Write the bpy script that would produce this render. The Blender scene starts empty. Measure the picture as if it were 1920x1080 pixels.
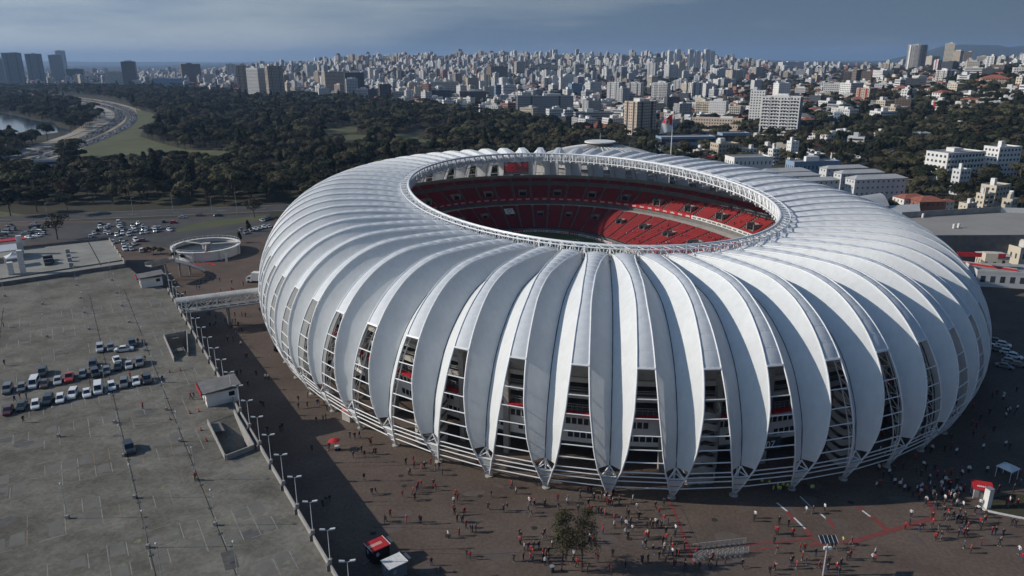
import bpy, math, random
import numpy as np
from mathutils import Vector, Matrix
from mathutils.geometry import tessellate_polygon
random.seed(7); rng = np.random.default_rng(7)
R = math.radians
scene = bpy.context.scene
COL = scene.collection

# ---------------------------------------------------------------- camera, world, sun, exposure
FPX, PITCH, ROLL, CAMH = 1372.27, 0.3017, -0.0025, 77.0
cam_d = bpy.data.cameras.new('camera'); cam = bpy.data.objects.new('camera', cam_d); COL.objects.link(cam)
cam_d.sensor_width = 36; cam_d.lens = FPX / 1920 * 36; cam_d.clip_start = 1; cam_d.clip_end = 90000
cam.matrix_world = Matrix.Translation((0, 0, CAMH)) @ Matrix.Rotation(math.pi/2 - PITCH, 4, 'X') @ Matrix.Rotation(ROLL, 4, 'Z')
scene.camera = cam
SUN_EL, SUN_AZ = R(27.5), R(-90)          # sun stands to the left (-X)
world = bpy.data.worlds.new('World'); scene.world = world; world.use_nodes = True
nt = world.node_tree; nt.nodes.clear()
def N(t, typ, **kw):
    n = t.nodes.new(typ)
    for k, v in kw.items(): setattr(n, k, v)
    return n
wo = N(nt, 'ShaderNodeOutputWorld'); bg = N(nt, 'ShaderNodeBackground'); bgc = N(nt, 'ShaderNodeBackground'); mx = N(nt, 'ShaderNodeMixShader')
sky = N(nt, 'ShaderNodeTexSky', sky_type='NISHITA', sun_disc=False, sun_elevation=SUN_EL, sun_rotation=SUN_AZ)
sky.air_density = 1.0; sky.dust_density = 0.6; sky.ozone_density = 2.0
bg.inputs[1].default_value = 0.08
nt.links.new(sky.outputs[0], bg.inputs[0])
tc = N(nt, 'ShaderNodeTexCoord'); mp = N(nt, 'ShaderNodeMapping'); mp.inputs['Scale'].default_value = (1.0, 1.0, 9.0)
nz = N(nt, 'ShaderNodeTexNoise'); nz.inputs['Scale'].default_value = 2.6; nz.inputs['Detail'].default_value = 9; nz.inputs['Roughness'].default_value = 0.55
rp = N(nt, 'ShaderNodeValToRGB')
rp.color_ramp.elements[0].position = 0.42; rp.color_ramp.elements[0].color = (0.104, 0.176, 0.290, 1)
rp.color_ramp.elements[1].position = 0.74; rp.color_ramp.elements[1].color = (0.37, 0.425, 0.475, 1)
nt.links.new(tc.outputs['Generated'], mp.inputs[0]); nt.links.new(mp.outputs[0], nz.inputs['Vector']); pass
nt.links.new(rp.outputs[0], bgc.inputs[0]); 
vd = N(nt, 'ShaderNodeVectorMath', operation='DOT_PRODUCT'); vd.inputs[1].default_value = (-1, 0.0, 0.15); nt.links.new(tc.outputs['Generated'], vd.inputs[0])
sf = N(nt, 'ShaderNodeMath', operation='MULTIPLY_ADD'); sf.inputs[1].default_value = .36; nt.links.new(vd.outputs['Value'], sf.inputs[0]); nt.links.new(nz.outputs['Fac'], sf.inputs[2]); nt.links.new(sf.outputs[0], rp.inputs[0])   # more bright cloud on the sun's side
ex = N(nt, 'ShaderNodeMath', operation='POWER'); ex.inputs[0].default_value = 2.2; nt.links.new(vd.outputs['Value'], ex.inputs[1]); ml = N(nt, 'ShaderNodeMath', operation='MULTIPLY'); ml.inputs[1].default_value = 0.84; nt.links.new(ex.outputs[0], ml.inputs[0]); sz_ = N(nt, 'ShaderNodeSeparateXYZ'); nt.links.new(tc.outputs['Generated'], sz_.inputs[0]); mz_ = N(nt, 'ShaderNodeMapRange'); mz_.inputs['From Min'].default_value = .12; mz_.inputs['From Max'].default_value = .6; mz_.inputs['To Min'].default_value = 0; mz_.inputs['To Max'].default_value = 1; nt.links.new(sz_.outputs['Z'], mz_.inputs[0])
nt.links.new(ml.outputs[0], bgc.inputs[1]); tn = N(nt, 'ShaderNodeMix', data_type='RGBA', blend_type='MULTIPLY'); tn.inputs[7].default_value = (.34, .56, .86, 1); nt.links.new(mz_.outputs[0], tn.inputs[0]); nt.links.new(rp.outputs[0], tn.inputs[6]); nt.links.new(tn.outputs[2], bgc.inputs[0])   # unseen sky overhead darkened and tinted blue, to cut and cool the fill light
#   # cloud glows towards the sun's side
mx.inputs[0].default_value = 0.86
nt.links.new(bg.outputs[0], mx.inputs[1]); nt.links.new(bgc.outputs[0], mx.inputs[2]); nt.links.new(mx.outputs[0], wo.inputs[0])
sd = bpy.data.lights.new('sun', 'SUN'); sd.energy = 4.0; sd.angle = R(0.53); sd.color = (1.0, 0.93, 0.84)
sun = bpy.data.objects.new('sun', sd); COL.objects.link(sun)
sun.rotation_euler = Vector((math.cos(SUN_EL), 0.02, -math.sin(SUN_EL))).to_track_quat('-Z', 'Y').to_euler()
vs = scene.view_settings; vs.view_transform = 'Standard'; vs.look = 'None'; vs.exposure = 0.0; vs.gamma = 1.0; vs.use_curve_mapping = False
scene.render.engine = 'CYCLES'
scene.cycles.max_bounces = 6; scene.cycles.diffuse_bounces = 4; scene.cycles.glossy_bounces = 2; scene.cycles.transmission_bounces = 4
scene.cycles.volume_bounces = 0; scene.cycles.transparent_max_bounces = 6
scene.cycles.use_denoising = True; scene.cycles.use_adaptive_sampling = True; scene.cycles.adaptive_threshold = 0.02
scene.cycles.caustics_reflective = False; scene.cycles.caustics_refractive = False

# ---------------------------------------------------------------- pixel <-> world
CP, SP = math.cos(PITCH), math.sin(PITCH)
def ray(px, py):
    x, y = px - 960, py - 540
    c, s = math.cos(-ROLL), math.sin(-ROLL)
    x, y = x*c - y*s, x*s + y*c
    u = -y/FPX
    return np.array([x/FPX, CP + u*SP, -SP + u*CP])
def G(px, py, z=0.0):
    d = ray(px, py); t = (z - CAMH)/d[2]
    return Vector((d[0]*t, d[1]*t, z))
def proj(P):
    X, Y, Z = P[0], P[1], P[2] - CAMH
    d = Y*CP - Z*SP; u = Y*SP + Z*CP
    d = max(d, 0.01)
    x, y = FPX*X/d, -FPX*u/d
    c, s = math.cos(ROLL), math.sin(ROLL)
    return x*c - y*s + 960, x*s + y*c + 540
def topz(x, y, py):
    """height at ground point (x, y) whose image row is py"""
    m = (540 - py - (x/ max(y,1))*0)/FPX
    return CAMH + y*(m*CP - SP)/(CP + m*SP)
def S(t):
    t = min(1, max(0, t)); return t*t*(3 - 2*t)
def terr(x, y):
    if y < 420: return 0.0
    r = x/max(y, 200)
    h = 40*S((r - .24)/.36)*S((y - 430)/800) + 16*S((r - .5)/.2)*S((y - 420)/350)
    h += 52*S((y - 1700)/2200)*S((r + .5)/.35)*(1 - .55*S((r - .22)/.25)) + 48*S((y - 2600)/1600)*S((r + .42)/.3)*(1 - .85*S((r - .24)/.14))
    h -= 26*S((r - .24)/.3)*S((y - 2200)/2500)
    return h
def GT(px, py):
    d = ray(px, py); t = 150.0; t0 = t
    while t < 30000:
        if CAMH + d[2]*t <= terr(d[0]*t, d[1]*t): break
        t0 = t; t *= 1.035
    for _ in range(8):
        m = (t0 + t)/2
        if CAMH + d[2]*m <= terr(d[0]*m, d[1]*m): t = m
        else: t0 = m
    x, y = d[0]*t, d[1]*t
    return Vector((x, y, terr(x, y)))
def inpoly(x, y, P):
    c = False; n = len(P); j = n - 1
    for i in range(n):
        if (P[i][1] > y) != (P[j][1] > y) and x < (P[j][0]-P[i][0])*(y-P[i][1])/(P[j][1]-P[i][1]+1e-12) + P[i][0]: c = not c
        j = i
    return c

# ---------------------------------------------------------------- materials
MATS = {}
def mat(name, col, rough=.8, var=.25, scale=1.0, metal=0.0, col2=None, bump=0.0, detail=5, coord='Object', objvar=0.0, spec=.3, trans=0.0, island=0.0, coat=0.0, streak=0.0):
    if name in MATS: return MATS[name]
    m = bpy.data.materials.new(name); m.use_nodes = True; t = m.node_tree; b = t.nodes['Principled BSDF']
    b.inputs['Roughness'].default_value = rough; b.inputs['Metallic'].default_value = metal; b.inputs['Specular IOR Level'].default_value = spec
    if coat: b.inputs['Coat Weight'].default_value = coat; b.inputs['Coat Roughness'].default_value = .12
    co = N(t, 'ShaderNodeTexCoord')
    src = co.outputs[coord]
    if coord == 'World':
        pass
    n = N(t, 'ShaderNodeTexNoise'); n.inputs['Scale'].default_value = scale; n.inputs['Detail'].default_value = detail; n.inputs['Roughness'].default_value = .6
    t.links.new(src, n.inputs['Vector'])
    r = N(t, 'ShaderNodeValToRGB'); e = r.color_ramp.elements
    c2 = col2 or tuple(min(1, c*(1 + var)) for c in col); c1 = col if col2 else tuple(c*(1 - var) for c in col)
    e[0].position = .3; e[1].position = .7; e[0].color = (*c1, 1); e[1].color = (*c2, 1)
    t.links.new(n.outputs['Fac'], r.inputs[0]); out = r.outputs[0]
    if objvar or island:
        hs = N(t, 'ShaderNodeHueSaturation'); mr = N(t, 'ShaderNodeMapRange')
        amt = objvar or island
        mr.inputs['To Min'].default_value = 1 - amt; mr.inputs['To Max'].default_value = 1 + amt
        if island:
            g = N(t, 'ShaderNodeNewGeometry'); oi = N(t, 'ShaderNodeObjectInfo'); ad = N(t, 'ShaderNodeMath', operation='ADD'); ad.use_clamp = False
            h2 = N(t, 'ShaderNodeMath', operation='MULTIPLY'); h2.inputs[1].default_value = .5
            t.links.new(g.outputs['Random Per Island'], ad.inputs[0]); t.links.new(oi.outputs['Random'], ad.inputs[1]); t.links.new(ad.outputs[0], h2.inputs[0]); t.links.new(h2.outputs[0], mr.inputs[0])
            m3 = N(t, 'ShaderNodeMapRange'); m3.inputs['To Min'].default_value = .47; m3.inputs['To Max'].default_value = .53
            t.links.new(oi.outputs['Random'], m3.inputs[0]); t.links.new(m3.outputs[0], hs.inputs['Hue'])
        else:
            oi = N(t, 'ShaderNodeObjectInfo'); t.links.new(oi.outputs['Random'], mr.inputs[0])
        t.links.new(mr.outputs[0], hs.inputs['Value']); t.links.new(out, hs.inputs['Color']); out = hs.outputs[0]
    if streak:
        ms_ = N(t, 'ShaderNodeMapping'); ms_.inputs['Scale'].default_value = (.9,.9,.12); ns_ = N(t, 'ShaderNodeTexNoise'); ns_.inputs['Scale'].default_value = 1.3; ns_.inputs['Detail'].default_value = 8
        t.links.new(src, ms_.inputs[0]); t.links.new(ms_.outputs[0], ns_.inputs['Vector']); rs_ = N(t, 'ShaderNodeValToRGB'); rs_.color_ramp.elements[0].position = .35; rs_.color_ramp.elements[1].position = .6
        rs_.color_ramp.elements[0].color = (1-streak, 1-streak, 1-streak*1.1, 1); rs_.color_ramp.elements[1].color = (1,1,1,1); t.links.new(ns_.outputs['Fac'], rs_.inputs[0])
        mm_ = N(t, 'ShaderNodeMix', data_type='RGBA', blend_type='MULTIPLY'); mm_.inputs[0].default_value = 1; t.links.new(out, mm_.inputs[6]); t.links.new(rs_.outputs[0], mm_.inputs[7]); out = mm_.outputs[2]
    t.links.new(out, b.inputs['Base Color'])
    if bump:
        bp = N(t, 'ShaderNodeBump'); bp.inputs['Strength'].default_value = bump; bp.inputs['Distance'].default_value = .1
        n2 = N(t, 'ShaderNodeTexNoise'); n2.inputs['Scale'].default_value = scale*6; n2.inputs['Detail'].default_value = 4
        t.links.new(src, n2.inputs['Vector']); t.links.new(n2.outputs['Fac'], bp.inputs['Height']); t.links.new(bp.outputs[0], b.inputs['Normal'])
    if trans:
        tr = N(t, 'ShaderNodeBsdfTranslucent'); t.links.new(out, tr.inputs['Color']); ms = N(t, 'ShaderNodeMixShader'); ms.inputs[0].default_value = trans
        o = t.nodes['Material Output']; t.links.new(b.outputs[0], ms.inputs[1]); t.links.new(tr.outputs[0], ms.inputs[2]); t.links.new(ms.outputs[0], o.inputs[0])
    MATS[name] = m; return m
def emit_mix(m, fac_col, strength):
    b = m.node_tree.nodes['Principled BSDF']; b.inputs['Emission Color'].default_value = (*fac_col, 1); b.inputs['Emission Strength'].default_value = strength

M = dict(
 membrane = mat('white_membrane', (.785,.80,.79), .55, .05, .25, spec=.2, trans=.21, streak=.05),
 polycarb = mat('polycarbonate', (.74,.77,.79), .5, .06, .8, spec=.2, trans=.22),
 white_steel = mat('white_steel', (.72,.73,.73), .4, .06, .7, spec=.4),
 grey_steel = mat('grey_steel', (.30,.31,.32), .45, .12, .8, metal=.3),
 cable = mat('dark_cable', (.05,.06,.07), .6, .2, 1),
 concrete = mat('concrete', (.30,.285,.265), .9, .22, .35, bump=.1),
 concrete_dark = mat('dark_concrete', (.16,.155,.15), .9, .25, .4, bump=.1),
 concrete_pale = mat('pale_concrete', (.40,.38,.35), .9, .18, .3, bump=.1),
 white_wall = mat('white_wall', (.66,.65,.62), .8, .08, .4),
 red_paint = mat('red_paint', (.42,.022,.03), .55, .12, .6),
 red_seat = mat('red_seat', (.23,.022,.025), .55, .15, .35, objvar=.08),
 glass = mat('dark_glass', (.02,.026,.032), .12, .2, 1, spec=.6),
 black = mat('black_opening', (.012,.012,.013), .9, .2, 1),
 turf = mat('turf', (.05,.075,.022), .95, .25, .06, bump=.1),
 lawn = mat('lawn', (.070,.080,.032), .95, .4, .03, col2=(.115,.115,.05), detail=8),
 white_paint = mat('white_paint', (.62,.61,.58), .7, .2, 3),
 asphalt = mat('asphalt', (.062,.06,.058), .92, .25, .08, detail=8, bump=.1),
 red_line = mat('faded_red_paint', (.115,.055,.05), .9, .3, 1.1, col2=(.27,.045,.042), detail=9),
 water = mat('lake_water', (.035,.055,.08), .12, .15, .01, spec=.6),
 sand = mat('sandy_earth', (.30,.25,.185), .95, .25, .02, detail=8),
 bark = mat('bark', (.085,.065,.05), .95, .25, 2),
 rubber = mat('rubber', (.02,.02,.022), .8, .1, 2),
 rim = mat('wheel_rim', (.4,.41,.42), .35, .1, 2, metal=.6),
 lampglass = mat('lamp_glass', (.75,.76,.75), .25, .05, 1),
 taillight = mat('tail_light', (.35,.01,.012), .3, .1, 1),
 skin = mat('skin', (.42,.25,.18), .7, .12, 4),
 hair = mat('dark_hair', (.03,.02,.016), .8, .2, 6),
 galv = mat('galvanised_steel', (.38,.385,.38), .5, .1, 1, spec=.3),
 screen = None)
M['leaf_dark'] = mat('leaf_dark', (.030,.034,.018), .85, .3, .15, island=.4, spec=.1, trans=.06)
M['leaf_mid'] = mat('leaf_mid', (.088,.082,.046), .85, .3, .15, island=.4, spec=.1, trans=.06)
M['leaf_olive'] = mat('leaf_olive', (.135,.120,.066), .88, .3, .15, island=.4, spec=.1, trans=.06)
M['leaf_brown'] = mat('leaf_brown', (.085,.072,.046), .9, .3, .15, island=.4, spec=.1, trans=.1)

# plaza and deck: layered wear
def ground_mat(name, c1, c2, stain, scale, bigscale):
    m = mat(name, c1, .95, .1, scale, col2=c2, detail=10, bump=.12, spec=.12)
    t = m.node_tree; b = t.nodes['Principled BSDF']; lk = b.inputs['Base Color'].links[0]; src = lk.from_socket
    co = N(t, 'ShaderNodeTexCoord'); n = N(t, 'ShaderNodeTexNoise'); n.inputs['Scale'].default_value = bigscale; n.inputs['Detail'].default_value = 9; n.inputs['Roughness'].default_value = .68
    mp = N(t, 'ShaderNodeMapping'); mp.inputs['Rotation'].default_value = (0,0,.55); mp.inputs['Scale'].default_value = (.9,1.15,1)
    t.links.new(co.outputs['Object'], mp.inputs[0]); t.links.new(mp.outputs[0], n.inputs['Vector'])
    r = N(t, 'ShaderNodeValToRGB'); r.color_ramp.elements[0].position = .36; r.color_ramp.elements[1].position = .62
    r.color_ramp.elements[0].color = (*[s for s in stain], 1); r.color_ramp.elements[1].color = (1,1,1,1)
    mu = N(t, 'ShaderNodeMix', data_type='RGBA', blend_type='MULTIPLY'); mu.inputs[0].default_value = 1
    t.links.new(src, mu.inputs[6]); t.links.new(r.outputs[0], mu.inputs[7]); 
    n3 = N(t, 'ShaderNodeTexNoise'); n3.inputs['Scale'].default_value = 1.7; n3.inputs['Detail'].default_value = 6
    t.links.new(co.outputs['Object'], n3.inputs['Vector'])
    r3 = N(t, 'ShaderNodeValToRGB'); r3.color_ramp.elements[0].position=.35; r3.color_ramp.elements[1].position=.65; r3.color_ramp.elements[0].color=(.82,.82,.82,1); r3.color_ramp.elements[1].color=(1.1,1.1,1.1,1)
    t.links.new(n3.outputs['Fac'], r3.inputs[0])
    m2 = N(t, 'ShaderNodeMix', data_type='RGBA', blend_type='MULTIPLY'); m2.inputs[0].default_value = 1
    t.links.new(mu.outputs[2], m2.inputs[6]); t.links.new(r3.outputs[0], m2.inputs[7]); t.links.new(n.outputs['Fac'], r.inputs[0])
    t.links.new(m2.outputs[2], b.inputs['Base Color']); return m
M['plaza'] = ground_mat('plaza_asphalt', (.120,.090,.071), (.146,.111,.089), (.72,.72,.74), .12, .05)
M['deck'] = ground_mat('deck_concrete', (.176,.164,.137), (.216,.202,.170), (.56,.55,.54), .16, .11)
M['ground'] = ground_mat('earth_ground', (.055,.055,.035), (.085,.075,.05), (.7,.7,.7), .01, .004)

# ---------------------------------------------------------------- mesh building
class MB:
    def __init__(s): s.v = []; s.f = []; s.m = []; s.cur = 0
    def quad(s, *p):
        i = len(s.v); s.v += [tuple(q) for q in p]; s.f.append(tuple(range(i, i + len(p)))); s.m.append(s.cur); return s
    def obox(s, o, ex, ey, ez):
        o, ex, ey, ez = Vector(o), Vector(ex), Vector(ey), Vector(ez); i = len(s.v)
        for a in (0, 1):
            for b in (0, 1):
                for c in (0, 1): s.v.append(tuple(o + ex*a + ey*b + ez*c))
        for q in ((0,1,3,2),(4,6,7,5),(0,4,5,1),(2,3,7,6),(0,2,6,4),(1,5,7,3)): s.f.append(tuple(i + k for k in q)); s.m.append(s.cur)
        return s
    def box(s, c, size, rz=0.0):
        x, y, z = size; ca, sa = math.cos(rz), math.sin(rz)
        ex = Vector((ca, sa, 0))*x; ey = Vector((-sa, ca, 0))*y; ez = Vector((0, 0, z))
        return s.obox(Vector(c) - ex/2 - ey/2 - ez/2, ex, ey, ez)
    def tube(s, pts, r, n=6, closed=False, caps=True, r2=None):
        pts = [Vector(p) for p in pts]; base = len(s.v); k = len(pts)
        for i, p in enumerate(pts):
            a = pts[i-1] if i > 0 else (pts[-1] if closed else p); b = pts[i+1] if i < k-1 else (pts[0] if closed else p)
            d = (b - a); d = d.normalized() if d.length > 1e-9 else Vector((0,0,1))
            u = d.cross(Vector((0,0,1))); 
            if u.length < 1e-3: u = d.cross(Vector((1,0,0)))
            u.normalize(); w = u.cross(d)
            rr = r if r2 is None else r + (r2 - r)*i/max(1, k-1)
            for j in range(n):
                an = 2*math.pi*j/n; s.v.append(tuple(p + u*math.cos(an)*rr + w*math.sin(an)*rr))
        for i in range(k if closed else k - 1):
            for j in range(n):
                a = base + i*n + j; b = base + i*n + (j+1) % n; c = base + ((i+1) % k)*n
                s.f.append((a, b, c + (j+1) % n, c + j)); s.m.append(s.cur)
        if caps and not closed:
            s.f.append(tuple(base + j for j in range(n))[::-1]); s.m.append(s.cur)
            s.f.append(tuple(base + (k-1)*n + j for j in range(n))); s.m.append(s.cur)
        return s
    def prism(s, poly, z0, z1, cap=True, bottom=True):
        n = len(poly); i = len(s.v)
        for z in (z0, z1):
            for p in poly: s.v.append((p[0], p[1], z(p) if callable(z) else z))
        for j in range(n): s.f.append((i+j, i+(j+1) % n, i+n+(j+1) % n, i+n+j)); s.m.append(s.cur)
        if cap: s.f.append(tuple(i+n+j for j in range(n))); s.m.append(s.cur)
        if bottom: s.f.append(tuple(i+j for j in range(n))[::-1]); s.m.append(s.cur)
        return s
    def cyl(s, c, r, z0, z1, n=16, r2=None):
        r2 = r if r2 is None else r2; i = len(s.v)
        for z, q in ((z0, r), (z1, r2)):
            for j in range(n): a = 2*math.pi*j/n; s.v.append((c[0]+q*math.cos(a), c[1]+q*math.sin(a), z))
        for j in range(n): s.f.append((i+j, i+(j+1) % n, i+n+(j+1) % n, i+n+j)); s.m.append(s.cur)
        s.f.append(tuple(i+n+j for j in range(n))); s.m.append(s.cur); s.f.append(tuple(i+j for j in range(n))[::-1]); s.m.append(s.cur)
        return s
    def grid(s, rows, closed=False):
        i = len(s.v); h = len(rows); w = len(rows[0])
        for r in rows: s.v += [tuple(p) for p in r]
        for a in range(h - 1):
            for b in range(w if closed else w - 1):
                c = (b+1) % w; s.f.append((i+a*w+b, i+a*w+c, i+(a+1)*w+c, i+(a+1)*w+b)); s.m.append(s.cur)
        return s
    def mesh(s, name, mats, origin=None, smooth=False):
        me = bpy.data.meshes.new(name)
        v = s.v if origin is None else [(a-origin[0], b-origin[1], c-origin[2]) for a, b, c in s.v]
        me.from_pydata(v, [], s.f)
        mats = mats if isinstance(mats, (list, tuple)) else [mats]
        for m in mats: me.materials.append(m)
        if len(mats) > 1: me.polygons.foreach_set('material_index', s.m)
        if smooth: me.polygons.foreach_set('use_smooth', [True]*len(me.polygons))
        me.update(); return me
    def build(s, name, mats, parent=None, origin=None, smooth=False, kind=None):
        o = link(name, s.mesh(name, mats, origin, smooth), parent)
        if origin is not None:
            po = Vector(parent.get('_w', (0,0,0))) if parent is not None else Vector((0,0,0))
            o.location = Vector(origin) - po
        if kind: o['kind'] = kind
        return o
def link(name, data, parent=None, loc=None, rz=None, kind=None):
    o = bpy.data.objects.new(name, data); COL.objects.link(o)
    if parent is not None: o.parent = parent
    if loc is not None: o.location = loc
    if rz is not None: o.rotation_euler = (0, 0, rz)
    if kind: o['kind'] = kind
    return o
KIDS = {}
THINGS = []
def tag(o, label, cat, group=None, px=None):
    o['label'] = label; o['category'] = cat
    if group: o['group'] = group
    return o
def thing(name, label, cat, loc=(0,0,0), rz=0.0, group=None):
    o = bpy.data.objects.new(name, None); COL.objects.link(o); o.location = loc; o.rotation_euler = (0,0,rz); o.empty_display_size = .3
    return tag(o, label, cat, group)
def copy_tree(o, kids, loc, rz=0.0):
    """kids: list of (child, [grandchildren]) of the prototype"""
    r = o.copy(); COL.objects.link(r); r.location = loc; r.rotation_euler = (0,0,rz); out = []
    for ch, gs in kids:
        c = ch.copy(); COL.objects.link(c); c.parent = r; gg = []
        for g in gs: d = g.copy(); COL.objects.link(d); d.parent = c; gg.append(d)
        out.append((c, gg))
    return r, out
AUTO = []        # (object, base description, category) labels finished at the end from what stands nearest
def auto(o, base, cat, group): o['category'] = cat; o['group'] = group; AUTO.append((o, base))
# ================================================================ THE SETTING
def struct(name, mb, m, smooth=False):
    o = mb.build(name, m, smooth=smooth); o['kind'] = 'structure'; return o
def axis(lo, hi, first, grow, step0):
    out = []; x = 0; st = step0
    while x < hi: out.append(x); x += st; st *= grow if x > first else 1
    out.append(hi); return out
xp = axis(0, 45000, 900, 1.09, 45); xs_ = sorted([-a for a in xp[1:]] + xp)
yp = axis(0, 45000, 3200, 1.10, 50); ys_ = [-3000, -900, -300] + yp
g = MB(); g.grid([[(x, y, terr(x, y)) for x in xs_] for y in ys_])
o = struct('ground', g, M['ground'], smooth=True)
def sheet(name, pts, m, z=.004, parent=None, kind='structure'):
    b = MB(); b.quad(*[(p[0], p[1], z) for p in pts]); o = b.build(name, m, parent)
    if kind: o['kind'] = kind
    return o
def ribbon_pts(pts, w):
    L, Rr = [], []
    for i, p in enumerate(pts):
        a = pts[max(0, i-1)]; b = pts[min(len(pts)-1, i+1)]; d = (Vector(b[:2]) - Vector(a[:2])).normalized(); n = Vector((-d.y, d.x))
        L.append((p[0]+n.x*w/2, p[1]+n.y*w/2)); Rr.append((p[0]-n.x*w/2, p[1]-n.y*w/2))
    return L, Rr
def smooth_line(pts, k=6):
    out = []; P = [Vector(p[:2]) for p in pts]; n = len(P)
    for i in range(n-1):
        p0, p1, p2, p3 = P[max(0,i-1)], P[i], P[i+1], P[min(n-1,i+2)]
        for j in range(k):
            t = j/k; out.append(.5*((2*p1)+(p2-p0)*t+(2*p0-5*p1+4*p2-p3)*t*t+(-p0+3*p1-3*p2+p3)*t**3))
    out.append(P[-1]); return out
def ribbon(name, pts, w, m, z, kind='structure', parent=None):
    L, Rr = ribbon_pts(pts, w); b = MB()
    b.grid([[(a[0], a[1], z + terr(a[0], a[1])), (c[0], c[1], z + terr(c[0], c[1]))] for a, c in zip(L, Rr)])
    o = b.build(name, m, parent)
    if kind: o['kind'] = kind
    return o
PLAZA = [(-120, 20), (330, 20), (250, 330), (120, 395), (20, 410), (-70, 395), (-110, 366), (-330, 362), (-330, 200)]
plaza = sheet('plaza', PLAZA, M['plaza'], .004)
# road that runs along the park edge, kerb and verge
rd = [G(-260, 428), G(0, 412), G(240, 402), G(480, 392), G(640, 384)]
ribbon('park_road', smooth_line(rd), 17, M['asphalt'], .012)
for s in (-1, 1):
    L, Rr = ribbon_pts(smooth_line(rd), 17.6)
    e = L if s < 0 else Rr; b = MB()
    e = [Vector((p[0], p[1], .06)) for p in e]
    for a, c in zip(e, e[1:]):
        d = (c - a); n = Vector((-d.y, d.x, 0)).normalized()*.3; b.obox(a - Vector((0,0,.05)), d, n, (0,0,.13))
    struct('kerb', b, M['concrete_pale'])
L1 = smooth_line(rd); b = MB()
for i in range(0, len(L1)-1, 2):
    a, c = L1[i], L1[i+1]; d = (c-a).normalized(); n = Vector((-d.y, d.x))
    for off in (0,): b.quad(*[(*(q), .02) for q in (a+n*.1, a-n*.1, a-n*.1+d*5, a+n*.1+d*5)])
struct('road_markings', b, M['white_paint'])
lot = sheet('car_park', [G(-40, 455), G(235, 452), G(350, 470), G(505, 440), G(505, 400), G(-40, 428)], M['asphalt'], .006)
sheet('grass_verge', [G(328, 436), G(330, 431), G(380, 415), G(498, 404), G(500, 411)], M['lawn'], .010)
sheet('earth_verge', [G(-60, 420), G(120, 413), G(0, 396), G(-60, 396)], M['lawn'], .003)
sheet('lake', [G(-900, 250), G(-500, 222), G(0, 211), G(30, 217), G(70, 227), G(102, 230), G(107, 238), G(132, 245), G(128, 250), G(117, 247), G(60, 255), G(0, 262), G(-300, 290), G(-900, 330)], M['water'], .004)
CA = smooth_line([G(*p) for p in ((-60, 312), (33, 295), (110, 275), (167, 256), (200, 239), (222, 224), (224, 211), (202, 201), (150, 189), (83, 181), (0, 175), (-90, 171))])
CBL = smooth_line([G(*p) for p in ((40, 305), (150, 274), (192, 258), (231, 240), (247, 225), (245, 212), (229, 202), (183, 190), (100, 179.5), (0, 171.5), (-90, 168))])
sheet('sandy_ground', [G(120, 255), G(190, 230), G(196, 214), G(178, 200), G(150, 192), G(130, 200), G(150, 212), G(170, 222), G(150, 238)], M['sand'], .006)
ribbon('avenue_embankment', smooth_line([(Vector(a)+Vector(b))/2 for a, b in zip([G(*p)[:2] for p in ((-20, 310), (90, 284), (178, 257), (214, 240), (234, 224), (234, 211), (215, 201), (166, 189), (92, 180), (0, 173))], [G(*p)[:2] for p in ((-20, 310), (90, 284), (178, 257), (214, 240), (234, 224), (234, 211), (215, 201), (166, 189), (92, 180), (0, 173))])]), 52, M['sand'], .003)
ribbon('promenade', smooth_line([G(*p) for p in ((-20, 303), (23, 291), (80, 270), (150, 246), (190, 227), (203, 215), (197, 205), (167, 195))]), 9, mat('promenade_paving', (.34,.31,.26), .9, .15, .1), .008)
ribbon('avenue', CA, 15, M['asphalt'], .012); ribbon('avenue', CBL, 15, M['asphalt'], .016)
LAWN = [(255,206),(283,211),(302,222),(275,232),(268,240),(262,256),(300,268),(345,280),(440,283),(442,292),(330,288),(250,292),(192,309),(150,300),(142,284),(167,273),(200,259),(235,243),(250,232),(258,220)]
sheet('lawn', [G(*p) for p in LAWN], M['lawn'], .006)
CLEAR = [[(600,242),(668,236),(672,247),(610,252)], [(720,247),(800,258),(815,267),(760,266)], [(640,252),(700,254),(700,262),(640,262)], [(500,228),(545,226),(545,232),(505,234)], [(455,211),(475,209),(478,214),(458,216)]]
ribbon('footpath', smooth_line([G(*p) for p in ((196,298),(250,287),(330,285),(400,284),(470,281))]), 2.6, mat('worn_path', (.16,.135,.10), .95, .25, .05), .012)
for c in CLEAR: sheet('lawn', [G(*p) for p in c], M['lawn'], .006)
# far hill range behind the right-hand suburbs
hb = MB(); rows = []
def ridge(px):
    t = (px - 1560)/ 240.0
    return 5 + 250*S(t)*(1 - .10*S((px-1820)/120.0)) * (1 if px < 2100 else max(.3, 1 - (px-2100)/1500))
for k, (yy, f_) in enumerate(((7600, 0), (8200, .35), (8800, .72), (9400, .93), (10000, 1), (10800, .9), (12500, 0))):
    rows.append([((px-960)/FPX*yy*.985, yy, -2 + ridge(px)*f_*(1 + .07*math.sin(px*.031 + k) + .05*math.sin(px*.083 + 2*k))) for px in range(1400, 3300, 20)])
hb.grid(rows); struct('hills', hb, mat('forested_hill', (.045,.055,.035), .95, .3, .004, detail=9), smooth=True)
rows = []
for k, (yy, f_) in enumerate(((16000, 0), (18000, .8), (20000, 1), (24000, 0))):
    rows.append([(x, yy, -2 + 95*f_*(.6 + .4*math.sin(x*.0004+k*.3) + .15*math.sin(x*.0013))) for x in range(-26000, 26001, 500)])
hb = MB(); hb.grid(rows); struct('hills', hb, MATS['forested_hill'], smooth=True)

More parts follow.
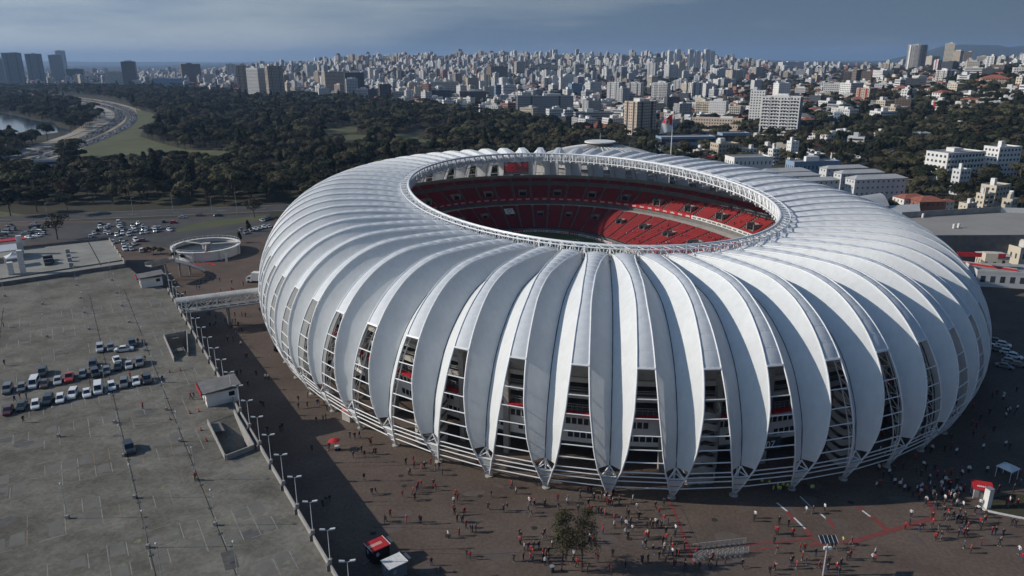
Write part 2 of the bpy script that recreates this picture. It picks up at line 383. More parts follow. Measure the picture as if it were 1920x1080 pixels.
# ================================================================ THE STADIUM
NB = 65; SC = 15.36
TT = np.linspace(0, 2*np.pi, 4001)
def make_curve(cx, cy, a, b, phi, n, q, t0):
    c, s = np.cos(TT), np.sin(TT)
    x = a*np.sign(c)*np.abs(c)**(2/n); y = b*np.sign(s)*np.abs(s)**(2/n)
    L = np.hypot(np.diff(x), np.diff(y)); A = np.abs(np.diff(np.unwrap(np.arctan2(y, x))))
    w = L**q*A**(1-q); Sx = np.concatenate([[0], np.cumsum(w)]); Sx /= Sx[-1]
    X = cx + x*np.cos(phi) - y*np.sin(phi); Y = cy + x*np.sin(phi) + y*np.cos(phi)
    def f(k):
        s = (t0 + k/NB) % 1
        return Vector((float(np.interp(s, Sx, X)), float(np.interp(s, Sx, Y)), 0))
    return f
fpt = make_curve(21.92, 250.38, 101.36, 133.86, .219, 2.1338, .9393, .7057)
rpt = make_curve(21.1, 251.6, 3.6371*SC, 5.8025*SC, .219, 2.0642, 2.1368, .704)
RZ = 36.0
SCEN = Vector((21.9, 250.4, 0))
_pc = {}
def radial(k):
    k = round(k % NB, 4)
    if k not in _pc:
        F, r = fpt(k), rpt(k); L = (r - F).length; _pc[k] = (F, (r - F)/L, L)
    return _pc[k]
def prof(s, L):
    if s < 12.6: v = s/12.6; return -3.5*math.sin(v*math.pi/2), 12*v
    if s < 51.5: a = (s - 12.6)/38.9*math.pi/2; return 22 - 25.5*math.cos(a), 12 + 24*math.sin(a)
    v = (s - 51.5)/22.5; return 22 + (L - .6 - 22)*v, 36 - 1.9*v*v
SEND = 74.0
def ridge_pt(k, s):
    F, h, L = radial(k); t, z = prof(s, L); p = F + h*t; p.z = z; return p
def inward(k, s):
    F, h, L = radial(k); a = prof(max(0, s - .4), L); b = prof(min(SEND, s + .4), L)
    dt, dz = b[0]-a[0], b[1]-a[1]; m = math.hypot(dt, dz); dt /= m; dz /= m
    return h*dz + Vector((0, 0, -dt))
def interp(tab, s):
    for (a, x), (b, y) in zip(tab, tab[1:]):
        if s <= b: u = (s-a)/(b-a); u = u*u*(3-2*u)*.35 + u*.65; return x + (y-x)*u
    return tab[-1][1]
WT = [(0, .015), (5.2, .125), (7.2, .18), (12.6, .255), (20, .325), (27, .36), (33, .375), (41, .40), (51.5, .375), (62, .30), (69, .19), (74, .05)]
DT = [(0, 0), (5, .5), (7.2, 1.3), (12, 2.5), (22, 3.6), (35, 3.9), (50, 3.4), (64, 2.6), (74, 1.8)]
def spacing(k, s): return ridge_pt(k + .5, s) - ridge_pt(k - .5, s)
def edge(k, s, side): return ridge_pt(k, s) + spacing(k, s)*(side*interp(WT, s))
# opening tops sit where the ridge reaches z = 25.4
S_OPEN = 12.6 + 38.9*math.asin((25.4-12)/24)/(math.pi/2)
stadium = thing('football_stadium', 'white ribbed oval football stadium with open roof and red seats', 'stadium', SCEN)
stadium['_w'] = tuple(SCEN)
def spart(name, mb, m, origin=None, parent=None, smooth=False, kind=None, par_w=None):
    o = link(name, mb.mesh(name, m, origin if origin is not None else SCEN, smooth), parent or stadium)
    base = Vector(par_w) if par_w is not None else SCEN
    if origin is not None: o.location = Vector(origin) - base
    if kind: o['kind'] = kind
    return o
VIS = set(k % NB for k in range(-17, 15))         # bays whose outer face the photograph shows
SV = [7.2 + (SEND - 7.2)*i/42 for i in range(43)]
order = sorted(range(NB), key=lambda k: (ridge_pt(k + .5, 45) - Vector((0,0,CAMH))).length)
near_strips = set(order[:22])
pipes_single = 0; pipe_rest = MB()
for k in range(NB):
    org = ridge_pt(k, 30)
    mb = MB(); cable = []
    for half in (-1, 1):
        rows = []
        for s in SV:
            E = edge(k, s, half); C = ridge_pt(k, s); n = inward(k, s); d = interp(DT, s); row = []
            for j in range(8):
                u = j/7; w = (1 - u)*(1 + .18*u)
                row.append(C + (E - C)*u + n*(d*w))
            rows.append(row if half > 0 else row[::-1])
        mb.grid(rows)
    for s in SV[::2]: cable.append(ridge_pt(k, s) + inward(k, s)*(interp(DT, s) - .05))
    leaf = spart('roof_membrane', mb, M['membrane'], org, smooth=True)
    c = MB(); c.tube(cable, .10, 5); spart('valley_cable', c, M['cable'], org, leaf, par_w=org)
    for half in (-1, 1):
        pts = [edge(k, .4 + (SEND - .4)*i/46, half) for i in range(47)]
        c = MB(); c.tube(pts, .19, 6); spart('edge_tube', c, M['white_steel'], org, leaf, smooth=True, par_w=org)
    # solid pointed foot with its seams, struts, shoe
    rows = []
    ff = MB(); n0 = inward(k, 2.5)
    for s in (.5, 1.8, 3.4, 5.2):
        a, b = edge(k, s, -1), edge(k, s, 1); rows.append([a, b, b + n0*.35, a + n0*.35])
    ff.grid(rows, closed=True); ff.quad(*rows[-1]); ff.quad(*rows[0][::-1])
    foot = spart('foot_panel', ff, M['membrane'], fpt(k))
    c = MB()
    for s in (1.8, 3.4, 5.2): c.tube([edge(k, s, -1) - n0*.05, edge(k, s, 1) - n0*.05], .09, 5)
    spart('seam', c, M['grey_steel'], fpt(k), foot, par_w=fpt(k), kind='stuff')
    c = MB(); vb = ridge_pt(k, 7.2) + inward(k, 7.2)*1.0
    for q in (edge(k, 5.2, -1), edge(k, 5.2, 1), ridge_pt(k, 5.2) + n0*1.6): c.tube([vb, q], .14, 5)
    c.tube([ridge_pt(k, 5.2) + n0*1.6, edge(k, 5.2, -1)], .12, 5); c.tube([ridge_pt(k, 5.2) + n0*1.6, edge(k, 5.2, 1)], .12, 5)
    spart('foot_strut', c, M['white_steel'], fpt(k))
    c = MB(); p = fpt(k); c.cyl(p, .8, -.1, .22, 14); c.cyl(p, .45, .22, .8, 10, .2)
    spart('foot_shoe', c, M['concrete_pale'], p)
    # lattice rib that carries the valley from inside
    c = MB(); a_, b_ = [], []
    for i in range(21):
        s = 3.0 + (SEND - 4.5)*i/20; n = inward(k, s); d = interp(DT, s) + .35
        a_.append(ridge_pt(k, s) + n*d); b_.append(ridge_pt(k, s) + n*(d + 2.0*min(1, .25 + i/5)))
    c.tube(a_, .13, 4); c.tube(b_, .15, 4)
    for i in range(20): c.tube([a_[i], b_[i+1]], .07, 4, caps=False); c.tube([b_[i+1], a_[i+1]], .07, 4, caps=False)
    spart('rib_truss', c, M['white_steel'], org)
    # horizontal pipes across the gap to the next leaf
    for s in (2.6, 4.4, 5.7, 6.9, 9.4, 12.2, 15.0, 18.2, 21.7, S_OPEN - .1):
        a, b = edge(k, s, 1), edge(k + 1, s, -1)
        if k in VIS and pipes_single < 298 and s != S_OPEN - .1:
            c = MB(); c.tube([a, b], .115, 6); spart('cross_pipe', c, M['white_steel'], (a + b)/2); pipes_single += 1
        else: pipe_rest.tube([a, b], .15 if s < S_OPEN - .5 else .26, 5)
    # translucent strip over the ridge: cross bars and pillow panels
    mid = ridge_pt(k + .5, 45); NP = 14; cuts = [S_OPEN + (SEND - S_OPEN)*i/NP for i in range(NP + 1)]
    def strip_pt(s, u, v=None):
        a, b = edge(k, s, 1), edge(k + 1, s, -1); n = inward(k + .5, s); w = (b - a).length
        bulge = (.10 + .03*w) * (.5 + 1.0*min(1, max(0, (s - 44)/22))); q = 0 if v is None else .10*math.sin(math.pi*v) * (.4 + .6*min(1, max(0, (s - 40)/20))) * 2
        return a + (b - a)*u - n*(bulge*4*u*(1-u) + q*math.sin(math.pi*u))
    bars = MB()
    for s in cuts: bars.tube([strip_pt(s, u/5) for u in range(6)], .055, 4)
    bars.tube([strip_pt(s, .5) for s in cuts], .04, 4)
    sky_o = spart('skylight', bars, M['white_steel'], mid)
    rest = MB()
    for i in range(NP):
        rows = [[strip_pt(cuts[i] + (cuts[i+1]-cuts[i])*v/4, u/6, v/4) for u in range(7)] for v in range(5)]
        if k in near_strips and len(near_strips)*NP <= 310:
            c = MB(); c.grid(rows); spart('skylight_panel', c, M['polycarb'], (rows[2][3]), sky_o, smooth=True, par_w=mid)
        else: rest.grid(rows)
    if rest.v: spart('skylight_panels', rest, M['polycarb'], mid, sky_o, smooth=True, kind='stuff', par_w=mid)
    # one bay of the ring truss
    c = MB()
    def rp(f, z, out=0.0):
        F, h, L = radial(k + f); r = rpt(k + f); p = r - h*out; return Vector((p.x, p.y, z))
    fs = [i/8 for i in range(9)]
    c.tube([rp(f, RZ) for f in fs], .38, 6); c.tube([rp(f, RZ - 3.1) for f in fs], .22, 5); c.tube([rp(f, RZ - 2.6, 2.8) for f in fs], .22, 5); c.tube([rp(f, RZ - .1, 2.6) for f in fs], .16, 5)
    for f in (0, .25, .5, .75): c.tube([rp(f, RZ), rp(f, RZ - 3.1)], .15 if f else .28, 4, caps=False)
    for a, b in ((0, .25), (.5, .25), (.5, .75), (1, .75)):
        c.tube([rp(a, RZ), rp(b, RZ - 3.1)], .16, 4, caps=False); c.tube([rp(a, RZ), rp(b, RZ - 2.6, 2.8)], .09, 4, caps=False)
        c.tube([rp(a, RZ - 2.6, 2.8), rp(b, RZ - 3.1)], .08, 4, caps=False); c.tube([rp(b, RZ - .1, 2.6), rp(a, RZ)], .08, 4, caps=False)
    for f in (0, .5): c.tube([rp(f, RZ - .1, 2.6), rp(f, RZ - 2.6, 2.8)], .09, 4, caps=False); c.tube([rp(f, RZ - 3.1), rp(f, RZ - 3.9)], .07, 4)
    seg = spart('truss_segment', c, M['white_steel'], rp(.5, RZ - 2))
    c = MB(); c.grid([[rp(f, RZ - 3.0, 1.0), rp(f, RZ - 3.0, 2.2)] for f in fs]); spart('catwalk', c, M['grey_steel'], rp(.5, RZ - 2), seg, par_w=rp(.5, RZ - 2))
    c = MB()
    for f in (.2, .7): pass
    for f in (.2, .7):
        c = MB(); c.box(rp(f, RZ - 3.6, -.1), (.7, .5, .6), k); spart('floodlight', c, M['lampglass'], rp(.5, RZ - 2), seg, par_w=rp(.5, RZ - 2))
spart('cross_pipes', pipe_rest, M['white_steel'], kind='stuff')

# ---- the concrete bowl under the roof
def bp(k, t, z=0.0):
    F, h, L = radial(k); p = F + h*t; return Vector((p.x, p.y, z))
def t_in(k):
    F, h, L = radial(k); d = (F - SCEN); w = d.x*math.cos(.219) + d.y*math.sin(.219); return 44 + 13*min(1, (w/101.0)**2)
KK = [i/3 for i in range(NB*3)]
U0, U1, UZ0, UZ1, UN = 26.0, 11.6, 11.6, 20.0, 17
LZ0, LZ1, LN = 9.2, 1.3, 21
def upper(k, j): a = j/UN; return U0 + (U1-U0)*a, UZ0 + (UZ1-UZ0)*a
def lower(k, j): a = j/LN; ti = t_in(k); return 30.0 + (ti - 30.0)*a, LZ0 + (LZ1-LZ0)*a
def terrace(fn, n, up):
    rows = []
    for j in range(n):
        rows.append([bp(k, *fn(k, j)) for k in KK]); rows.append([Vector((*bp(k, fn(k, j+1)[0])[:2], fn(k, j)[1])) for k in KK])
    b = MB(); b.grid(rows, closed=True); return b
spart('upper_terrace', terrace(upper, UN, 1), M['concrete_dark'])
spart('lower_terrace', terrace(lower, LN, 0), M['concrete_dark'])
def ringwall(t0, z0, t1, z1, m, name, ks=KK):
    b = MB(); b.grid([[bp(k, t0 if not callable(t0) else t0(k), z0) for k in ks], [bp(k, t1 if not callable(t1) else t1(k), z1) for k in ks]], closed=True); return spart(name, b, m)
ringwall(30, 9.2, 25.6, 9.2, M['concrete_pale'], 'walkway'); ringwall(25.6, 9.2, 25.6, 11.6, M['concrete_dark'], 'inner_wall')
b = MB(); b.grid([[bp(k, t, z) for k in KK] for t, z in ((11.6, 20), (11.6, 21.3), (10.6, 21.3), (10.6, 18.6), (11.6, 18.6))], closed=True); spart('rim_parapet', b, M['concrete'])
for z, tq in ((4.2, 24), (8.0, 24), (11.0, 23), (15.4, 16.9)):
    b = MB(); b.grid([[bp(k, t, zz) for k in KK] for t, zz in ((11.0, z), (11.0, z+.4), (tq, z+.4), (tq, z), (11.0, z))], closed=True); spart('floor_slab', b, M['concrete_dark'])
ringwall(17, 0, 17, 19, M['concrete_dark'], 'back_wall')
ringwall(t_in, 1.3, t_in, 0, M['concrete_dark'], 'pitch_wall')
# seats, aisles, stair mouths
def seat_block(fn, n, k, up, skip=()):
    b = MB(); a, c = k + .07, k + .93
    for j in range(1, n - 1 if up else n):
        t, z = fn(k, j); t2 = fn(k, j + 1)[0]; tw = (t2 - t)
        segs = [(a, c)] if j not in skip else [(a, k + .28), (k + .72, c)]
        for p, q in segs:
            ends = [p, (p+q)/2, q]; rows = []
            sgn = 1 if up else -1
            for e in ends:
                t, z = fn(e, j); t2 = fn(e, j+1)[0]; tw = t2 - t
                f0, f1 = (t + tw*.35, t + tw*.85) if up else (t + tw*.15, t + tw*.65)
                back, front = (f1, f0) if up else (f0, f1)
                rows.append([bp(e, front, z + .02), bp(e, front, z + .44), bp(e, back, z + .42), bp(e, back, z + .86), bp(e, back + (.1 if up else -.1), z + .84), bp(e, back + (.1 if up else -.1), z + .02)])
            b.grid(rows)
            b.quad(*rows[0]); b.quad(*rows[-1][::-1])
    return b
for k in range(NB):
    vu = (2,3,4,5) if k % 2 == 0 else (); vl = (7,8,9,10) if k % 2 == 1 else ()
    o1 = bp(k+.5, 19, 16); spart('seat_block', seat_block(upper, UN, k, True, vu), M['red_seat'], o1)
    o2 = bp(k+.5, 38, 5); spart('seat_block', seat_block(lower, LN, k, False, vl), M['red_seat'], o2)
    for fn, v in ((upper, vu), (lower, vl)):
        if not v: continue
        j0, j1 = (v[0], v[-1]+1) if fn is upper else (v[-1]+1, v[0])
        t0, z0 = fn(k+.5, j0); t1, z1 = fn(k+.5, j1); c = MB()
        for q in (.28, .70):
            A = bp(k+q, t0, z0 + .05); B_ = bp(k+q, t1, z0 + .05); w = bp(k+q+.02, t0, z0+.05) - A
            c.obox(A, B_ - A, w, (0, 0, z1 - z0 + 1.0))
        c.obox(bp(k+.28, t1, z0), bp(k+.72, t1, z0) - bp(k+.28, t1, z0), (bp(k+.28, t1 + (-.25 if fn is upper else -.25), z0) - bp(k+.28, t1, z0)), (0, 0, z1 - z0 + .9))
        vm = spart('stair_mouth', c, M['concrete'], bp(k+.5, t0, z0))
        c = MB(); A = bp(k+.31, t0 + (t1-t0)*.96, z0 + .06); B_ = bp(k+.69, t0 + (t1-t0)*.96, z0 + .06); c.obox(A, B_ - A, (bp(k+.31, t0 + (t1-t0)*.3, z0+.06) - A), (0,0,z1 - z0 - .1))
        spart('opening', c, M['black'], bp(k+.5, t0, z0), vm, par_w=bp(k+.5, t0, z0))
# advertising boards: ribbon between the tiers and low boards round the pitch
mr_, mw_ = M['red_paint'], M['white_paint']
for k in range(NB):
    white = k % NB in (20, 21, 22, 23)
    c = MB(); ks = [k + i/4 for i in range(5)]
    c.grid([[bp(q, 26.2, 11.0) for q in ks], [bp(q, 26.2, 12.5) for q in ks], [bp(q, 26.0, 12.5) for q in ks]])
    org = bp(k+.5, 26.2, 11.7); bd = spart('advert_board', c, mw_ if white else mr_, org)
    c = MB(); c.cur = 0
    for w0 in ((.12, .36), (.62, .86)) if not white else ((.06,.28),(.38,.6),(.7,.92)):
        x = w0[0]
        while x < w0[1]:
            q = x + rng.uniform(.022, .04); h = rng.choice([.55, .75]); A = bp(k+x, 26.24, 11.4); B_ = bp(k+q, 26.24, 11.4)
            c.quad(A, B_, B_ + Vector((0,0,h)), A + Vector((0,0,h))); x = q + .012
    spart('lettering', c, M['cable'] if white else mw_, org, bd, kind='stuff', par_w=org)
    c = MB(); c.grid([[bp(q, t_in(q) + 3.0, .02) for q in ks], [bp(q, t_in(q) + 3.0, 1.0) for q in ks], [bp(q, t_in(q) + 2.85, 1.0) for q in ks], [bp(q, t_in(q) + 2.85, .02) for q in ks]])
    org = bp(k+.5, t_in(k) + 3, .5); bd = spart('advert_board', c, mw_ if k % 5 else mr_, org)
    c = MB()
    for x in (.1, .3, .5, .7):
        A = bp(k+x, t_in(k+x) + 3.05, .25); B_ = bp(k+x+.12, t_in(k+x+.12) + 3.05, .25); c.quad(A, B_, B_ + Vector((0,0,.5)), A + Vector((0,0,.5)))
    spart('lettering', c, mr_ if k % 5 else mw_, org, bd, kind='stuff', par_w=org)
# outer face of the bowl seen through the gaps: columns, walls, windows, awnings, beams
fb = {n: MB() for n in ('pillar', 'facade_wall', 'window_row', 'red_awning', 'beam', 'railing')}
W0 = 10.2
def fbx(n, x0, x1, y0, y1, z0, z1): fb[n].obox((x0, y0, z0), (x1-x0, 0, 0), (0, y1-y0, 0), (0, 0, z1-z0))
fbx('pillar', -W0/2 - .55, -W0/2 + .55, -.9, .4, 0, 20)
for z0, z1 in ((4.6, 5.5), (6.9, 8.4), (9.8, 11.0)): fbx('facade_wall', -W0/2 + .56, W0/2 - .56, 0, .3, z0, z1)
fbx('facade_wall', -W0/2 + .56, -W0/2 + 2.2, .002, .302, 5.5, 6.9); fbx('facade_wall', W0/2 - 2.6, W0/2 - .56, .002, .302, 8.4, 9.8)
for z0, x0, x1 in ((5.5, -W0/2 + 2.2, W0/2 - .56), (8.4, -W0/2 + .56, W0/2 - 2.6)):
    fbx('window_row', x0, x1, .16, .2, z0, z0 + 1.4)
for z0, x0, x1 in ((5.5, -W0/2 + 2.2, W0/2 - .56), (8.4, -W0/2 + .56, W0/2 - 2.6)):
    n = 6
    for i in range(n + 1): x = x0 + (x1-x0)*i/n; fbx('facade_wall', x - .11, x + .11, .06, .158, z0 - .001, z0 + 1.401)
fbx('red_awning', -W0/2 + .6, W0/2 - .6, -1.3, -.002, 11.0, 11.35)
for z0, z1 in ((14.2, 15.2), (17.6, 18.5)): fbx('beam', -W0/2 + .56, W0/2 - .56, -.3, .35, z0, z1)
for z in (12.3, 12.8, 15.9, 16.4): fbx('railing', -W0/2 + .56, W0/2 - .56, -.15, -.08, z, z + .1)
for x in np.linspace(-W0/2 + .8, W0/2 - .8, 9): fbx('railing', x - .04, x + .04, -.14, -.09, 11.36, 12.8)
fm = dict(pillar='concrete', facade_wall='white_wall', window_row='glass', red_awning='red_paint', beam='concrete_pale', railing='grey_steel')
fmesh = {n: fb[n].mesh(n, M[fm[n]]) for n in fb}
for k in range(NB):
    A, B_ = bp(k, 10.2), bp(k + 1, 10.2); d = B_ - A; rz = math.atan2(d.y, d.x); c = (A + B_)/2
    if ((c - SCEN).cross(d)).z > 0: pass
    fw = None
    for n in ('pillar', 'facade_wall', 'beam', 'red_awning', 'railing'):
        o = link(n, fmesh[n], stadium, c - SCEN, rz); o.scale = (d.length/W0, 1, 1)
        if n == 'facade_wall': fw = o
    o = link('window_row', fmesh['window_row'], fw)
# stair towers with zigzag parapets
def zig_tower(kg, t, zt, nfl):
    c0 = bp(kg, t); F, h, L = radial(kg); a0 = math.atan2(-h.y, -h.x); b = MB(); rr = 3.6
    for i in range(nfl):
        zb = i*zt/nfl
        rows_o, rows_i = [], []
        for j in range(25):
            an = a0 - 1.75 + 3.5*j/24; tri = abs(((j/24*2.0) % 1) - .5)*2
            z = zb + 1.15*tri + .15; p = Vector((c0.x + rr*math.cos(an), c0.y + rr*math.sin(an), 0)); q = Vector((c0.x + (rr-.25)*math.cos(an), c0.y + (rr-.25)*math.sin(an), 0))
            rows_o.append((p, q, z))
        b.grid([[Vector((p.x,p.y,z)), Vector((p.x,p.y,z+1.25)), Vector((q.x,q.y,z+1.25)), Vector((q.x,q.y,z))] for p, q, z in rows_o], closed=True)
    o = spart('stair_tower', b, M['concrete_pale'], c0)
    c = MB(); c.cyl(c0, 1.0, 0, zt, 12)
    for i in range(nfl): c.cyl(c0, rr - .3, i*zt/nfl + .05, i*zt/nfl + .25, 20)
    spart('stair_core', c, M['concrete_dark'], c0, o, par_w=c0)
for kg in (-3.55, 1.55, 4.5, 6.5, -8.5): zig_tower(kg, 6.3, 15.5, 7)
# gate signs
def sign_text(txt, size, loc, rz, m, parent, name='lettering', off=Vector((0,0,0))):
    cu = bpy.data.curves.new(name, 'FONT'); cu.body = txt; cu.size = size; cu.align_x = 'CENTER'; cu.extrude = .02; cu.materials.append(m)
    tmp = bpy.data.objects.new('tmp', cu); COL.objects.link(tmp); me = bpy.data.meshes.new_from_object(tmp.evaluated_get(bpy.context.evaluated_depsgraph_get())); bpy.data.objects.remove(tmp)
    o = link(name, me, parent); o.location = Vector(loc) - off; o.rotation_euler = (math.pi/2, 0, rz); return o
for kg, txts in ((3.1, (('07', 2.1, 3.6, .0), )), (2.5, (('PORTÃO', 1.0, 4.0, .0), ('11', 1.0, 2.4, .0)))):
    A, B_ = bp(kg - .5, 9.0), bp(kg + .5, 9.0); d = (B_ - A); rz = math.atan2(d.y, d.x); c = (A + B_)/2; e = d.normalized(); nrm = Vector((e.y, -e.x, 0))
    for tx, sz, z, dx in txts:
        pb = MB(); p = c + e*dx + Vector((0,0,z + sz*.35)); w = sz*.42*len(tx) + .5
        pb.obox(p - e*w - Vector((0,0,sz*.62)) , e*2*w, -nrm*.2, (0,0,sz*1.25)); bo = spart('gate_sign', pb, M['cable'], p)
        sign_text(tx, sz, p + nrm*.04 - Vector((0,0,sz*.36)), rz, mat('sign_white', (.85,.85,.84), .6, .03, 1), bo, off=p)
# scoreboard hung between ring and rim
A = bp(-32.2, 30, 0); F, h, L = radial(-32.6)
def board(kc, t, z, w, hh):
    F, h, L = radial(kc); c = bp(kc, t, z); e = Vector((-h.y, h.x, 0)); e = e if e.x > 0 else -e; nrm = h
    b = MB(); b.obox(c - e*w/2 - Vector((0,0,hh/2)), e*w, -h*.8, (0,0,hh)); o = spart('scoreboard', b, M['cable'], c)
    sm = mat('screen_picture', (.012,.010,.012), .5, .5, .8, col2=(.06,.03,.035)); 
    s_ = MB(); f = c + h*.03; s_.quad(f - e*w*.48 - Vector((0,0,hh*.30)), f + e*w*.48 - Vector((0,0,hh*.30)), f + e*w*.48 + Vector((0,0,hh*.46)), f - e*w*.48 + Vector((0,0,hh*.46)))
    bb = sm.node_tree.nodes['Principled BSDF']; sm.node_tree.links.new(bb.inputs['Base Color'].links[0].from_socket, bb.inputs['Emission Color']); bb.inputs['Emission Strength'].default_value = .6
    scr = spart('screen', s_, sm, c, o, par_w=c)
    px_ = MB(); f2 = c + h*.06
    for r_ in range(9):
        x_ = -.46
        while x_ < .46:
            w_ = rng.uniform(.02, .07)
            if rng.random() < (.75 if x_ < 0 or r_ > 5 else .35): px_.quad(*[f2 + e*w*min(.47, xx) + Vector((0,0,hh*(-.26 + r_*.079 + zz))) for xx, zz in ((x_,0),(x_+w_,0),(x_+w_,.05),(x_,.05))])
            x_ += w_ + .008
    mr2 = mat('screen_red', (.30,.02,.03), .5, .2, 2); b2 = mr2.node_tree.nodes['Principled BSDF']; b2.inputs['Emission Color'].default_value = (.3,.02,.03,1); b2.inputs['Emission Strength'].default_value = .5
    spart('screen_picture', px_, mr2, c, o, par_w=c, kind='stuff')
    s_ = MB(); s_.quad(f - e*w*.48 - Vector((0,0,hh*.47)), f + e*w*.48 - Vector((0,0,hh*.47)), f + e*w*.48 - Vector((0,0,hh*.32)), f - e*w*.48 - Vector((0,0,hh*.32))); spart('caption_strip', s_, mat('screen_strip', (.35,.42,.5), .4, .1, 1), c, o, par_w=c)
    for q in (-.4, .4):
        s_ = MB(); s_.tube([c + e*w*q - h*.3 + Vector((0,0,hh/2)), c + e*w*q - h*.3 + Vector((0,0,hh/2 + 4))], .1, 4); spart('hanger', s_, M['grey_steel'], c, o, par_w=c)
board(-30.05, 27, 27.0, 12.0, 6.0)
# banner hung over the lower seats
c = bp(-29.35, 33.5, 7.6); F, h, L = radial(-29.35); e = Vector((-h.y, h.x, 0)); e = e if e.x > 0 else -e
b = MB(); b.grid([[c + e*(2.2*(i/4 - .5)*2) + h*(4.0*j/4) - Vector((0,0,1.9*j/4 - 1.2)) for i in range(5)] for j in range(5)]); bn = spart('hanging_banner', b, M['white_paint'], c)
b = MB(); b.tube([c + h*2 + Vector((0,0,.40)) + e*1.1*math.cos(a) + (h*4.0 - Vector((0,0,1.9))).normalized()*1.1*math.sin(a) for a in np.linspace(0, 2*math.pi, 20)], .12, 4); spart('banner_emblem', b, M['cable'], c, bn, par_w=c)
# pitch
b = MB(); b.quad(*[bp(k/3, t_in(k/3) + .0, .02) for k in range(NB*3)]); pitch = struct('pitch', b, M['turf'])
ux, uy = Vector((-math.sin(.219), math.cos(.219), 0)), Vector((math.cos(.219), math.sin(.219), 0))
b = MB(); cz = Vector((22.5, 258, .03))
def pl(a, c): 
    d = (c - a).normalized()*.12; n = Vector((-d.y, d.x, 0)); b.quad(a - n - d, a + n - d, c + n + d, c - n + d)
for q0, q1 in (((-60,-34),(60,-34)),((60,-34),(60,34)),((60,34),(-60,34)),((-60,34),(-60,-34)),((0,-34),(0,34)),((60,-20),(44,-20)),((44,-20),(44,20)),((44,20),(60,20)),((-60,-20),(-44,-20)),((-44,-20),(-44,20)),((-44,20),(-60,20))):
    pl(cz + ux*q0[0] + uy*q0[1], cz + ux*q1[0] + uy*q1[1])
o = b.build('pitch_markings', M['white_paint'], pitch); o['kind'] = 'structure'
M['concrete_terrace'] = mat('terrace_concrete', (.25,.24,.21), .92, .2, .12, detail=9, bump=.1)
M['lamp_grey'] = mat('lamp_grey', (.52,.53,.53), .5, .08, 1)
M['joint'] = mat('dark_joint', (.045,.042,.038), 1.0, .3, 1, spec=0.0)
# ================================================================ PARKING DECK (left)
ZD = 7.3
E0 = Vector((-26.5, 89.1, 0)); e1 = Vector((-.5283, .8490, 0)); e2 = Vector((-.8490, -.5283, 0))
def PD(a, b, z=ZD): p = E0 + e1*a + e2*b; return Vector((p.x, p.y, z))
def AB(p): d = Vector((p[0], p[1], 0)) - E0; return d.dot(e1), d.dot(e2)
deck = thing('parking_deck', 'wide weathered concrete parking deck with faded bay lines and lamp posts', 'parking deck', (0,0,0))
outer = [PD(-45, 0), PD(158, 0), PD(172, 5), Vector((-139.2, 254.2, ZD)), Vector((-154.5, 242.6, ZD)), Vector((-168.2, 230.1, ZD)), Vector((-235, 172, ZD)), Vector((-200, -10, ZD))]
def hole_ab(pts):
    out = []
    for p in pts: a, b = AB(G(*p, ZD)); out.append((a, max(b, 1.2)))
    return out
H1 = hole_ab([(391, 794), (424, 862), (484, 840), (450, 774)]); H2 = hole_ab([(309, 634), (328, 678), (352, 668), (350, 626)])
h1, h2 = [PD(*q) for q in H1], [PD(*q) for q in H2]
def deck_poly(outer, holes, z, name, m, parent):
    loops = [outer] + holes; tri = tessellate_polygon([[Vector((p.x, p.y, 0)) for p in l] for l in loops]); fl = [p for l in loops for p in l]
    b = MB(); b.v = [(p.x, p.y, z) for p in fl]
    for t in tri:
        A, B_, C = (Vector(b.v[i]) for i in t)
        b.f.append(t if (B_-A).cross(C-A).z > 0 else t[::-1]); b.m.append(0)
    return b.build(name, m, parent)
deck_poly(outer, [h1, h2], ZD, 'deck_slab', M['deck'], deck)
b = MB()
for i in range(len(outer)):
    p, q = outer[i], outer[(i+1) % len(outer)]; b.quad((p.x,p.y,0), (q.x,q.y,0), (q.x,q.y,ZD-.002), (p.x,p.y,ZD-.002))
b.build('side_wall', M['concrete_dark'], deck)
for h, deep in ((h1, (1, 2)), (h2, (0, 3))):
    zf = [ZD - (4.2 if i in deep else .05) for i in range(4)]
    b = MB(); b.quad(*[(h[i].x, h[i].y, zf[i]) for i in range(4)]); b.build('ramp_floor', M['deck'], deck)
    for i in range(4):
        j = (i+1) % 4; b = MB(); d = (h[j]-h[i]).normalized()*.22; n = Vector((-d.y, d.x, 0))
        b.quad((h[i].x,h[i].y,zf[i]), (h[j].x,h[j].y,zf[j]), (h[j].x,h[j].y,ZD), (h[i].x,h[i].y,ZD))
        shallow = not (i in deep or j in deep)
        cen = sum(h, Vector())/4
        if not shallow:
            if n.dot(cen - h[i]) > 0: n = -n
            b.obox(h[i] + Vector((0,0,.004)), h[j]-h[i], n, (0,0,1.0))
        b.build('ramp_wall', M['concrete'], deck)
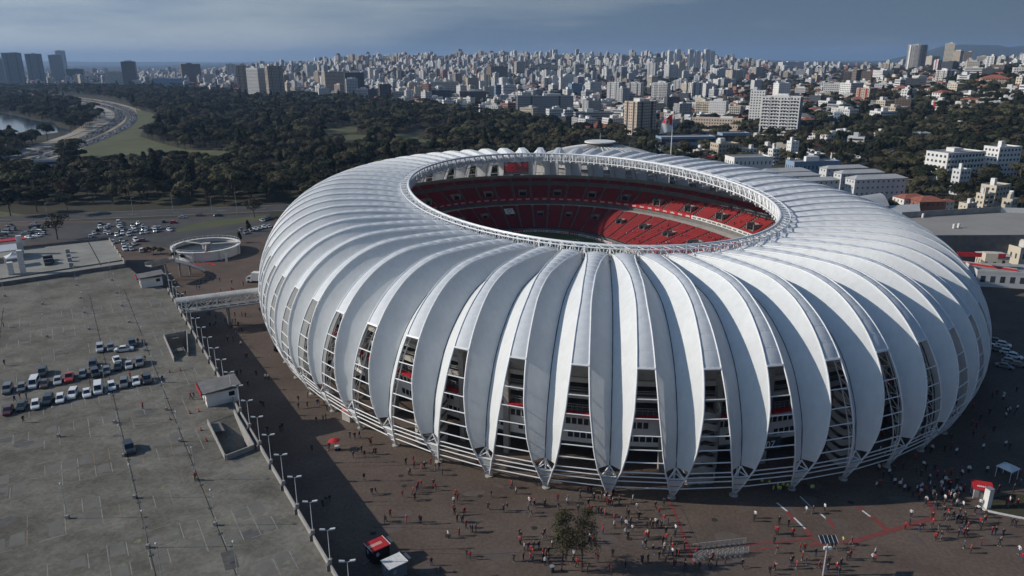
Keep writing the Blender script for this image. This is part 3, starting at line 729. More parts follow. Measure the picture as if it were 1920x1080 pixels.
# parapet in bays between stub pillars, along the plaza side
A0, A1, ST = -44, 157, 8.05
a = A0; off = (AB(G(616, 1062, ZD+.6))[0] - A0) % ST; lamps_a = []
a = A0 + off - ST; a = max(a, A0)
cuts_a = [A0] + [A0 + off + ST*i for i in range(26) if A0 + off + ST*i < A1] + [A1]
for p, q in zip(cuts_a, cuts_a[1:]):
    b = MB(); b.obox(PD(p+.3, 0), e1*(q-p-.6), e2*.24, (0,0,1.0)); b.build('parapet', M['concrete'], deck)
    b = MB(); b.obox(PD(p-.3, -.002), e1*.598, e2*.52, (0,0,1.12)); b.obox(PD(p-.25, .52), e1*.5, e2*.16, (0,0,.9)); b.build('stub_pillar', M['concrete_dark'], deck)
    if p > A0: lamps_a.append(p)
b = MB()
for (pa, pb) in ((Vector((-139.2,254.2,ZD)), Vector((-168.2,230.1,ZD))), (Vector((-168.2,230.1,ZD)), Vector((-235,172,ZD)))):
    d = pb - pa; n = Vector((d.y, -d.x, 0)).normalized()*.25; b.obox(pa, d, n, (0,0,1.7))
b.build('end_wall', M['concrete_dark'], deck)
# expansion joints with drains, bay lines
bj = [AB(G(290, 1070, ZD))[1], AB(G(440, 1070, ZD))[1], AB(G(9, 556, ZD))[1]]
b = MB(); d_ = MB()
for bb in bj:
    b.quad(PD(-45, bb-.07, ZD+.006), PD(165, bb-.07, ZD+.006), PD(165, bb+.07, ZD+.006), PD(-45, bb+.07, ZD+.006)); 
    for aa in range(-40, 165, 8): d_.obox(PD(aa, bb-.3, ZD+.006), e1*.5, e2*.6, (0,0,.05))
o = b.build('expansion_joint', M['joint'], deck); o['kind'] = 'stuff'; o = d_.build('drain', M['cable'], deck); o['kind'] = 'stuff'
lp = mat('faded_white_line', (.175,.168,.145), .9, .3, .6, col2=(.30,.29,.26), detail=8); lo = mat('faded_orange_line', (.17,.135,.10), .9, .3, .6, col2=(.30,.19,.12), detail=8); lg = mat('faded_green_mark', (.16,.16,.12), .9, .3, .9, col2=(.19,.21,.10), detail=8)
b = MB(); 
def dl(a0, b0, a1, b1, w=.07, z=.012):
    A, B_ = PD(a0, b0, ZD+z), PD(a1, b1, ZD+z); d = (B_-A).normalized(); n = Vector((-d.y, d.x, 0))*w; b.quad(A-n, B_-n, B_+n, A+n)
rr = random.Random(3)
for a0 in np.arange(-36, 150, 16.2):
    for half in (0, 5.2):
        bb = 4.0
        while bb < 120:
            if rr.random() < .66 and not (a0 < 12+AB(G(424,862,ZD))[0] and a0+10 > AB(G(424,862,ZD))[0]-2 and bb < 9):
                b.cur = 1 if rr.random() < .12 else 0
                l = rr.uniform(3.6, 5); dl(a0+half+.1, bb, a0+half+l, bb)
            bb += 2.55
    b.cur = 0
    for t in np.arange(4, 118, 7):
        for q in (a0, a0+5.15, a0+10.4):
            if rr.random() < .5: dl(q, t, q, t+rr.uniform(4, 7), .05, .009)
    for bb in np.arange(2, 26, 2.55):
        if rr.random() < .5 and a0 < 40:
            b.cur = 2; A = PD(a0 + rr.uniform(2,8), bb, ZD+.014); b.quad(A, A+e1*.9, A+e1*.9+e2*.5, A+e2*.5)
            A = A + e2*.5 + e1*.25; b.quad(A, A+e1*.35, A+e1*.35+e2*.5, A+e2*.5); b.cur = 0
o = b.build('bay_lines', [lp, lo, lg], deck); o['kind'] = 'stuff'
pm = mat('patched_tar', (.085,.082,.076), .9, .25, 1.0, detail=8); pz = mat('oil_stain', (.10,.096,.09), .9, .2, .8, detail=8)
b = MB(); rr = random.Random(11)
for i in range(26):
    A = PD(rr.uniform(-30, 120), rr.uniform(3, 70), ZD+.008); r0 = rr.uniform(.5, 1.7); n = 9
    b.quad(*[A + Vector((r0*rr.uniform(.6,1.3)*math.cos(2*math.pi*j/n)*1.4, r0*rr.uniform(.6,1.3)*math.sin(2*math.pi*j/n), 0)) for j in range(n)])
o = b.build('stain', pz, deck); o['kind'] = 'stuff'
wb_ = mat('worn_bay', (.120,.113,.10), .95, .25, .35, col2=(.17,.16,.14), detail=9); b = MB(); rr = random.Random(19)
for a0 in np.arange(-36, 150, 16.2):
    for half in (0, 5.2):
        for bb in np.arange(4, 118, 2.55):
            if rr.random() < .42: x0, x1 = rr.uniform(.2, 1.4), rr.uniform(3.2, 5.0); b.quad(PD(a0+half+x0, bb+.25, ZD+.004), PD(a0+half+x1, bb+.35, ZD+.004), PD(a0+half+x1-.3, bb+2.2, ZD+.004), PD(a0+half+x0+.4, bb+2.3, ZD+.004))
o = b.build('worn_bay', wb_, deck); o['kind'] = 'stuff'
A = G(433, 1049, ZD); b = MB(); aa, bb = AB(A); b.quad(PD(aa-2.4, bb-.7, ZD+.009), PD(aa+2.2, bb-.9, ZD+.009), PD(aa+2.4, bb+1.0, ZD+.009), PD(aa-2.2, bb+1.2, ZD+.009)); b.build('tar_patch', pm, deck)

# lamp posts: double-armed along the parapet, single-headed on the deck
def lamp_proto(double, h, loc):
    t = thing('lamp_post', '-', 'lamp post', loc); kids = []
    b = MB(); b.box((0,0,.3), (.5,.5,.6)); kids.append((b.build('base_block', M['concrete'], t), []))
    b = MB(); b.tube([(0,0,.6), (0,0,h)], .065 if double else .05, 6, r2=.04); kids.append((b.build('pole', M['white_steel'] if double else M['galv'], t), []))
    for sx in ((-1, 1) if double else (0,)):
        b = MB()
        if double: b.tube([(0,0,h-.05), (sx*.45,0,h+.12)], .035, 5); b.obox((sx*.45-.12 if sx > 0 else sx*.45 + .12, -.16, h+.05), (sx*.75, 0, .10), (0,.32,0), (0,0,.16))
        else: b.cyl((0,0), .12, h-.02, h+.12, 10, .2); b.cyl((0,0), .2, h+.12, h+.2, 10, .06)
        hd = b.build('lamp_head', M['lamp_grey'], t); l = MB()
        if double: l.obox((sx*.55, -.12, h+.035), (sx*.5,0,.06), (0,.24,0), (0,0,.02))
        else: l.cyl((0,0), .14, h-.06, h-.022, 8)
        kids.append((hd, [l.build('lamp_cover', M['lampglass'], hd)]))
    return t, kids
pt, pk = lamp_proto(True, 5.4, PD(lamps_a[0], -.02, ZD + 1.12)); pt.rotation_euler = (0,0,.1)
nlamp = 0
for i, a in enumerate(lamps_a):
    loc = PD(a, .05, ZD + 1.122)
    if i == 0: o = pt; o.location = loc
    else: o, _ = copy_tree(pt, pk, loc, .1)
    auto(o, 'white double-headed lamp post on the deck parapet', 'lamp post', 'double lamp posts along the deck parapet')
DL = [(215,793),(232,856),(253,934),(278,1027),(312,769),(338,828),(368,900),(404,985),(110,819),(127,972),(9,556),(80,571),(88,632),(144,536),(151,560),(159,587),(167,618),(210,526),(219,550),(229,574),(242,605),(272,657),(291,717),(200,736),(447,1088),(305,1092)]
pt2 = None
for (x, y) in DL:
    loc = G(x, y, ZD + .02)
    if pt2 is None: pt2, pk2 = lamp_proto(False, 6.35, loc); o = pt2
    else: o, _ = copy_tree(pt2, pk2, loc, 0)
    auto(o, 'slender white lamp post standing on the parking deck', 'lamp post', 'single lamp posts on the deck')
# stair huts with tilted roofs and red fascia
def hut(px, py, w, d, label, roof_c):
    c = G(px, py, ZD); a, bb = AB(c); t = thing('stair_hut', label, 'hut', c, math.atan2(e1.y, e1.x) - math.pi/2)
    b = MB(); 
    for s in (-1, 1): b.obox((s*w/2 - (.2 if s > 0 else 0), -d/2, 0), (.2,0,0), (0,d,0), (0,0,3.1))
    b.obox((-w/2+.2, -d/2, 0), (w-.4,0,0), (0,.2,0), (0,0,2.9)); b.obox((-w/2+.2, d/2-.2, 0), (w-.4,0,0), (0,.2,0), (0,0,3.2)); b.build('wall', M['white_wall'], t)
    b = MB(); b.obox((-w/2-.9, -d/2-.6, 3.12), (w+1.6,0,.5), (0,d+1.2,0), (0,0,.3)); b.build('roof', roof_c, t)
    b = MB(); b.obox((-w/2-1.05, -d/2-.65, 2.85), (.13,0,0), (0,d+1.3,0), (0,0,.75)); b.build('fascia', M['red_paint'], t)
    b = MB(); b.obox((w/2-1.9, -d/2-.03, 1.5), (1.2,0,0), (0,.03,0), (0,0,1.0)); b.build('window', M['glass'], t)
    b = MB(); b.obox((-w/2-.04, -.5, .05), (.04,0,0), (0,1.1,0), (0,0,2.1)); b.build('door', M['cable'], t)
    b = MB(); b.obox((-w/2-.05, -d/2+.25, 1.2), (.05,0,0), (0,.5,0), (0,0,.6)); b.build('notice', M['red_paint'], t)
    return t
hut(284, 534, 6.4, 5.0, 'small white stair hut with red fascia at the far end of the deck', M['concrete_dark'])
hut(414, 748, 6.4, 5.6, 'small white stair hut with red fascia beside the deck parapet ramps', M['concrete_dark'])

# upper terrace beyond the deck: lighter slab, fence stubs, tents
Z2 = 8.6
T2 = [G(268, 0, 0)]*0
t2p = [Vector((*G(*q, Z2)[:2], Z2)) for q in ((235, 494), (205, 449), (30, 468), (-120, 486), (-140, 545), (0, 529))]
ter = thing('upper_terrace', 'pale concrete terrace with white tents beyond the parking deck', 'terrace', (0,0,0))
deck_poly(t2p, [], Z2, 'terrace_slab', M['concrete_terrace'], ter)
b = MB()
for p, q in zip(t2p, t2p[1:] + t2p[:1]): b.quad((p.x,p.y,0), (q.x,q.y,0), (q.x,q.y,Z2-.002), (p.x,p.y,Z2-.002))
b.build('side_wall', M['concrete_dark'], ter)
d = t2p[1] - t2p[0]; n = 6
for i in range(n):
    p = t2p[0] + d*(i/n); b = MB(); b.obox(p, d/n*.9, Vector((d.y, -d.x, 0)).normalized()*-.2, (0,0,.9)); b.build('parapet', M['concrete'], ter)
    b = MB(); b.box(p + Vector((0,0,.6)), (.6,.6,1.2), .6); b.build('stub_pillar', M['concrete_dark'], ter)
d = t2p[2] - t2p[1]
b = MB(); b.obox(t2p[1], d, Vector((d.y, -d.x, 0)).normalized()*.2, (0,0,1.0)); b.build('parapet', M['concrete_dark'], ter)
A, B_ = G(165, 452, Z2), G(190, 498, Z2); dd = (B_-A); nn = Vector((-dd.y, dd.x, 0)).normalized()*.15
b = MB(); b.quad(*[(p.x, p.y, Z2+.006) for p in (A-nn, B_-nn, B_+nn, A+nn)]); b.build('expansion_joint', M['joint'], ter)
fab = mat('tent_canvas', (.68,.69,.70), .7, .05, .5, trans=.15)
def tent(px, py, w, d, h, label, peak=True, open_=True, rz=.7):
    c = G(px, py, Z2 + .02); t = thing('tent', label, 'tent', c, rz)
    for sx in (-1, 1):
        for sy in (-1, 1): b = MB(); b.tube([(sx*w/2, sy*d/2, 0), (sx*w/2, sy*d/2, h)], .08, 5); b.build('leg', M['white_steel'], t)
    b = MB()
    if peak:
        rows = []
        for k in range(6):
            u = k/5; f = (1-u)**1.5 if True else 1-u; rows.append([(sx*w/2*f, sy*d/2*f, h + (h*.55)*u**1.25) for sx, sy in ((-1,-1),(1,-1),(1,1),(-1,1))])
        b.grid(rows, closed=True)
    else:
        rows = [[(x, y, h + 1.3*(1 - abs(y)/(d/2))) for y in np.linspace(-d/2, d/2, 9)] for x in (-w/2, w/2)]; b.grid(rows)
    b.build('canopy', fab, t); b = MB()
    for sy in (-1, 1): b.obox((-w/2, sy*d/2 - .02, h - .45), (w,0,0), (0,.04,0), (0,0,.45))
    b.build('valance', fab, t); return t
tent(28, 497, 5, 5, 3.2, 'small white peaked tent at the corner of the terrace marquee')
tent(-8, 486, 14, 10, 3.6, 'long white marquee at the left edge of the terrace', peak=False, rz=.62)
def crate_stack(px, py, label, m, sz=(1.0,1.0,2.0), n=4):
    c = G(px, py, Z2 + .006); t = thing('equipment_tower', label, 'equipment tower', c, .6)
    for i in range(n): b = MB(); h = sz[2]/n; b.obox((-sz[0]/2, -sz[1]/2, i*h+.01), (sz[0],0,0), (0,sz[1],0), (0,0,h-.05)); b.build('module', m, t)
    for sx in (-1,1): b = MB(); b.tube([(sx*sz[0]/2*1.04, -sz[1]/2*1.04, 0), (sx*sz[0]/2*1.04, -sz[1]/2*1.04, sz[2]+.2)], .05, 5); b.build('rail', M['white_steel'], t)
crate_stack(44, 512, 'tall white scaffold tower in front of the peaked terrace tent', M['white_wall'], (1.6,1.6,8.0), 5)
crate_stack(41, 476, 'tall white scaffold tower behind the peaked terrace tent', M['white_wall'], (1.6,1.6,7.0), 5)
crate_stack(22, 514, 'short white scaffold block at the front of the terrace marquee', M['white_wall'], (1.6,1.6,4.2), 3)
for i, (x, y) in enumerate(((127, 474), (129, 483), (131, 490), (134, 500))):
    crate_stack(x, y, ('farthest','second farthest','second nearest','nearest')[i] + ' grey crate in the short row on the terrace', M['grey_steel'], (1.3,1.3,1.5), 2)
b = MB(); c = G(90, 492, Z2 + .01); t = thing('stacked_seating', 'dark heap of stacked seating frames on the pale terrace', 'seating stack', c, .6)
for i in range(7): b = MB(); b.obox((-1.2, -5 + i*1.45, 0), (2.2 + (i % 3)*.4,0,0), (0,1.1,0), (0,0,1.0 + (i*7 % 4)*.3)); b.build('frame_stack', M['cable'], t)
ro = thing('red_roofed_kiosk', 'small kiosk with red roof behind the terrace marquee', 'kiosk', G(22, 466, Z2), .62)
b = MB(); b.box((0,0,1.6), (9,4,3.2)); b.build('wall', M['white_wall'], ro); b = MB(); b.prism([(-4.8,-2.4),(4.8,-2.4),(4.8,2.4),(-4.8,2.4)], 3.21, 3.6); b.build('roof', M['red_paint'], ro)

# ---- round water tank
c = G(386, 460, 3.6); tc_ = Vector((c.x, c.y, 0)); RT = 13.2
tank = thing('round_tank', 'round white open water tank with a rotating arm bridge', 'water tank', tc_)
def ring(b, r0, r1, z0, z1, n=48):
    rows = [[(r*math.cos(2*math.pi*j/n), r*math.sin(2*math.pi*j/n), z) for j in range(n)] for r, z in ((r0,z0),(r0,z1),(r1,z1),(r1,z0))]; b.grid(rows, closed=True)
b = MB(); ring(b, RT, RT-.3, 0, 3.6); b.build('wall', M['white_wall'], tank, smooth=False)
b = MB(); ring(b, RT+.5, RT-.8, 3.6, 3.85); b.build('rim_walkway', M['white_wall'], tank)
b = MB(); b.cyl((0,0), RT-.35, .5, 2.3, 48); b.build('water', mat('tank_water', (.012,.016,.015), .3, .2, .3, spec=.25), tank)
for j in range(8): a = j*math.pi/4; b = MB(); b.box(((RT+.3)*math.cos(a), (RT+.3)*math.sin(a), 1.9), (.7,.7,3.8), a); b.build('buttress', M['white_wall'], tank)
b = MB(); b.cyl((0,0), 1.4, 2.31, 4.3, 16); b.cyl((0,0), 2.0, 4.3, 4.55, 16); b.build('hub', M['concrete_pale'], tank)
for a, w in ((.25, 1.4), (2.7, .5), (-1.2, .5)):
    b = MB(); dx, dy = math.cos(a), math.sin(a); b.obox((1.4*dx - dy*-w/2, 1.4*dy - dx*w/2, 3.9), (dx*(RT-1.6), dy*(RT-1.6), 0), (-dy*w, dx*w, 0), (0,0,.35)); b.build('arm', M['concrete_pale'], tank)
b = MB()
for j in range(40): a = j*2*math.pi/40; b.tube([((RT+.3)*math.cos(a), (RT+.3)*math.sin(a), 3.85), ((RT+.3)*math.cos(a), (RT+.3)*math.sin(a), 4.85)], .03, 4)
b.tube([((RT+.3)*math.cos(j*2*math.pi/40), (RT+.3)*math.sin(j*2*math.pi/40), 4.85) for j in range(40)], .035, 4, closed=True); o = b.build('railing', M['white_steel'], tank)
b = MB(); b.box((-RT*.62, -RT*.86, 4.6), (1.2,.3,2.0), .3); b.tube([(-RT*.62, -RT*.86, 0), (-RT*.62, -RT*.86, 6.5)], .12, 6); b.build('gauge_board', M['white_paint'], tank)

# ---- footbridge and stairs from the deck, covered truss bridge to the stadium
fb_ = thing('footbridge', 'low concrete footbridge with white sided stairs between deck and tank', 'footbridge', (0,0,0))
A, B_ = G(278, 498, 7.3), G(322, 489, 6.6); C_ = G(381, 508, .3)
def slab(a, c, w, th, m, nm, par, side=None):
    d = c - a; n = Vector((-d.y, d.x, 0)).normalized(); b = MB(); b.obox(a - n*w/2 - Vector((0,0,th)), d, n*w, (0,0,th)); b.build(nm, m, par)
    if side:
        for s in (-1, 1): b = MB(); b.obox(a + n*(s*w/2 - .06), d, n*.12, (0,0,1.1)); b.build('side_panel', side, par)
slab(A, B_, 3.2, .4, M['concrete_pale'], 'walkway_slab', fb_, M['concrete'])
mid = B_ + (C_ - B_)*.55; mid.z = 3.6
slab(B_, mid, 3.0, .35, M['concrete'], 'stair_flight', fb_, M['polycarb']); slab(mid, C_, 3.0, .35, M['concrete'], 'stair_flight', fb_, M['polycarb'])
for p in (A*.3 + B_*.7, B_*.6 + mid*.4, mid): b = MB(); b.cyl((p.x, p.y), .35, 0, p.z - .4, 10); b.build('column', M['concrete'], fb_)
cb = thing('covered_bridge', 'covered grey truss footbridge from the parking deck to the stadium', 'footbridge', (0,0,0))
A = G(332, 584, 6.6); B_ = G(497, 562, 6.6); d = B_ - A; L_ = d.length; u = d/L_; n = Vector((-u.y, u.x, 0)); W_ = 4.0; NB_ = 9
b = MB(); b.obox(A - n*W_/2 - Vector((0,0,.5)), d, n*W_, (0,0,.5)); b.build('floor_deck', M['concrete'], cb)
for i in range(NB_):
    p, q = A + d*(i/NB_), A + d*((i+.985)/NB_); b = MB(); rows = []
    for e in (p, q): rows.append([e + n*(W_/2+.35)*math.cos(t) + Vector((0,0,3.0 + 1.0*math.sin(t))) for t in np.linspace(0, math.pi, 9)])
    b.grid(rows); b.build('roof_panel', M['concrete_pale'], cb, smooth=True)
for s in (-1, 1):
    for i in range(NB_):
        p, q = A + d*(i/NB_) + n*(s*W_/2), A + d*((i+1)/NB_) + n*(s*W_/2); b = MB()
        b.tube([p, p + Vector((0,0,3.0))], .12, 5); b.tube([p + Vector((0,0,3.0)), q + Vector((0,0,3.0))], .12, 5); b.tube([p, q], .14, 5)
        if i % 2: b.tube([p, q + Vector((0,0,3.0))], .09, 5)
        else: b.tube([p + Vector((0,0,3.0)), q], .09, 5)
        b.tube([p + Vector((0,0,1.1)), q + Vector((0,0,1.1))], .05, 4); b.build('truss_bay', M['white_steel'], cb)
for f in (.12, .56): p = A + d*f; b = MB(); b.box((p.x, p.y, 3.05), (.9, 1.2, 6.1), math.atan2(u.y, u.x)); b.build('pier', M['concrete'], cb)
# ================================================================ CARS
PAINT = {}
for nme, c in dict(white=(.70,.70,.69), silver=(.36,.37,.38), grey=(.13,.135,.14), black=(.018,.018,.02), red=(.36,.025,.02), maroon=(.10,.018,.02), blue=(.05,.09,.17), brown=(.09,.05,.035)).items():
    PAINT[nme] = mat('car_paint_' + nme, c, .28, .04, .8, spec=.5, coat=.5)
def car_mesh(kind, simple=False):
    """body, list of glass quads groups, wheel positions"""
    T = dict(hatch=(3.9, .84, .62, 1.48, (-1.85, -1.35, .35, 1.15), .88), sedan=(4.4, .86, .6, 1.44, (-1.55, -.85, .45, 1.3), .88),
             suv=(4.4, .90, .7, 1.72, (-2.1, -1.75, .5, 1.15), 1.02), van=(4.9, .92, .75, 2.0, (-2.38, -2.2, 1.2, 1.9), 1.08), pickup=(5.0, .92, .66, 1.75, (-.75, -.5, .6, 1.25), 1.0))[kind]
    L, hw, rw, H, (xb, xrb, xrf, xf), belt = T
    b = MB(); rows = []
    for x, w, zt in ((-L/2, hw*.86, belt*.86), (-L/2+.12, hw*.96, belt*.97), (-L/4, hw, belt), (L/4, hw, belt*.98), (L/2-.35, hw*.96, belt*.86), (L/2, hw*.80, belt*.68)):
        z0 = .28 if abs(x) > L/2 - .2 else .2
        rows.append([(x, -w*.94, z0), (x, -w, z0+.2), (x, -w, zt-.12), (x, -w*.88, zt), (x, w*.88, zt), (x, w, zt-.12), (x, w, z0+.2), (x, w*.94, z0)])
    b.grid(rows, closed=True); b.quad(*rows[0]); b.quad(*rows[-1][::-1])
    cw = hw*.86
    base = [(xb, -cw, belt-.03), (xf, -cw, belt-.05), (xf, cw, belt-.05), (xb, cw, belt-.03)]; top = [(xrb, -rw, H-.05), (xrf, -rw, H-.04), (xrf, rw, H-.04), (xrb, rw, H-.05)]
    mid = [((a[0]+c[0])/2, (a[1]+c[1])/2, H+.0) for a, c in ((top[0], top[2]),)]
    i = len(b.v); b.grid([base, top], closed=True); b.quad(*[(p[0]*1, p[1]*1, p[2]) for p in top])
    if kind == 'pickup':
        for s in (-1, 1): b.obox((-L/2+.05, s*hw*.9 - .04, belt), (1.65,0,0), (0,.08,0), (0,0,.12))
    G_ = []
    for j, nm in ((0, 'side_window'), (1, 'windscreen'), (2, 'side_window'), (3, 'rear_window')):
        k = (j+1) % 4; A, B_, C, D = (Vector(q) for q in (base[j], base[k], top[k], top[j])); cen = (A+B_+C+D)/4; n = (B_-A).cross(D-A).normalized()
        if n.dot(cen - Vector((0,0,cen.z))) < 0: n = -n
        q = [cen + (p - cen)*.86 + n*.012 for p in (A, B_, C, D)]; G_.append((nm, q))
    wh = [(x, s*(hw-.10), .32) for x in (-L/2+.78, L/2-.82) for s in (-1, 1)]
    return b, G_, wh, L, hw, belt
WHEEL = MB(); 
def _wheel():
    b = MB(); rows = [[(r*math.cos(2*math.pi*j/12), y, r*math.sin(2*math.pi*j/12)) for j in range(12)] for r, y in ((.2,-.1),(.32,-.1),(.32,.1),(.2,.1))]; b.grid(rows, closed=True); b.quad(*rows[0]); b.quad(*rows[-1][::-1])
    r_ = MB()
    for y in (-.108, .108): r_.quad(*[(.19*math.cos(2*math.pi*j/10), y, .19*math.sin(2*math.pi*j/10)) for j in range(10)])
    return b.mesh('wheel', M['rubber']), r_.mesh('rim', M['rim'])
WM, RM = _wheel()
CARP = {}
def car_proto(kind, paint):
    key = (kind, paint)
    b, G_, wh, L, hw, belt = CARM.setdefault(kind, car_mesh(kind))
    if key not in CARP:
        CARP[key] = dict(body=b.mesh('body', PAINT[paint]), glass=[(nm, (lambda q: (lambda m_: m_)(MB().quad(*q).mesh(nm, M['glass'])))(q)) for nm, q in G_])
    return CARP[key], wh, L, hw, belt
CARM = {}
LIGHTM = {}
def car(kind, paint, loc, rz, base, group, full=True):
    P, wh, L, hw, belt = car_proto(kind, paint)
    t = bpy.data.objects.new('parked_car', None); COL.objects.link(t); t.location = loc; t.rotation_euler = (0,0,rz)
    link('body', P['body'], t)
    for nm, me in P['glass']: link(nm, me, t)
    for w in wh:
        o = link('wheel', WM, t, w)
        if full: link('rim', RM, o)
    if full:
        if kind not in LIGHTM:
            def bx(x, y, z, m, nm): q = MB(); q.box((0,0,0), (.1,.34,.16)); return q.mesh(nm, m)
            LIGHTM[kind] = (bx(0,0,0,M['lampglass'],'headlight'), bx(0,0,0,M['taillight'],'tail_light'), MB().box((0,0,0), (.03,.5,.12)).mesh('number_plate', M['white_paint']))
        h, tl, npl = LIGHTM[kind]
        for s in (-1, 1): link('headlight', h, t, (L/2-.10, s*hw*.62, belt*.62)); link('tail_light', tl, t, (-L/2+.03, s*hw*.66, belt*.72))
        link('number_plate', npl, t, (-L/2-.005, 0, .5))
    KN = dict(hatch='hatchback', sedan='saloon car', suv='tall estate car', van='van', pickup='pickup truck')
    auto(t, f"{dict(grey='dark grey', maroon='dark red').get(paint, paint)} {KN[kind]} {base}", {'van':'van','pickup':'pickup truck'}.get(kind, 'car'), group); return t
HD = math.atan2(-e1.y, -e1.x)
rr = random.Random(5)
for x, y, k, c in [(95,910,'hatch','maroon'),(250,860,'sedan','black'),(405,845,'hatch','white'),(545,795,'suv','black'),(685,775,'hatch','white'),(825,725,'suv','white'),(980,710,'sedan','white'),(1110,668,'van','white'),(1260,635,'hatch','white'),(1400,605,'suv','grey'),(1535,575,'sedan','white'),(1660,560,'suv','black'),
    (90,670,'suv','grey'),(250,650,'hatch','grey'),(390,605,'van','white'),(505,605,'sedan','brown'),(655,570,'sedan','silver'),(785,535,'pickup','red'),(935,500,'hatch','grey'),(1075,490,'suv','black'),(1205,460,'hatch','grey'),(1330,415,'hatch','black'),(1455,395,'sedan','silver'),(1575,370,'suv','grey'),
    (485,480,'suv','black'),(1050,395,'suv','black'),(1318,340,'sedan','white'),(1130,208,'suv','silver'),(1250,198,'hatch','grey'),(1490,155,'suv','black'),(1458,1338,'suv','black')]:
    car(k, c, G(x/6, 620 + y/6 + 2, ZD + .016), HD + rr.gauss(0, .06) - .08, 'parked on the concrete deck', 'cars parked on the deck')
car('sedan', 'white', G(1400/6, 620+228/6, ZD+.016), .35, 'parked askew on the concrete deck', 'cars parked on the deck')
LOT = [(6,432),(14,436),(22,431),(5,442),(12,447),(20,424),(60,437),(68,431),(74,426),(55,446),(50,438),(66,421),(78,432),(84,426),(92,422),(70,443),(62,427),(80,439),(97,425),(20,460),(30,462),(188,420),(188,427),(198,428),(204,424),(182,432),(177,438),(170,444),(198,436),(205,438),(222,417),(226,421.5),(224,426),(229,430),(223,434),(230,438),(219,441),(248,423),(251,428),(244,435),(253,433),(241,441),(259,419),(269,425),(268,430),(275,430),(266,437),(273,436),(290,429),(291,434),(299,428),(316,428),(318,432),(307,416),(212,455),(227,451),(232,457),(240,462),(252,458),(255,451),(246,468),(266,471),(234,468)]
pc = ['white','white','silver','silver','grey','black','white','white','silver']
for i, (x, y) in enumerate(LOT):
    c = rr.choice(pc); k = rr.choice(['hatch','sedan','hatch','suv','sedan','van' if x < 100 else 'hatch'])
    car(k, c, G(x, y+1, .012), (HD if 160 < x < 330 else HD + .9) + rr.gauss(0, .12) + (math.pi if rr.random() < .3 else 0), 'in the crowded lot beyond the deck', 'cars in the lot beyond the deck', full=False)
car('hatch', 'red', G(326, 418.5, .012), .2, 'at the far edge of the lot by the park road', 'cars in the lot beyond the deck', False)
car('sedan', 'maroon', G(268, 453, .012), .1, 'in the lot beside the tank shrubs', 'cars in the lot beyond the deck', False)
for x, y, k, c, a in ((343,408,'sedan','silver',.05),(375,404,'sedan','grey',.05),(410,404.5,'sedan','black',3.2)): car(k, c, G(x, y+1, .02), a, 'driving along the road beside the park', 'cars on the park road', False)
for x, y in ((460,438),(464,428),(452,433),(471,433),(479,431),(487,429),(495,427),(500,413),(492,415),(506,411),(505,426)): car(rr.choice(['hatch','sedan']), rr.choice(['white','silver','grey','black']), G(x, y, .012), HD + rr.gauss(0,.08), 'in the marked bays left of the stadium', 'cars in the bays beside the stadium', False)
for x, y in ((1866,642),(1881,649),(1860,653),(1872,659),(1888,663),(1902,671),(1893,681),(1909,687),(1883,690)): car(rr.choice(['hatch','sedan']), rr.choice(['white','silver','white','grey']), G(x, y, .02), rr.gauss(-.6,.1), 'in the shade right of the stadium', 'white cars in the stadium shade', False)
for i, (x, y) in enumerate(((528, 656), (566, 664))): car('suv', 'black', G(x, y, .02), .5, 'under the left edge of the stadium roof', 'cars under the roof edge', False)
# traffic on the lakeside avenue: a few pixels each
SMALL = {}
def small_car(paint):
    if paint not in SMALL:
        b, G_, wh, L, hw, belt = CARM.setdefault('sedan', car_mesh('sedan')); c = MB(); c.v = list(b.v); c.f = list(b.f); c.m = [0]*len(b.f); c.cur = 1
        for nm, q in G_: c.quad(*q)
        SMALL[paint] = c.mesh('traffic_car', [PAINT[paint], M['glass']])
    return SMALL[paint]
for line, dirs, NTC in ((CA, 1, 150), (CBL, -1, 135)):
    ntr = 0
    for lane in (-4.8, -1.6, 1.6, 4.8):
        acc = rr.uniform(0, 10)
        for a, c in zip(line, line[1:]):
            d = c - a; L_ = d.length; u = d/L_; n = Vector((-u.y, u.x))
            while acc < L_:
                p = a + u*acc + n*lane; px, py = proj((p.x, p.y, 0))
                if -8 < px < 300 and p.y < 1750 and ntr < NTC:
                    col = rr.choice(['white','silver','grey','black','white','silver','red' if rr.random() < .3 else 'blue'])
                    o = link('traffic_car', small_car(col), None, (p.x, p.y, .02), math.atan2(u.y, u.x) + (0 if dirs > 0 else math.pi)); ntr += 1
                    tag(o, f'{col} car in the dense traffic of the lakeside avenue', 'car', 'cars in the avenue traffic')
                acc += rr.uniform(12, 34) if py > 190 else rr.uniform(30, 70)
            acc -= L_
# box lorry half hidden by the roof
t = thing('box_lorry', 'white box lorry partly hidden behind the left edge of the stadium roof', 'lorry', G(480, 529, .01), -.1)
b = MB(); b.obox((-1.0, -1.25, .9), (7.5,0,0), (0,2.5,0), (0,0,2.9)); b.build('cargo_box', M['white_wall'], t)
b = MB(); b.prism([(-3.2,-1.15),(-1.15,-1.15),(-1.15,1.15),(-3.2,1.15)], .5, lambda p: 2.0 if p[0] < -3 else 2.9); b.build('cab', PAINT['white'], t)
b = MB(); b.quad((-3.21,-1.0,1.25),(-3.21,1.0,1.25),(-3.215,1.0,1.95),(-3.215,-1.0,1.95)); b.build('windscreen', M['glass'], t)
b = MB(); b.quad((-2.7,-1.16,1.5),(-1.5,-1.16,1.5),(-1.5,-1.16,2.3),(-2.5,-1.16,2.0)); b.build('side_window', M['glass'], t)
for x in (-2.3, 3.0, 5.0):
    for s in (-1.05, 1.05): o = link('wheel', WM, t, (x, s, .45)); o.scale = (1.4,1.4,1.4)

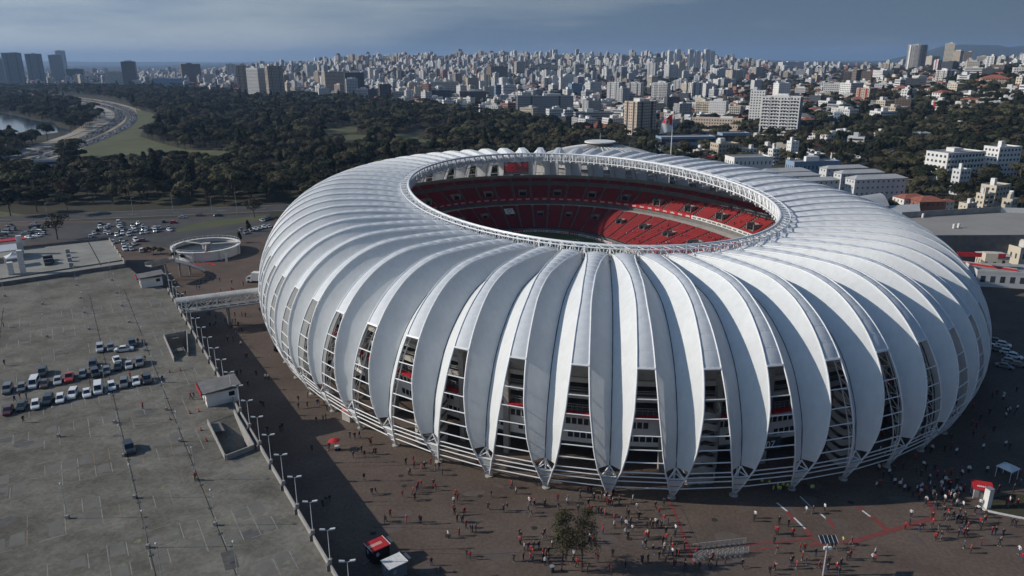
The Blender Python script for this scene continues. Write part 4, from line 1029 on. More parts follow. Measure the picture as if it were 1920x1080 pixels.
# ================================================================ PLAZA FURNITURE
MZ = [.012]
def mark(pts, w, m, z=None, name='painted_marking'): 
    if z is None: MZ[0] += .0012; z = MZ[0]
    L, Rr = ribbon_pts([G(*p) for p in pts], w); b = MB(); b.grid([[(a[0], a[1], z), (c[0], c[1], z)] for a, c in zip(L, Rr)]); o = b.build(name, m, plaza); o['kind'] = 'structure'
Z1 = lambda pts: [(1280 + x/3, 720 + y/3) for x, y in pts]
for pts, w, m in (([(530,668),(590,718)], .35, 'white_paint'), ([(590,716),(626,770)], .9, 'red_line'), ([(626,752),(690,815)], .35, 'white_paint'), ([(690,815),(732,872)], .9, 'red_line'),
    ([(660,632),(720,690)], .2, 'white_paint'), ([(770,725),(815,765)], .35, 'white_paint'), ([(812,752),(855,812)], .8, 'red_line'), ([(985,685),(1010,715)], .7, 'red_line'), ([(1010,712),(1060,750)], .35, 'white_paint'), ([(1060,745),(1165,835)], 1.0, 'red_line'),
    ([(350,905),(520,890),(720,868)], .5, 'red_line'), ([(380,935),(560,918)], .4, 'red_line'), ([(720,905),(820,890),(950,892),(1080,850),(1230,808),(1412,752)], .95, 'red_line'), ([(1412,752),(1408,705),(1375,650)], .8, 'red_line'), ([(0,840),(30,930),(70,1010)], .7, 'red_line'), ([(-85,640),(-30,760),(0,845)], .45, 'red_line')):
    mark(Z1(pts), w, M[m])
mark([(350,497),(395,493),(402,497)], 1.6, M['red_paint'], .014)
dk = mat('plaza_joint', (.045,.04,.038), .9, .2, 1)
for pts in ([(640,875),(760,872)], [(700,989),(850,991)], [(770,1036),(900,1040),(1000,1034)], [(1280,955),(1330,1065)], [(690,947),(790,948)], [(1060,1010),(1180,1030)]): mark(pts, .12, dk, .010, 'pavement_joint')
b = MB()
for x, y in ((857,927),(758,911),(752,892),(840,1005),(1121,958),(1002,990),(1595,942),(1340,975),(900,930),(700,1000),(1180,1010)): p = G(x, y, .008); b.cyl((p.x,p.y), .55, .006, .016, 14)
o = b.build('manhole_cover', M['joint'], plaza); o['kind'] = 'stuff'
rq_ = random.Random(8); b = MB(); pm2 = mat('plaza_patch', (.090,.072,.062), .95, .2, .5, col2=(.125,.10,.086), detail=9)
for i in range(34):
    px, py = rq_.uniform(640, 1900), rq_.uniform(900, 1070)
    p = G(px, py, 0); r0 = rq_.uniform(.8, 3.2); k = rq_.uniform(.3, .8); an = rq_.uniform(0, 3.1); n = 11; pts = []
    for j in range(n): t_ = 2*math.pi*j/n; u_, v_ = r0*rq_.uniform(.75,1.2)*math.cos(t_), r0*k*rq_.uniform(.75,1.2)*math.sin(t_); pts.append((p.x+u_*math.cos(an)-v_*math.sin(an), p.y+u_*math.sin(an)+v_*math.cos(an), .0085 + i*.00003))
    b.quad(*pts)
o = b.build('pavement_patch', pm2, plaza); o['kind'] = 'stuff'
# crowd barriers in two rows
def barrier():
    t = thing('crowd_barrier', '-', 'crowd barrier'); kids = []
    b = MB(); b.tube([(-1.05,0,.1),(-1.05,0,1.15),(1.05,0,1.15),(1.05,0,.1)], .035, 5); b.tube([(-1.05,0,.25),(1.05,0,.25)], .03, 5); kids.append((b.build('frame', M['galv'], t), []))
    b = MB(); 
    for i in range(11): b.tube([(-.9+i*.18,0,.25),(-.9+i*.18,0,1.15)], .016, 4, caps=False)
    o = b.build('bars', M['galv'], t); o['kind'] = 'stuff'; kids.append((o, []))
    for x in (-.8, .8): b = MB(); b.obox((x-.03, -.35, 0), (.06,0,0), (0,.7,0), (0,0,.08)); kids.append((b.build('leg', M['grey_steel'], t), []))
    return t, kids
bt, bk = barrier(); nb = 0
for (xa, ya), (xb, yb), n in (((1303, 1047), (1400, 1040), 10), ((1306, 1030), (1392, 1020), 9)):
    A, B_ = G(xa, ya), G(xb, yb)
    for i in range(n):
        p = A + (B_-A)*((i+.5)/n); a = math.atan2(B_.y-A.y, B_.x-A.x) + (.5 if ya > 1040 else .02); p.z = .004
        o = bt if nb == 0 else copy_tree(bt, bk, p, a)[0]; o.location = p; o.rotation_euler = (0,0,a); nb += 1
        auto(o, 'pale steel crowd barrier in the ' + ('front' if ya > 1040 else 'rear') + ' row on the plaza', 'crowd barrier', 'crowd barriers on the plaza')
# solar lighting mast
p = G(1543, 1079); zt = topz(p.x, p.y, 1012); t = thing('solar_mast', 'tall pale mast with tilted solar panel at the lower right of the plaza', 'lighting mast', p)
b = MB(); b.tube([(0,0,0),(0,0,zt-.3)], .14, 8, r2=.10); b.build('pole', M['galv'], t)
b = MB(); b.obox((-1.3,-.7,zt-.35), (2.6,0,0), (0,1.3,.55), (0,-.03,.06)); b.build('solar_panel', M['glass'], t)
b = MB()
for i in range(5): b.obox((-1.3+i*.65-.02,-.7,zt-.28), (.04,0,0), (0,1.3,.55), (0,-.01,.02))
b.build('panel_frame', M['white_steel'], t)
for s in (-.35, .35): b = MB(); b.box((s,-.2,zt-1.5), (.45,.3,.5)); b.build('floodlight', M['lampglass'], t)
# vending trailers in the deck's shade
def trailer(px, py, roof, stripe, label, w=3.0, d=2.5):
    c = G(px, py, 3.0); t = thing('food_trailer', label, 'food trailer', (c.x, c.y, .01), R(38))
    b = MB(); b.box((0,0,1.7), (w,d,2.2)); b.build('body', mat('trailer_black', (.022,.02,.022), .5, .2, 1) if stripe else M['grey_steel'], t)
    b = MB(); b.box((0,0,2.95), (w+.3,d+.3,.16)); rf = b.build('roof', roof, t)
    b = MB(); 
    for sx in (-1,1): b.obox((sx*(w/2+.15)-.04,-d/2-.15,3.03), (.08,0,0), (0,d+.3,0), (0,0,.06))
    b.build('roof_rail', M['white_paint'], rf)
    if stripe: b = MB(); b.obox((-w/2-.1,-.35,3.032), (w*.8,0,0), (0,.7,0), (0,0,.02)); b.build('roof_stripe', mat('pale_red', (.55,.30,.24), .6, .15, 1), rf)
    b = MB(); b.obox((w/2+.15,-d*.35,2.7), (.9,0,.15), (0,d*.7,0), (0,0,.05)); b.build('awning_flap', M['cable'], t)
    for y in (-d/2-.012,): b = MB(); b.quad(*[(-.6+.32*math.cos(a), y, 2.0+.38*math.sin(a)) for a in np.linspace(0, 2*math.pi, 14)[:-1]]); b.build('round_sign', mat('pale_sign', (.45,.5,.55), .5, .1, 2), t)
    b = MB(); b.quad(*[(-w/2-.012, .4+.32*math.cos(a), 2.0+.38*math.sin(a)) for a in np.linspace(0, 2*math.pi, 14)[:-1]]); b.build('round_sign', MATS.get('pale_sign'), t)
    for s in (-d/2, d/2): link('wheel', WM, t, (0, s, .32))
    b = MB(); b.tube([(-w/2,0,.6),(-w/2-1.2,0,.5)], .06, 5); b.build('tow_bar', M['grey_steel'], t)
trailer(707, 1020, M['red_paint'], True, 'black food trailer with red striped roof in the deck shade')
trailer(739, 1052, M['white_paint'], False, 'small food trailer with plain white roof near the bottom edge')
# red umbrella
p = G(628, 843, .01); t = thing('parasol', 'bright red parasol over a cart at the edge of the deck shadow', 'parasol', p)
b = MB(); b.tube([(0,0,0),(0,0,2.5)], .04, 5); b.build('pole', M['white_steel'], t)
b = MB(); b.grid([[(1.25*u*math.cos(2*math.pi*j/8), 1.25*u*math.sin(2*math.pi*j/8), 2.55 - .45*u**1.4) for j in range(8)] for u in (.02,.4,.75,1)], closed=True); b.build('canopy', mat('red_cloth', (.42,.022,.025), .7, .1, 2), t)
t = thing('vendor_cart', 'small pale vendor cart standing under the red parasol', 'cart', p + Vector((.6,-.2,0)), .3)
b = MB(); b.box((0,0,.75), (1.1,.7,.6)); b.build('body', M['white_wall'], t)
for s in (-.3,.3): link('wheel', WM, t, (s, -.3, .32))
# gate booth under the roof edge
p = G(656, 786, .01); t = thing('gate_booth', 'grey gate booth with red sign under the left roof edge', 'booth', p, -.65)
b = MB(); b.box((0,0,2.0), (2.6,2.2,4.0)); b.build('wall', M['concrete_pale'], t); b = MB(); b.box((0,0,4.08), (2.9,2.5,.16)); b.build('roof', M['grey_steel'], t)
b = MB(); b.obox((-1.2,-1.16,2.3), (2.4,0,0), (0,.055,0), (0,0,1.3)); sg = b.build('sign_board', mat('sign_red', (.55,.05,.04), .5, .1, 1), t)
b = MB()
for r_ in (2.55, 2.95, 3.25):
    x = -1.0
    while x < .9: w_ = rr.uniform(.08,.2); b.quad((x,-1.165,r_), (x+w_,-1.165,r_), (x+w_,-1.165,r_+.18), (x,-1.165,r_+.18)); x += w_+.06
o = b.build('lettering', M['white_paint'], sg); o['kind'] = 'stuff'
# red canopy kiosk, totem and pale canopy on the right
p = G(1838, 932, .01); t = thing('canopy_kiosk', 'small kiosk with tilted bright red canopy right of the stadium', 'kiosk', p, -.35); t.scale = (.74,.74,.78)
b = MB(); b.box((0,.4,1.1), (3.4,2.0,2.2)); b.build('counter', M['grey_steel'], t)
for sx in (-1.9,1.9):
    for sy in (-1.2,1.4): b = MB(); b.tube([(sx,sy,0),(sx,sy,2.7)], .06, 5); b.build('post', M['white_steel'], t)
b = MB(); b.obox((-2.3,-1.7,2.6), (4.6,0,0), (0,3.4,.7), (0,-.02,.14)); cn = b.build('canopy', MATS['red_cloth'], t)
b = MB(); x = -1.2
while x < .6: b.obox((x,-.6,2.6+.14+.235), (.28,0,0), (0,.5,.1), (0,0,.012)); x += .4
o = b.build('lettering', M['white_paint'], cn); o['kind'] = 'stuff'
p = G(1849, 951, .01); zt = topz(p.x, p.y, 919); t = thing('totem_sign', 'white square totem pillar in front of the red canopy', 'totem', p, .3)
b = MB(); b.box((0,0,zt/2), (1.0,1.0,zt)); b.build('pillar', M['white_wall'], t); b = MB(); b.box((0,0,zt+.06), (1.12,1.12,.12)); b.build('cap', M['grey_steel'], t)
p = G(1886, 896, .01); t = thing('gazebo', 'pale square gazebo roof in the shade right of the stadium', 'gazebo', p, .5)
for sx in (-1.3,1.3):
    for sy in (-1.3,1.3): b = MB(); b.tube([(sx,sy,0),(sx,sy,2.3)], .05, 5); b.build('leg', M['white_steel'], t)
b = MB(); b.grid([[(sx*1.5*f, sy*1.5*f, 2.3+h_) for sx, sy in ((-1,-1),(1,-1),(1,1),(-1,1))] for f, h_ in ((1,0),(.5,.5),(.03,.8))], closed=True); b.build('canopy', fab, t)
L, Rr = ribbon_pts(smooth_line([G(*p) for p in ((1833,949),(1850,958),(1890,967),(1935,975),(1990,978))]), .35); b = MB()
for (a, c), (a2, c2) in zip(zip(L, Rr), zip(L[1:], Rr[1:])): b.prism([a, c, c2, a2], .0, .22)
b.build('kerb', M['white_paint'], plaza)['kind'] = 'structure'
sheet('planting_bed', [G(*p) for p in ((1838,949),(1852,956),(1890,965),(1935,972),(1990,974),(1990,940),(1900,925),(1850,935))], M['ground'], .014)
# small street furniture: white totem, cones
for x, y, h_ in ((425, 491, 7.0),):
    p = G(x, y, .01); t = thing('totem_sign', 'slim white upright totem on the plaza beside the tank', 'totem', p); b = MB(); b.box((0,0,1.7), (.8,.3,3.4)); b.build('panel', M['white_wall'], t); b = MB(); b.box((0,0,.06), (1.1,.6,.12)); b.build('base', M['concrete'], t)
def cone_proto(p):
    t = thing('traffic_cone', '-', 'traffic cone', p); k = []
    b = MB(); b.box((0,0,.03), (.45,.45,.06)); k.append((b.build('base', M['cable'], t), [])); b = MB(); b.cyl((0,0), .18, .06, .8, 8, .05); k.append((b.build('cone', mat('cone_orange', (.5,.08,.03), .6, .1, 1), t), [])); return t, k
cp = None
for x, y in ((356,775),(373,772),(319,787),(377,807),(387,827),(318,698),(338,695)):
    p = G(x, y, ZD+.02)
    if cp is None: cp, ck = cone_proto(p); o = cp
    else: o, _ = copy_tree(cp, ck, p)
    auto(o, 'orange traffic cone on the parking deck', 'traffic cone', 'traffic cones on the deck')
# flag on its tall mast
y_ = 432; x_ = (1259-960)/FPX*(y_*CP + 50*SP); zt = topz(x_, y_, 210); t = thing('flagpole', 'tall white flagpole rising behind the stadium roof', 'flagpole', (x_, y_, 0))
b = MB(); b.tube([(0,0,0),(0,0,zt)], .38, 8, r2=.2); b.build('pole', M['white_steel'], t)
b = MB(); b.cyl((0,0), 1.2, 0, .6, 12); b.build('base', M['concrete'], t); b = MB(); b.cyl((0,0), .3, zt, zt+.5, 8, .05); b.build('finial', M['white_steel'], t)
fl = MB(); H_ = 10.6; rows = []
for i in range(13):
    v = i/12; row = []
    for j in range(11):
        u = j/10; row.append((-.25 - u*7.6*(.6+.4*v**.8) - .3*u*math.sin(6*v), .6*math.sin(u*7 + v*3)*u, zt - 1.0 - v*H_*(.95) - u*3.4*(1-.5*v)))
    rows.append(row)
fl.grid(rows); fl.m = [0 if (i//10)/12 + (i % 10)/10*.45 < .62 else 1 for i in range(len(fl.f))]
fo = fl.build('flag', [mat('flag_red', (.62,.05,.045), .7, .1, .5), mat('flag_white', (.72,.72,.71), .7, .05, .5)], None, smooth=True); fo.location = (x_, y_, 0)
tag(fo, 'large red over white flag drooping from the tall pole behind the stadium', 'flag')
b = MB(); c0 = Vector(rows[4][5]); b.tube([c0 + Vector((1.0*math.cos(a), -.75 if False else -.45, 1.3*math.sin(a))) for a in np.linspace(0, 2*math.pi, 16)], .14, 4); b.build('emblem', M['white_paint'], fo)
b = MB(); b.tube([c0 + Vector((.5*math.cos(a), -.45, .8*math.sin(a))) for a in np.linspace(.6, 5.2, 12)], .12, 4); b.build('emblem', M['white_paint'], fo)

# ================================================================ PEOPLE
CL = dict(r=(.33,.020,.025), d=(.022,.023,.028), w=(.62,.61,.60), g=(.14,.145,.155), b=(.05,.07,.13), v=(.55,.60,.12), n=(.10,.06,.04))
CM = {k: mat('cloth_' + dict(r='red', d='dark', w='white', g='grey', b='navy', v='yellow_vest', n='brown')[k], c, .85, .15, 6) for k, c in CL.items()}
HANDS = {}
def person_mesh(pose):
    J = dict(pel=(0,0,.96), spine=(0,0,1.18), chest=(0,-.01,1.36), neck=(0,0,1.50), head=(0,-.015,1.63), crown=(0,-.01,1.74))
    rad = dict(pel=(.15,.11), spine=(.135,.10), chest=(.165,.11), neck=(.055,.055), head=(.085,.105), crown=(.07,.085))
    E = [('pel','spine'),('spine','chest'),('chest','neck'),('neck','head'),('head','crown')]
    sw, arm, wide = pose['stride'], pose['arm'], pose['wide']
    for s, nm in ((-1,'l'),(1,'r')):
        f = sw*s
        J['hip'+nm] = (s*.095,0,.90); J['knee'+nm] = (s*(.10+wide*.5), -f*.20 - (.06 if sw else 0), .50); J['ank'+nm] = (s*(.10+wide), -f*.34 + (.06 if f < 0 else 0), .09 + (.06 if f < 0 else 0)); J['toe'+nm] = (s*(.12+wide), J['ank'+nm][1]-.15, .05 + (.02 if f < 0 else 0))
        rad.update({'hip'+nm:(.10,.10),'knee'+nm:(.062,.066),'ank'+nm:(.045,.05),'toe'+nm:(.045,.04)})
        E += [('pel','hip'+nm),('hip'+nm,'knee'+nm),('knee'+nm,'ank'+nm),('ank'+nm,'toe'+nm)]
        a = arm[0 if s < 0 else 1]
        J['sh'+nm] = (s*.20,0,1.42)
        if a == 'down': J['el'+nm] = (s*.26, .03 + f*.10, 1.14); J['ha'+nm] = (s*.25, -.06 + f*.22, .88)
        elif a == 'bent': J['el'+nm] = (s*.27, .03, 1.15); J['ha'+nm] = (s*.10, -.24, 1.20)
        elif a == 'phone': J['el'+nm] = (s*.25, -.08, 1.16); J['ha'+nm] = (s*.08, -.30, 1.40)
        elif a == 'pocket': J['el'+nm] = (s*.32, .07, 1.13); J['ha'+nm] = (s*.19, -.08, .95)
        elif a == 'up': J['el'+nm] = (s*.36, -.05, 1.50); J['ha'+nm] = (s*.30, -.12, 1.80)
        rad.update({'sh'+nm:(.07,.075),'el'+nm:(.05,.05),'ha'+nm:(.038,.042)})
        E += [('chest','sh'+nm),('sh'+nm,'el'+nm),('el'+nm,'ha'+nm)]
    names = list(J); me = bpy.data.meshes.new('person_skeleton'); me.from_pydata([J[n] for n in names], [(names.index(a), names.index(b)) for a, b in E], [])
    o = bpy.data.objects.new('person_skeleton', me); COL.objects.link(o); md = o.modifiers.new('skin', 'SKIN'); md.use_smooth_shade = True
    for i, n in enumerate(names): me.skin_vertices[0].data[i].radius = rad[n]; me.skin_vertices[0].data[i].use_root = (n == 'pel')
    sb = o.modifiers.new('sub', 'SUBSURF'); sb.levels = 1; sb.render_levels = 1
    dg = bpy.context.evaluated_depsgraph_get(); out = bpy.data.meshes.new_from_object(o.evaluated_get(dg)); out.name = 'person'
    bpy.data.objects.remove(o); bpy.data.meshes.remove(me)
    hands = [Vector(J['hal']), Vector(J['har'])]; out.materials.clear()
    for k in range(5): out.materials.append(CM['d'])
    for p in out.polygons:
        c = p.center; i = 0
        if c.z < .10: i = 4
        elif c.z < .93 and min((c-h).length for h in hands) > .12: i = 1
        if min((c-h).length for h in hands) < .075: i = 2
        if c.z > 1.49 and abs(c.x) < .13: i = 3 if (c.z > 1.70 or (c.y > .015 and c.z > 1.54)) else 2
        p.material_index = i
    return out
POSES = [dict(stride=0, arm=('down','down'), wide=.02), dict(stride=1, arm=('down','down'), wide=0), dict(stride=-1, arm=('down','down'), wide=0), dict(stride=0, arm=('bent','bent'), wide=.04), dict(stride=0, arm=('pocket','pocket'), wide=.05), dict(stride=.6, arm=('phone','down'), wide=0), dict(stride=0, arm=('phone','pocket'), wide=.03)]
PVERB = ['standing', 'walking', 'walking', 'standing', 'standing', 'walking', 'standing']
PM = [person_mesh(p) for p in POSES]
CNAME = dict(r='in red top,', d='in dark top,', w='in white top,', g='in grey top,', b='in navy top,', v='in yellow vest,', n='in brown top,'); TN = dict(d='dark trousers,', g='grey trousers,', b='blue trousers,', w='white trousers,')
rp_ = random.Random(21); NPEOPLE = 0; OVER = []
def person(loc, top, where, group):
    global NPEOPLE
    if NPEOPLE >= 318: OVER.append((loc, top)); return None
    loc = loc + Vector((rp_.gauss(0,.25), rp_.gauss(0,.25), 0)); i = rp_.randrange(len(PM)); bot = rp_.choice('dddbbg') if top != 'w' else rp_.choice('ddbg')
    o = link('person', PM[i], None, loc, rp_.uniform(0, 6.28)); s = rp_.uniform(.94, 1.06); o.scale = (s, s, s); NPEOPLE += 1
    for k, m in enumerate((CM[top], CM[bot], M['skin'], M['hair'] if rp_.random() < .8 else CM[rp_.choice('rwd')], M['rubber'] if rp_.random() < .6 else M['white_paint'])):
        o.material_slots[k].link = 'OBJECT'; o.material_slots[k].material = m
    auto(o, f'person {CNAME[top]} {TN[bot]} {PVERB[i]}', 'person', group); return o
def people(zx, zy, sc, txt, z=.005, where='plaza', group='people on the plaza'):
    for it in txt.split():
        x, y, c = it.split(',')
        if c == 'r' and rp_.random() < .28: c = 'd'
        elif c == 'w' and rp_.random() < .3: c = rp_.choice('gb')
        person(G(zx + float(x)/sc, zy + float(y)/sc, z), c, where, group)
people(640, 720, 3, "55,300,r 70,310,r 80,305,d 148,345,d 175,340,r 75,410,r 95,395,d 108,385,d 143,410,d 180,400,d 192,395,d 125,553,d 170,635,d 192,618,d 328,632,r 392,620,r 420,608,d 362,455,d 372,510,r 382,512,w 405,480,r 415,450,r 445,492,r 465,480,d 503,455,r 527,488,d 540,480,d 563,515,w 443,590,r 458,575,r 428,585,d 513,585,d 529,588,r 673,460,w 770,478,r 790,475,r 800,515,w 815,510,d 838,640,d 947,585,r 973,590,w 980,620,w 1100,578,w 1122,578,d 1105,545,r 625,672,w 630,740,d 648,720,r 672,780,d 686,780,d 237,770,w 252,775,d 278,750,r 370,785,r 437,785,d 457,790,d 825,715,d 912,725,d 930,708,r 1065,742,d 1078,725,d 1045,675,r 1062,680,w 1080,690,r 1095,690,r 1145,690,d 1158,690,w 1225,670,r 1268,680,d 1277,675,w 1337,648,d 1355,645,r 728,835,d 742,840,d 756,840,d 998,895,r 1015,895,r 997,860,d 1020,870,d 1135,870,d 1146,850,r 1228,705,r 1428,665,d 1440,665,d 1455,660,d 1480,655,d 1510,690,r 1525,660,r 1537,690,w 1552,680,d 1630,665,w 1648,710,w 1660,755,d 1455,740,d 1470,740,d 1490,745,r 1350,720,r 1390,730,r 1405,735,r 1545,780,r 1590,800,w 1602,815,w 1612,790,r 1617,850,w 1632,845,w 1475,840,r 1765,705,d 1788,740,r 1820,690,d 1815,780,r 1840,800,r 1865,830,w 1725,810,r 1745,810,d 1772,808,d 1708,875,r 1728,880,r 1398,890,w 1418,905,r 1685,930,w 1715,920,d 1745,958,d 1525,975,d 1460,1005,r 1490,1060,r 1573,1045,d 1197,920,w 1213,920,r 965,995,r 712,970,d 722,985,r 510,1018,d 563,1060,d 1070,970,r 1085,960,r 1065,1000,r 1100,1010,d 1115,930,d 1135,1000,d 1165,1010,d 1265,1000,w 1290,1015,r 1318,1022,r 1318,980,w 1358,1050,r 1378,1060,r 1680,1010,d 1700,1010,d 1713,1000,d 1815,1005,d 1840,980,w 1870,940,r 1865,1040,r 1890,1030,r 1905,1050,r 1890,970,w")
people(0, 720, 3, "818,137,r 1068,87,r 1091,87,d 137,217,r 1102,542,r 74,105,d 145,85,d 122,78,r", ZD+.014, 'deck', 'people on the parking deck')
people(0, 380, 3, "15,702,r 8,922,d 905,1010,d 775,795,d 800,802,r 735,988,r 797,1002,r 815,892,r 500,1035,r", ZD+.014, 'deck', 'people on the parking deck')
people(0, 720, 3, "1688,100,d 1735,80,w 1680,140,d 1720,130,d 1790,120,d 1803,120,d 1825,130,r 1838,150,r 1857,140,r 1783,215,d 1823,210,w 1838,200,d 1757,380,d 1842,372,r 1853,365,r 1472,130,d 1484,125,d 1490,270,d 1590,262,d 1599,252,d 1830,690,d 1842,685,d 1855,670,d", group='people beside the deck')
people(1280, 720, 3, "60,960,r 330,1030,d 493,1060,d 513,1045,w 533,1055,r 533,950,r 592,1035,d 613,1010,r 632,1040,r 660,990,r 686,1010,d 670,945,r 684,945,r 743,960,d 772,1040,r 803,1060,d 862,1055,r 873,1060,d 843,930,d 854,930,r 900,905,v 952,910,r 1060,995,r 1068,1000,w 703,730,w 728,730,r 787,710,w 1320,830,d 1345,820,d 1430,880,r 1445,870,r 1468,880,d 1440,820,d 1488,830,d 1550,840,d 1570,820,b 1588,855,d 1608,830,r 1580,930,b 1612,945,r 1660,905,r 1665,795,r 1682,790,d 1697,780,r 1752,850,r 1773,860,d 1802,860,d 1785,910,d 1858,805,d 1878,805,d 1890,985,r 1905,960,w 1408,795,r 1375,690,r 1403,700,d 1450,685,d 1540,685,d 1648,730,d 1678,740,d 1660,680,w 1460,760,d 1475,735,d 1490,770,d 1500,745,r 1512,760,d 1525,780,d 1540,770,d 1556,745,d 1560,775,d 1820,690,r 1850,690,r 1880,690,r 455,585,v 487,580,v 518,590,v 505,610,v 535,610,v 560,608,v 578,603,v 597,603,v 613,600,v 690,600,d 712,600,v 727,600,v", group='people on the plaza')
people(0, 380, 3, "1128,455,d 1157,455,d 1183,430,r 1193,445,d 1238,445,d 1298,460,r 1368,470,r 1250,505,r 1303,500,r 1313,502,r 1115,492,d 1130,490,d 1030,525,d 1045,523,d 980,470,v 1162,635,d 1176,635,d 1115,660,d 1185,700,d 1205,705,d 1222,695,r 1220,650,d 1262,675,d 1297,695,r 1313,675,d 1327,675,d 1335,700,d 1333,755,w 1350,730,r 1362,730,d 1375,735,r 1380,650,r 1357,640,d 1322,640,d 1290,780,d 1310,780,d 1321,776,d 1357,805,w 1380,875,r 1391,875,d 1335,975,d 1357,970,b 1443,975,d 1495,995,w 1510,995,w 1395,1035,d 1462,615,d 1472,620,d 1535,780,r", group='people beside the deck')
print('people', NPEOPLE)
# the dense crowd in the deep shade on the right reads as one mass
cv = MB(); rc = random.Random(9)
b0 = [(v.co.x, v.co.y, v.co.z) for v in PM[0].vertices]; f0 = [tuple(p.vertices) for p in PM[0].polygons]; m0 = [p.material_index for p in PM[0].polygons]
for i in range(190):
    px, py = (rc.uniform(1640, 1915), rc.uniform(735, 925)) if i < 120 else (rc.gauss(1790, 45), rc.gauss(925, 16))
    if py < 735 + (1800-px)*.55 or px > 1915 or (abs(px-1838) < 30 and py > 890): continue
    p = G(px, py, .006); a = rc.uniform(0, 6.28); ca, sa = math.cos(a), math.sin(a); base = len(cv.v); c_ = rc.choice([0,0,1,2,2])
    cv.v += [(p.x + x*ca - y*sa, p.y + x*sa + y*ca, z) for x, y, z in b0]; cv.f += [tuple(base+k for k in f) for f in f0]; cv.m += [{0: c_, 1: 0, 2: 3, 3: 4, 4: 0}[m] for m in m0]
for cx_, cy_, sx_, sy_, n_ in ((1012,1040,22,14,12),(1195,985,30,14,12),(1262,1035,18,18,16),(1130,935,26,8,10),(1460,1000,26,16,9),(1575,1050,20,10,7),(1790,985,40,14,12),(1330,1062,16,6,8),(860,975,40,25,8)):
    for _ in range(n_):
        px, py = rc.gauss(cx_, sx_), rc.gauss(cy_, sy_)
        if 880 < py < 1076 and not (1290 < px < 1405 and 1012 < py < 1050): OVER.append((G(px, py, .006), rc.choice('dddrrw')))
for loc, top in OVER:
    a = rc.uniform(0, 6.28); ca, sa = math.cos(a), math.sin(a); base = len(cv.v); c_ = dict(r=1, w=2).get(top, 0)
    cv.v += [(loc.x + x*ca - y*sa, loc.y + x*sa + y*ca, z) for x, y, z in b0]; cv.f += [tuple(base+k for k in f) for f in f0]; cv.m += [{0: c_, 1: 0, 2: 3, 3: 4, 4: 0}[m] for m in m0]
o = cv.build('crowd', [CM['d'], CM['r'], CM['w'], M['skin'], M['hair']], smooth=True); o['kind'] = 'stuff'
tag(o, 'remaining scattered crowd on the plaza and in the deep shade on the right', 'crowd')
# spectators dotted over the sunlit seats
cv = MB()
for i in range(150):
    up = rc.random() < .35; k = rc.uniform(10, 26); fn, n_ = (upper, UN) if up else (lower, LN); j = rc.randrange(2, n_-2); t_, z_ = fn(k, j); p = bp(k, t_ + (.3 if not up else -.3), z_)
    if rc.random() < .5: k2 = k
    base = len(cv.v); a = rc.uniform(0, 6.28); ca, sa = math.cos(a), math.sin(a); c_ = rc.choice([0,0,0,1,2])
    cv.v += [(p.x + x*ca - y*sa, p.y + x*sa + y*ca, p.z + z) for x, y, z in b0]; cv.f += [tuple(base+q for q in f) for f in f0]; cv.m += [{0: c_, 1: 0, 2: 3, 3: 4, 4: 0}[m] for m in m0]
o = cv.build('spectators', [CM['d'], CM['r'], CM['w'], M['skin'], M['hair']], smooth=True); o['kind'] = 'stuff'
tag(o, 'few scattered spectators in the red stadium seats', 'spectators')
# ================================================================ BUILDINGS
WALL = {}
for nme, c in dict(white=(.68,.67,.64), cream=(.56,.50,.40), beige=(.46,.38,.29), grey=(.34,.34,.34), pale=(.55,.55,.54), brown=(.17,.13,.10), dark=(.075,.078,.085), brick=(.30,.14,.10), tan=(.54,.44,.34), blue=(.22,.30,.40)).items():
    WALL[nme] = mat('wall_' + nme, c, .85, .09, .15, detail=6)
ROOFS = dict(grey=mat('roof_grey', (.28,.27,.26), .9, .2, .2), tile=mat('roof_tile', (.30,.11,.075), .9, .25, .5), metal=mat('roof_metal', (.42,.42,.41), .55, .12, .15), dark=mat('roof_dark', (.13,.125,.12), .9, .2, .2))
WIN = mat('window_glass', (.06,.07,.085), .15, .4, .3, spec=.6, objvar=.2)
BT = []       # footprints (x, y, radius) so that trees keep clear
STOR = ['', 'one', 'two', 'three', 'four', 'five', 'six', 'seven', 'eight', 'nine', 'ten', 'eleven', 'twelve', 'thirteen', 'fourteen', 'fifteen', 'sixteen', 'seventeen', 'eighteen', 'nineteen', 'twenty']
rb = random.Random(33)
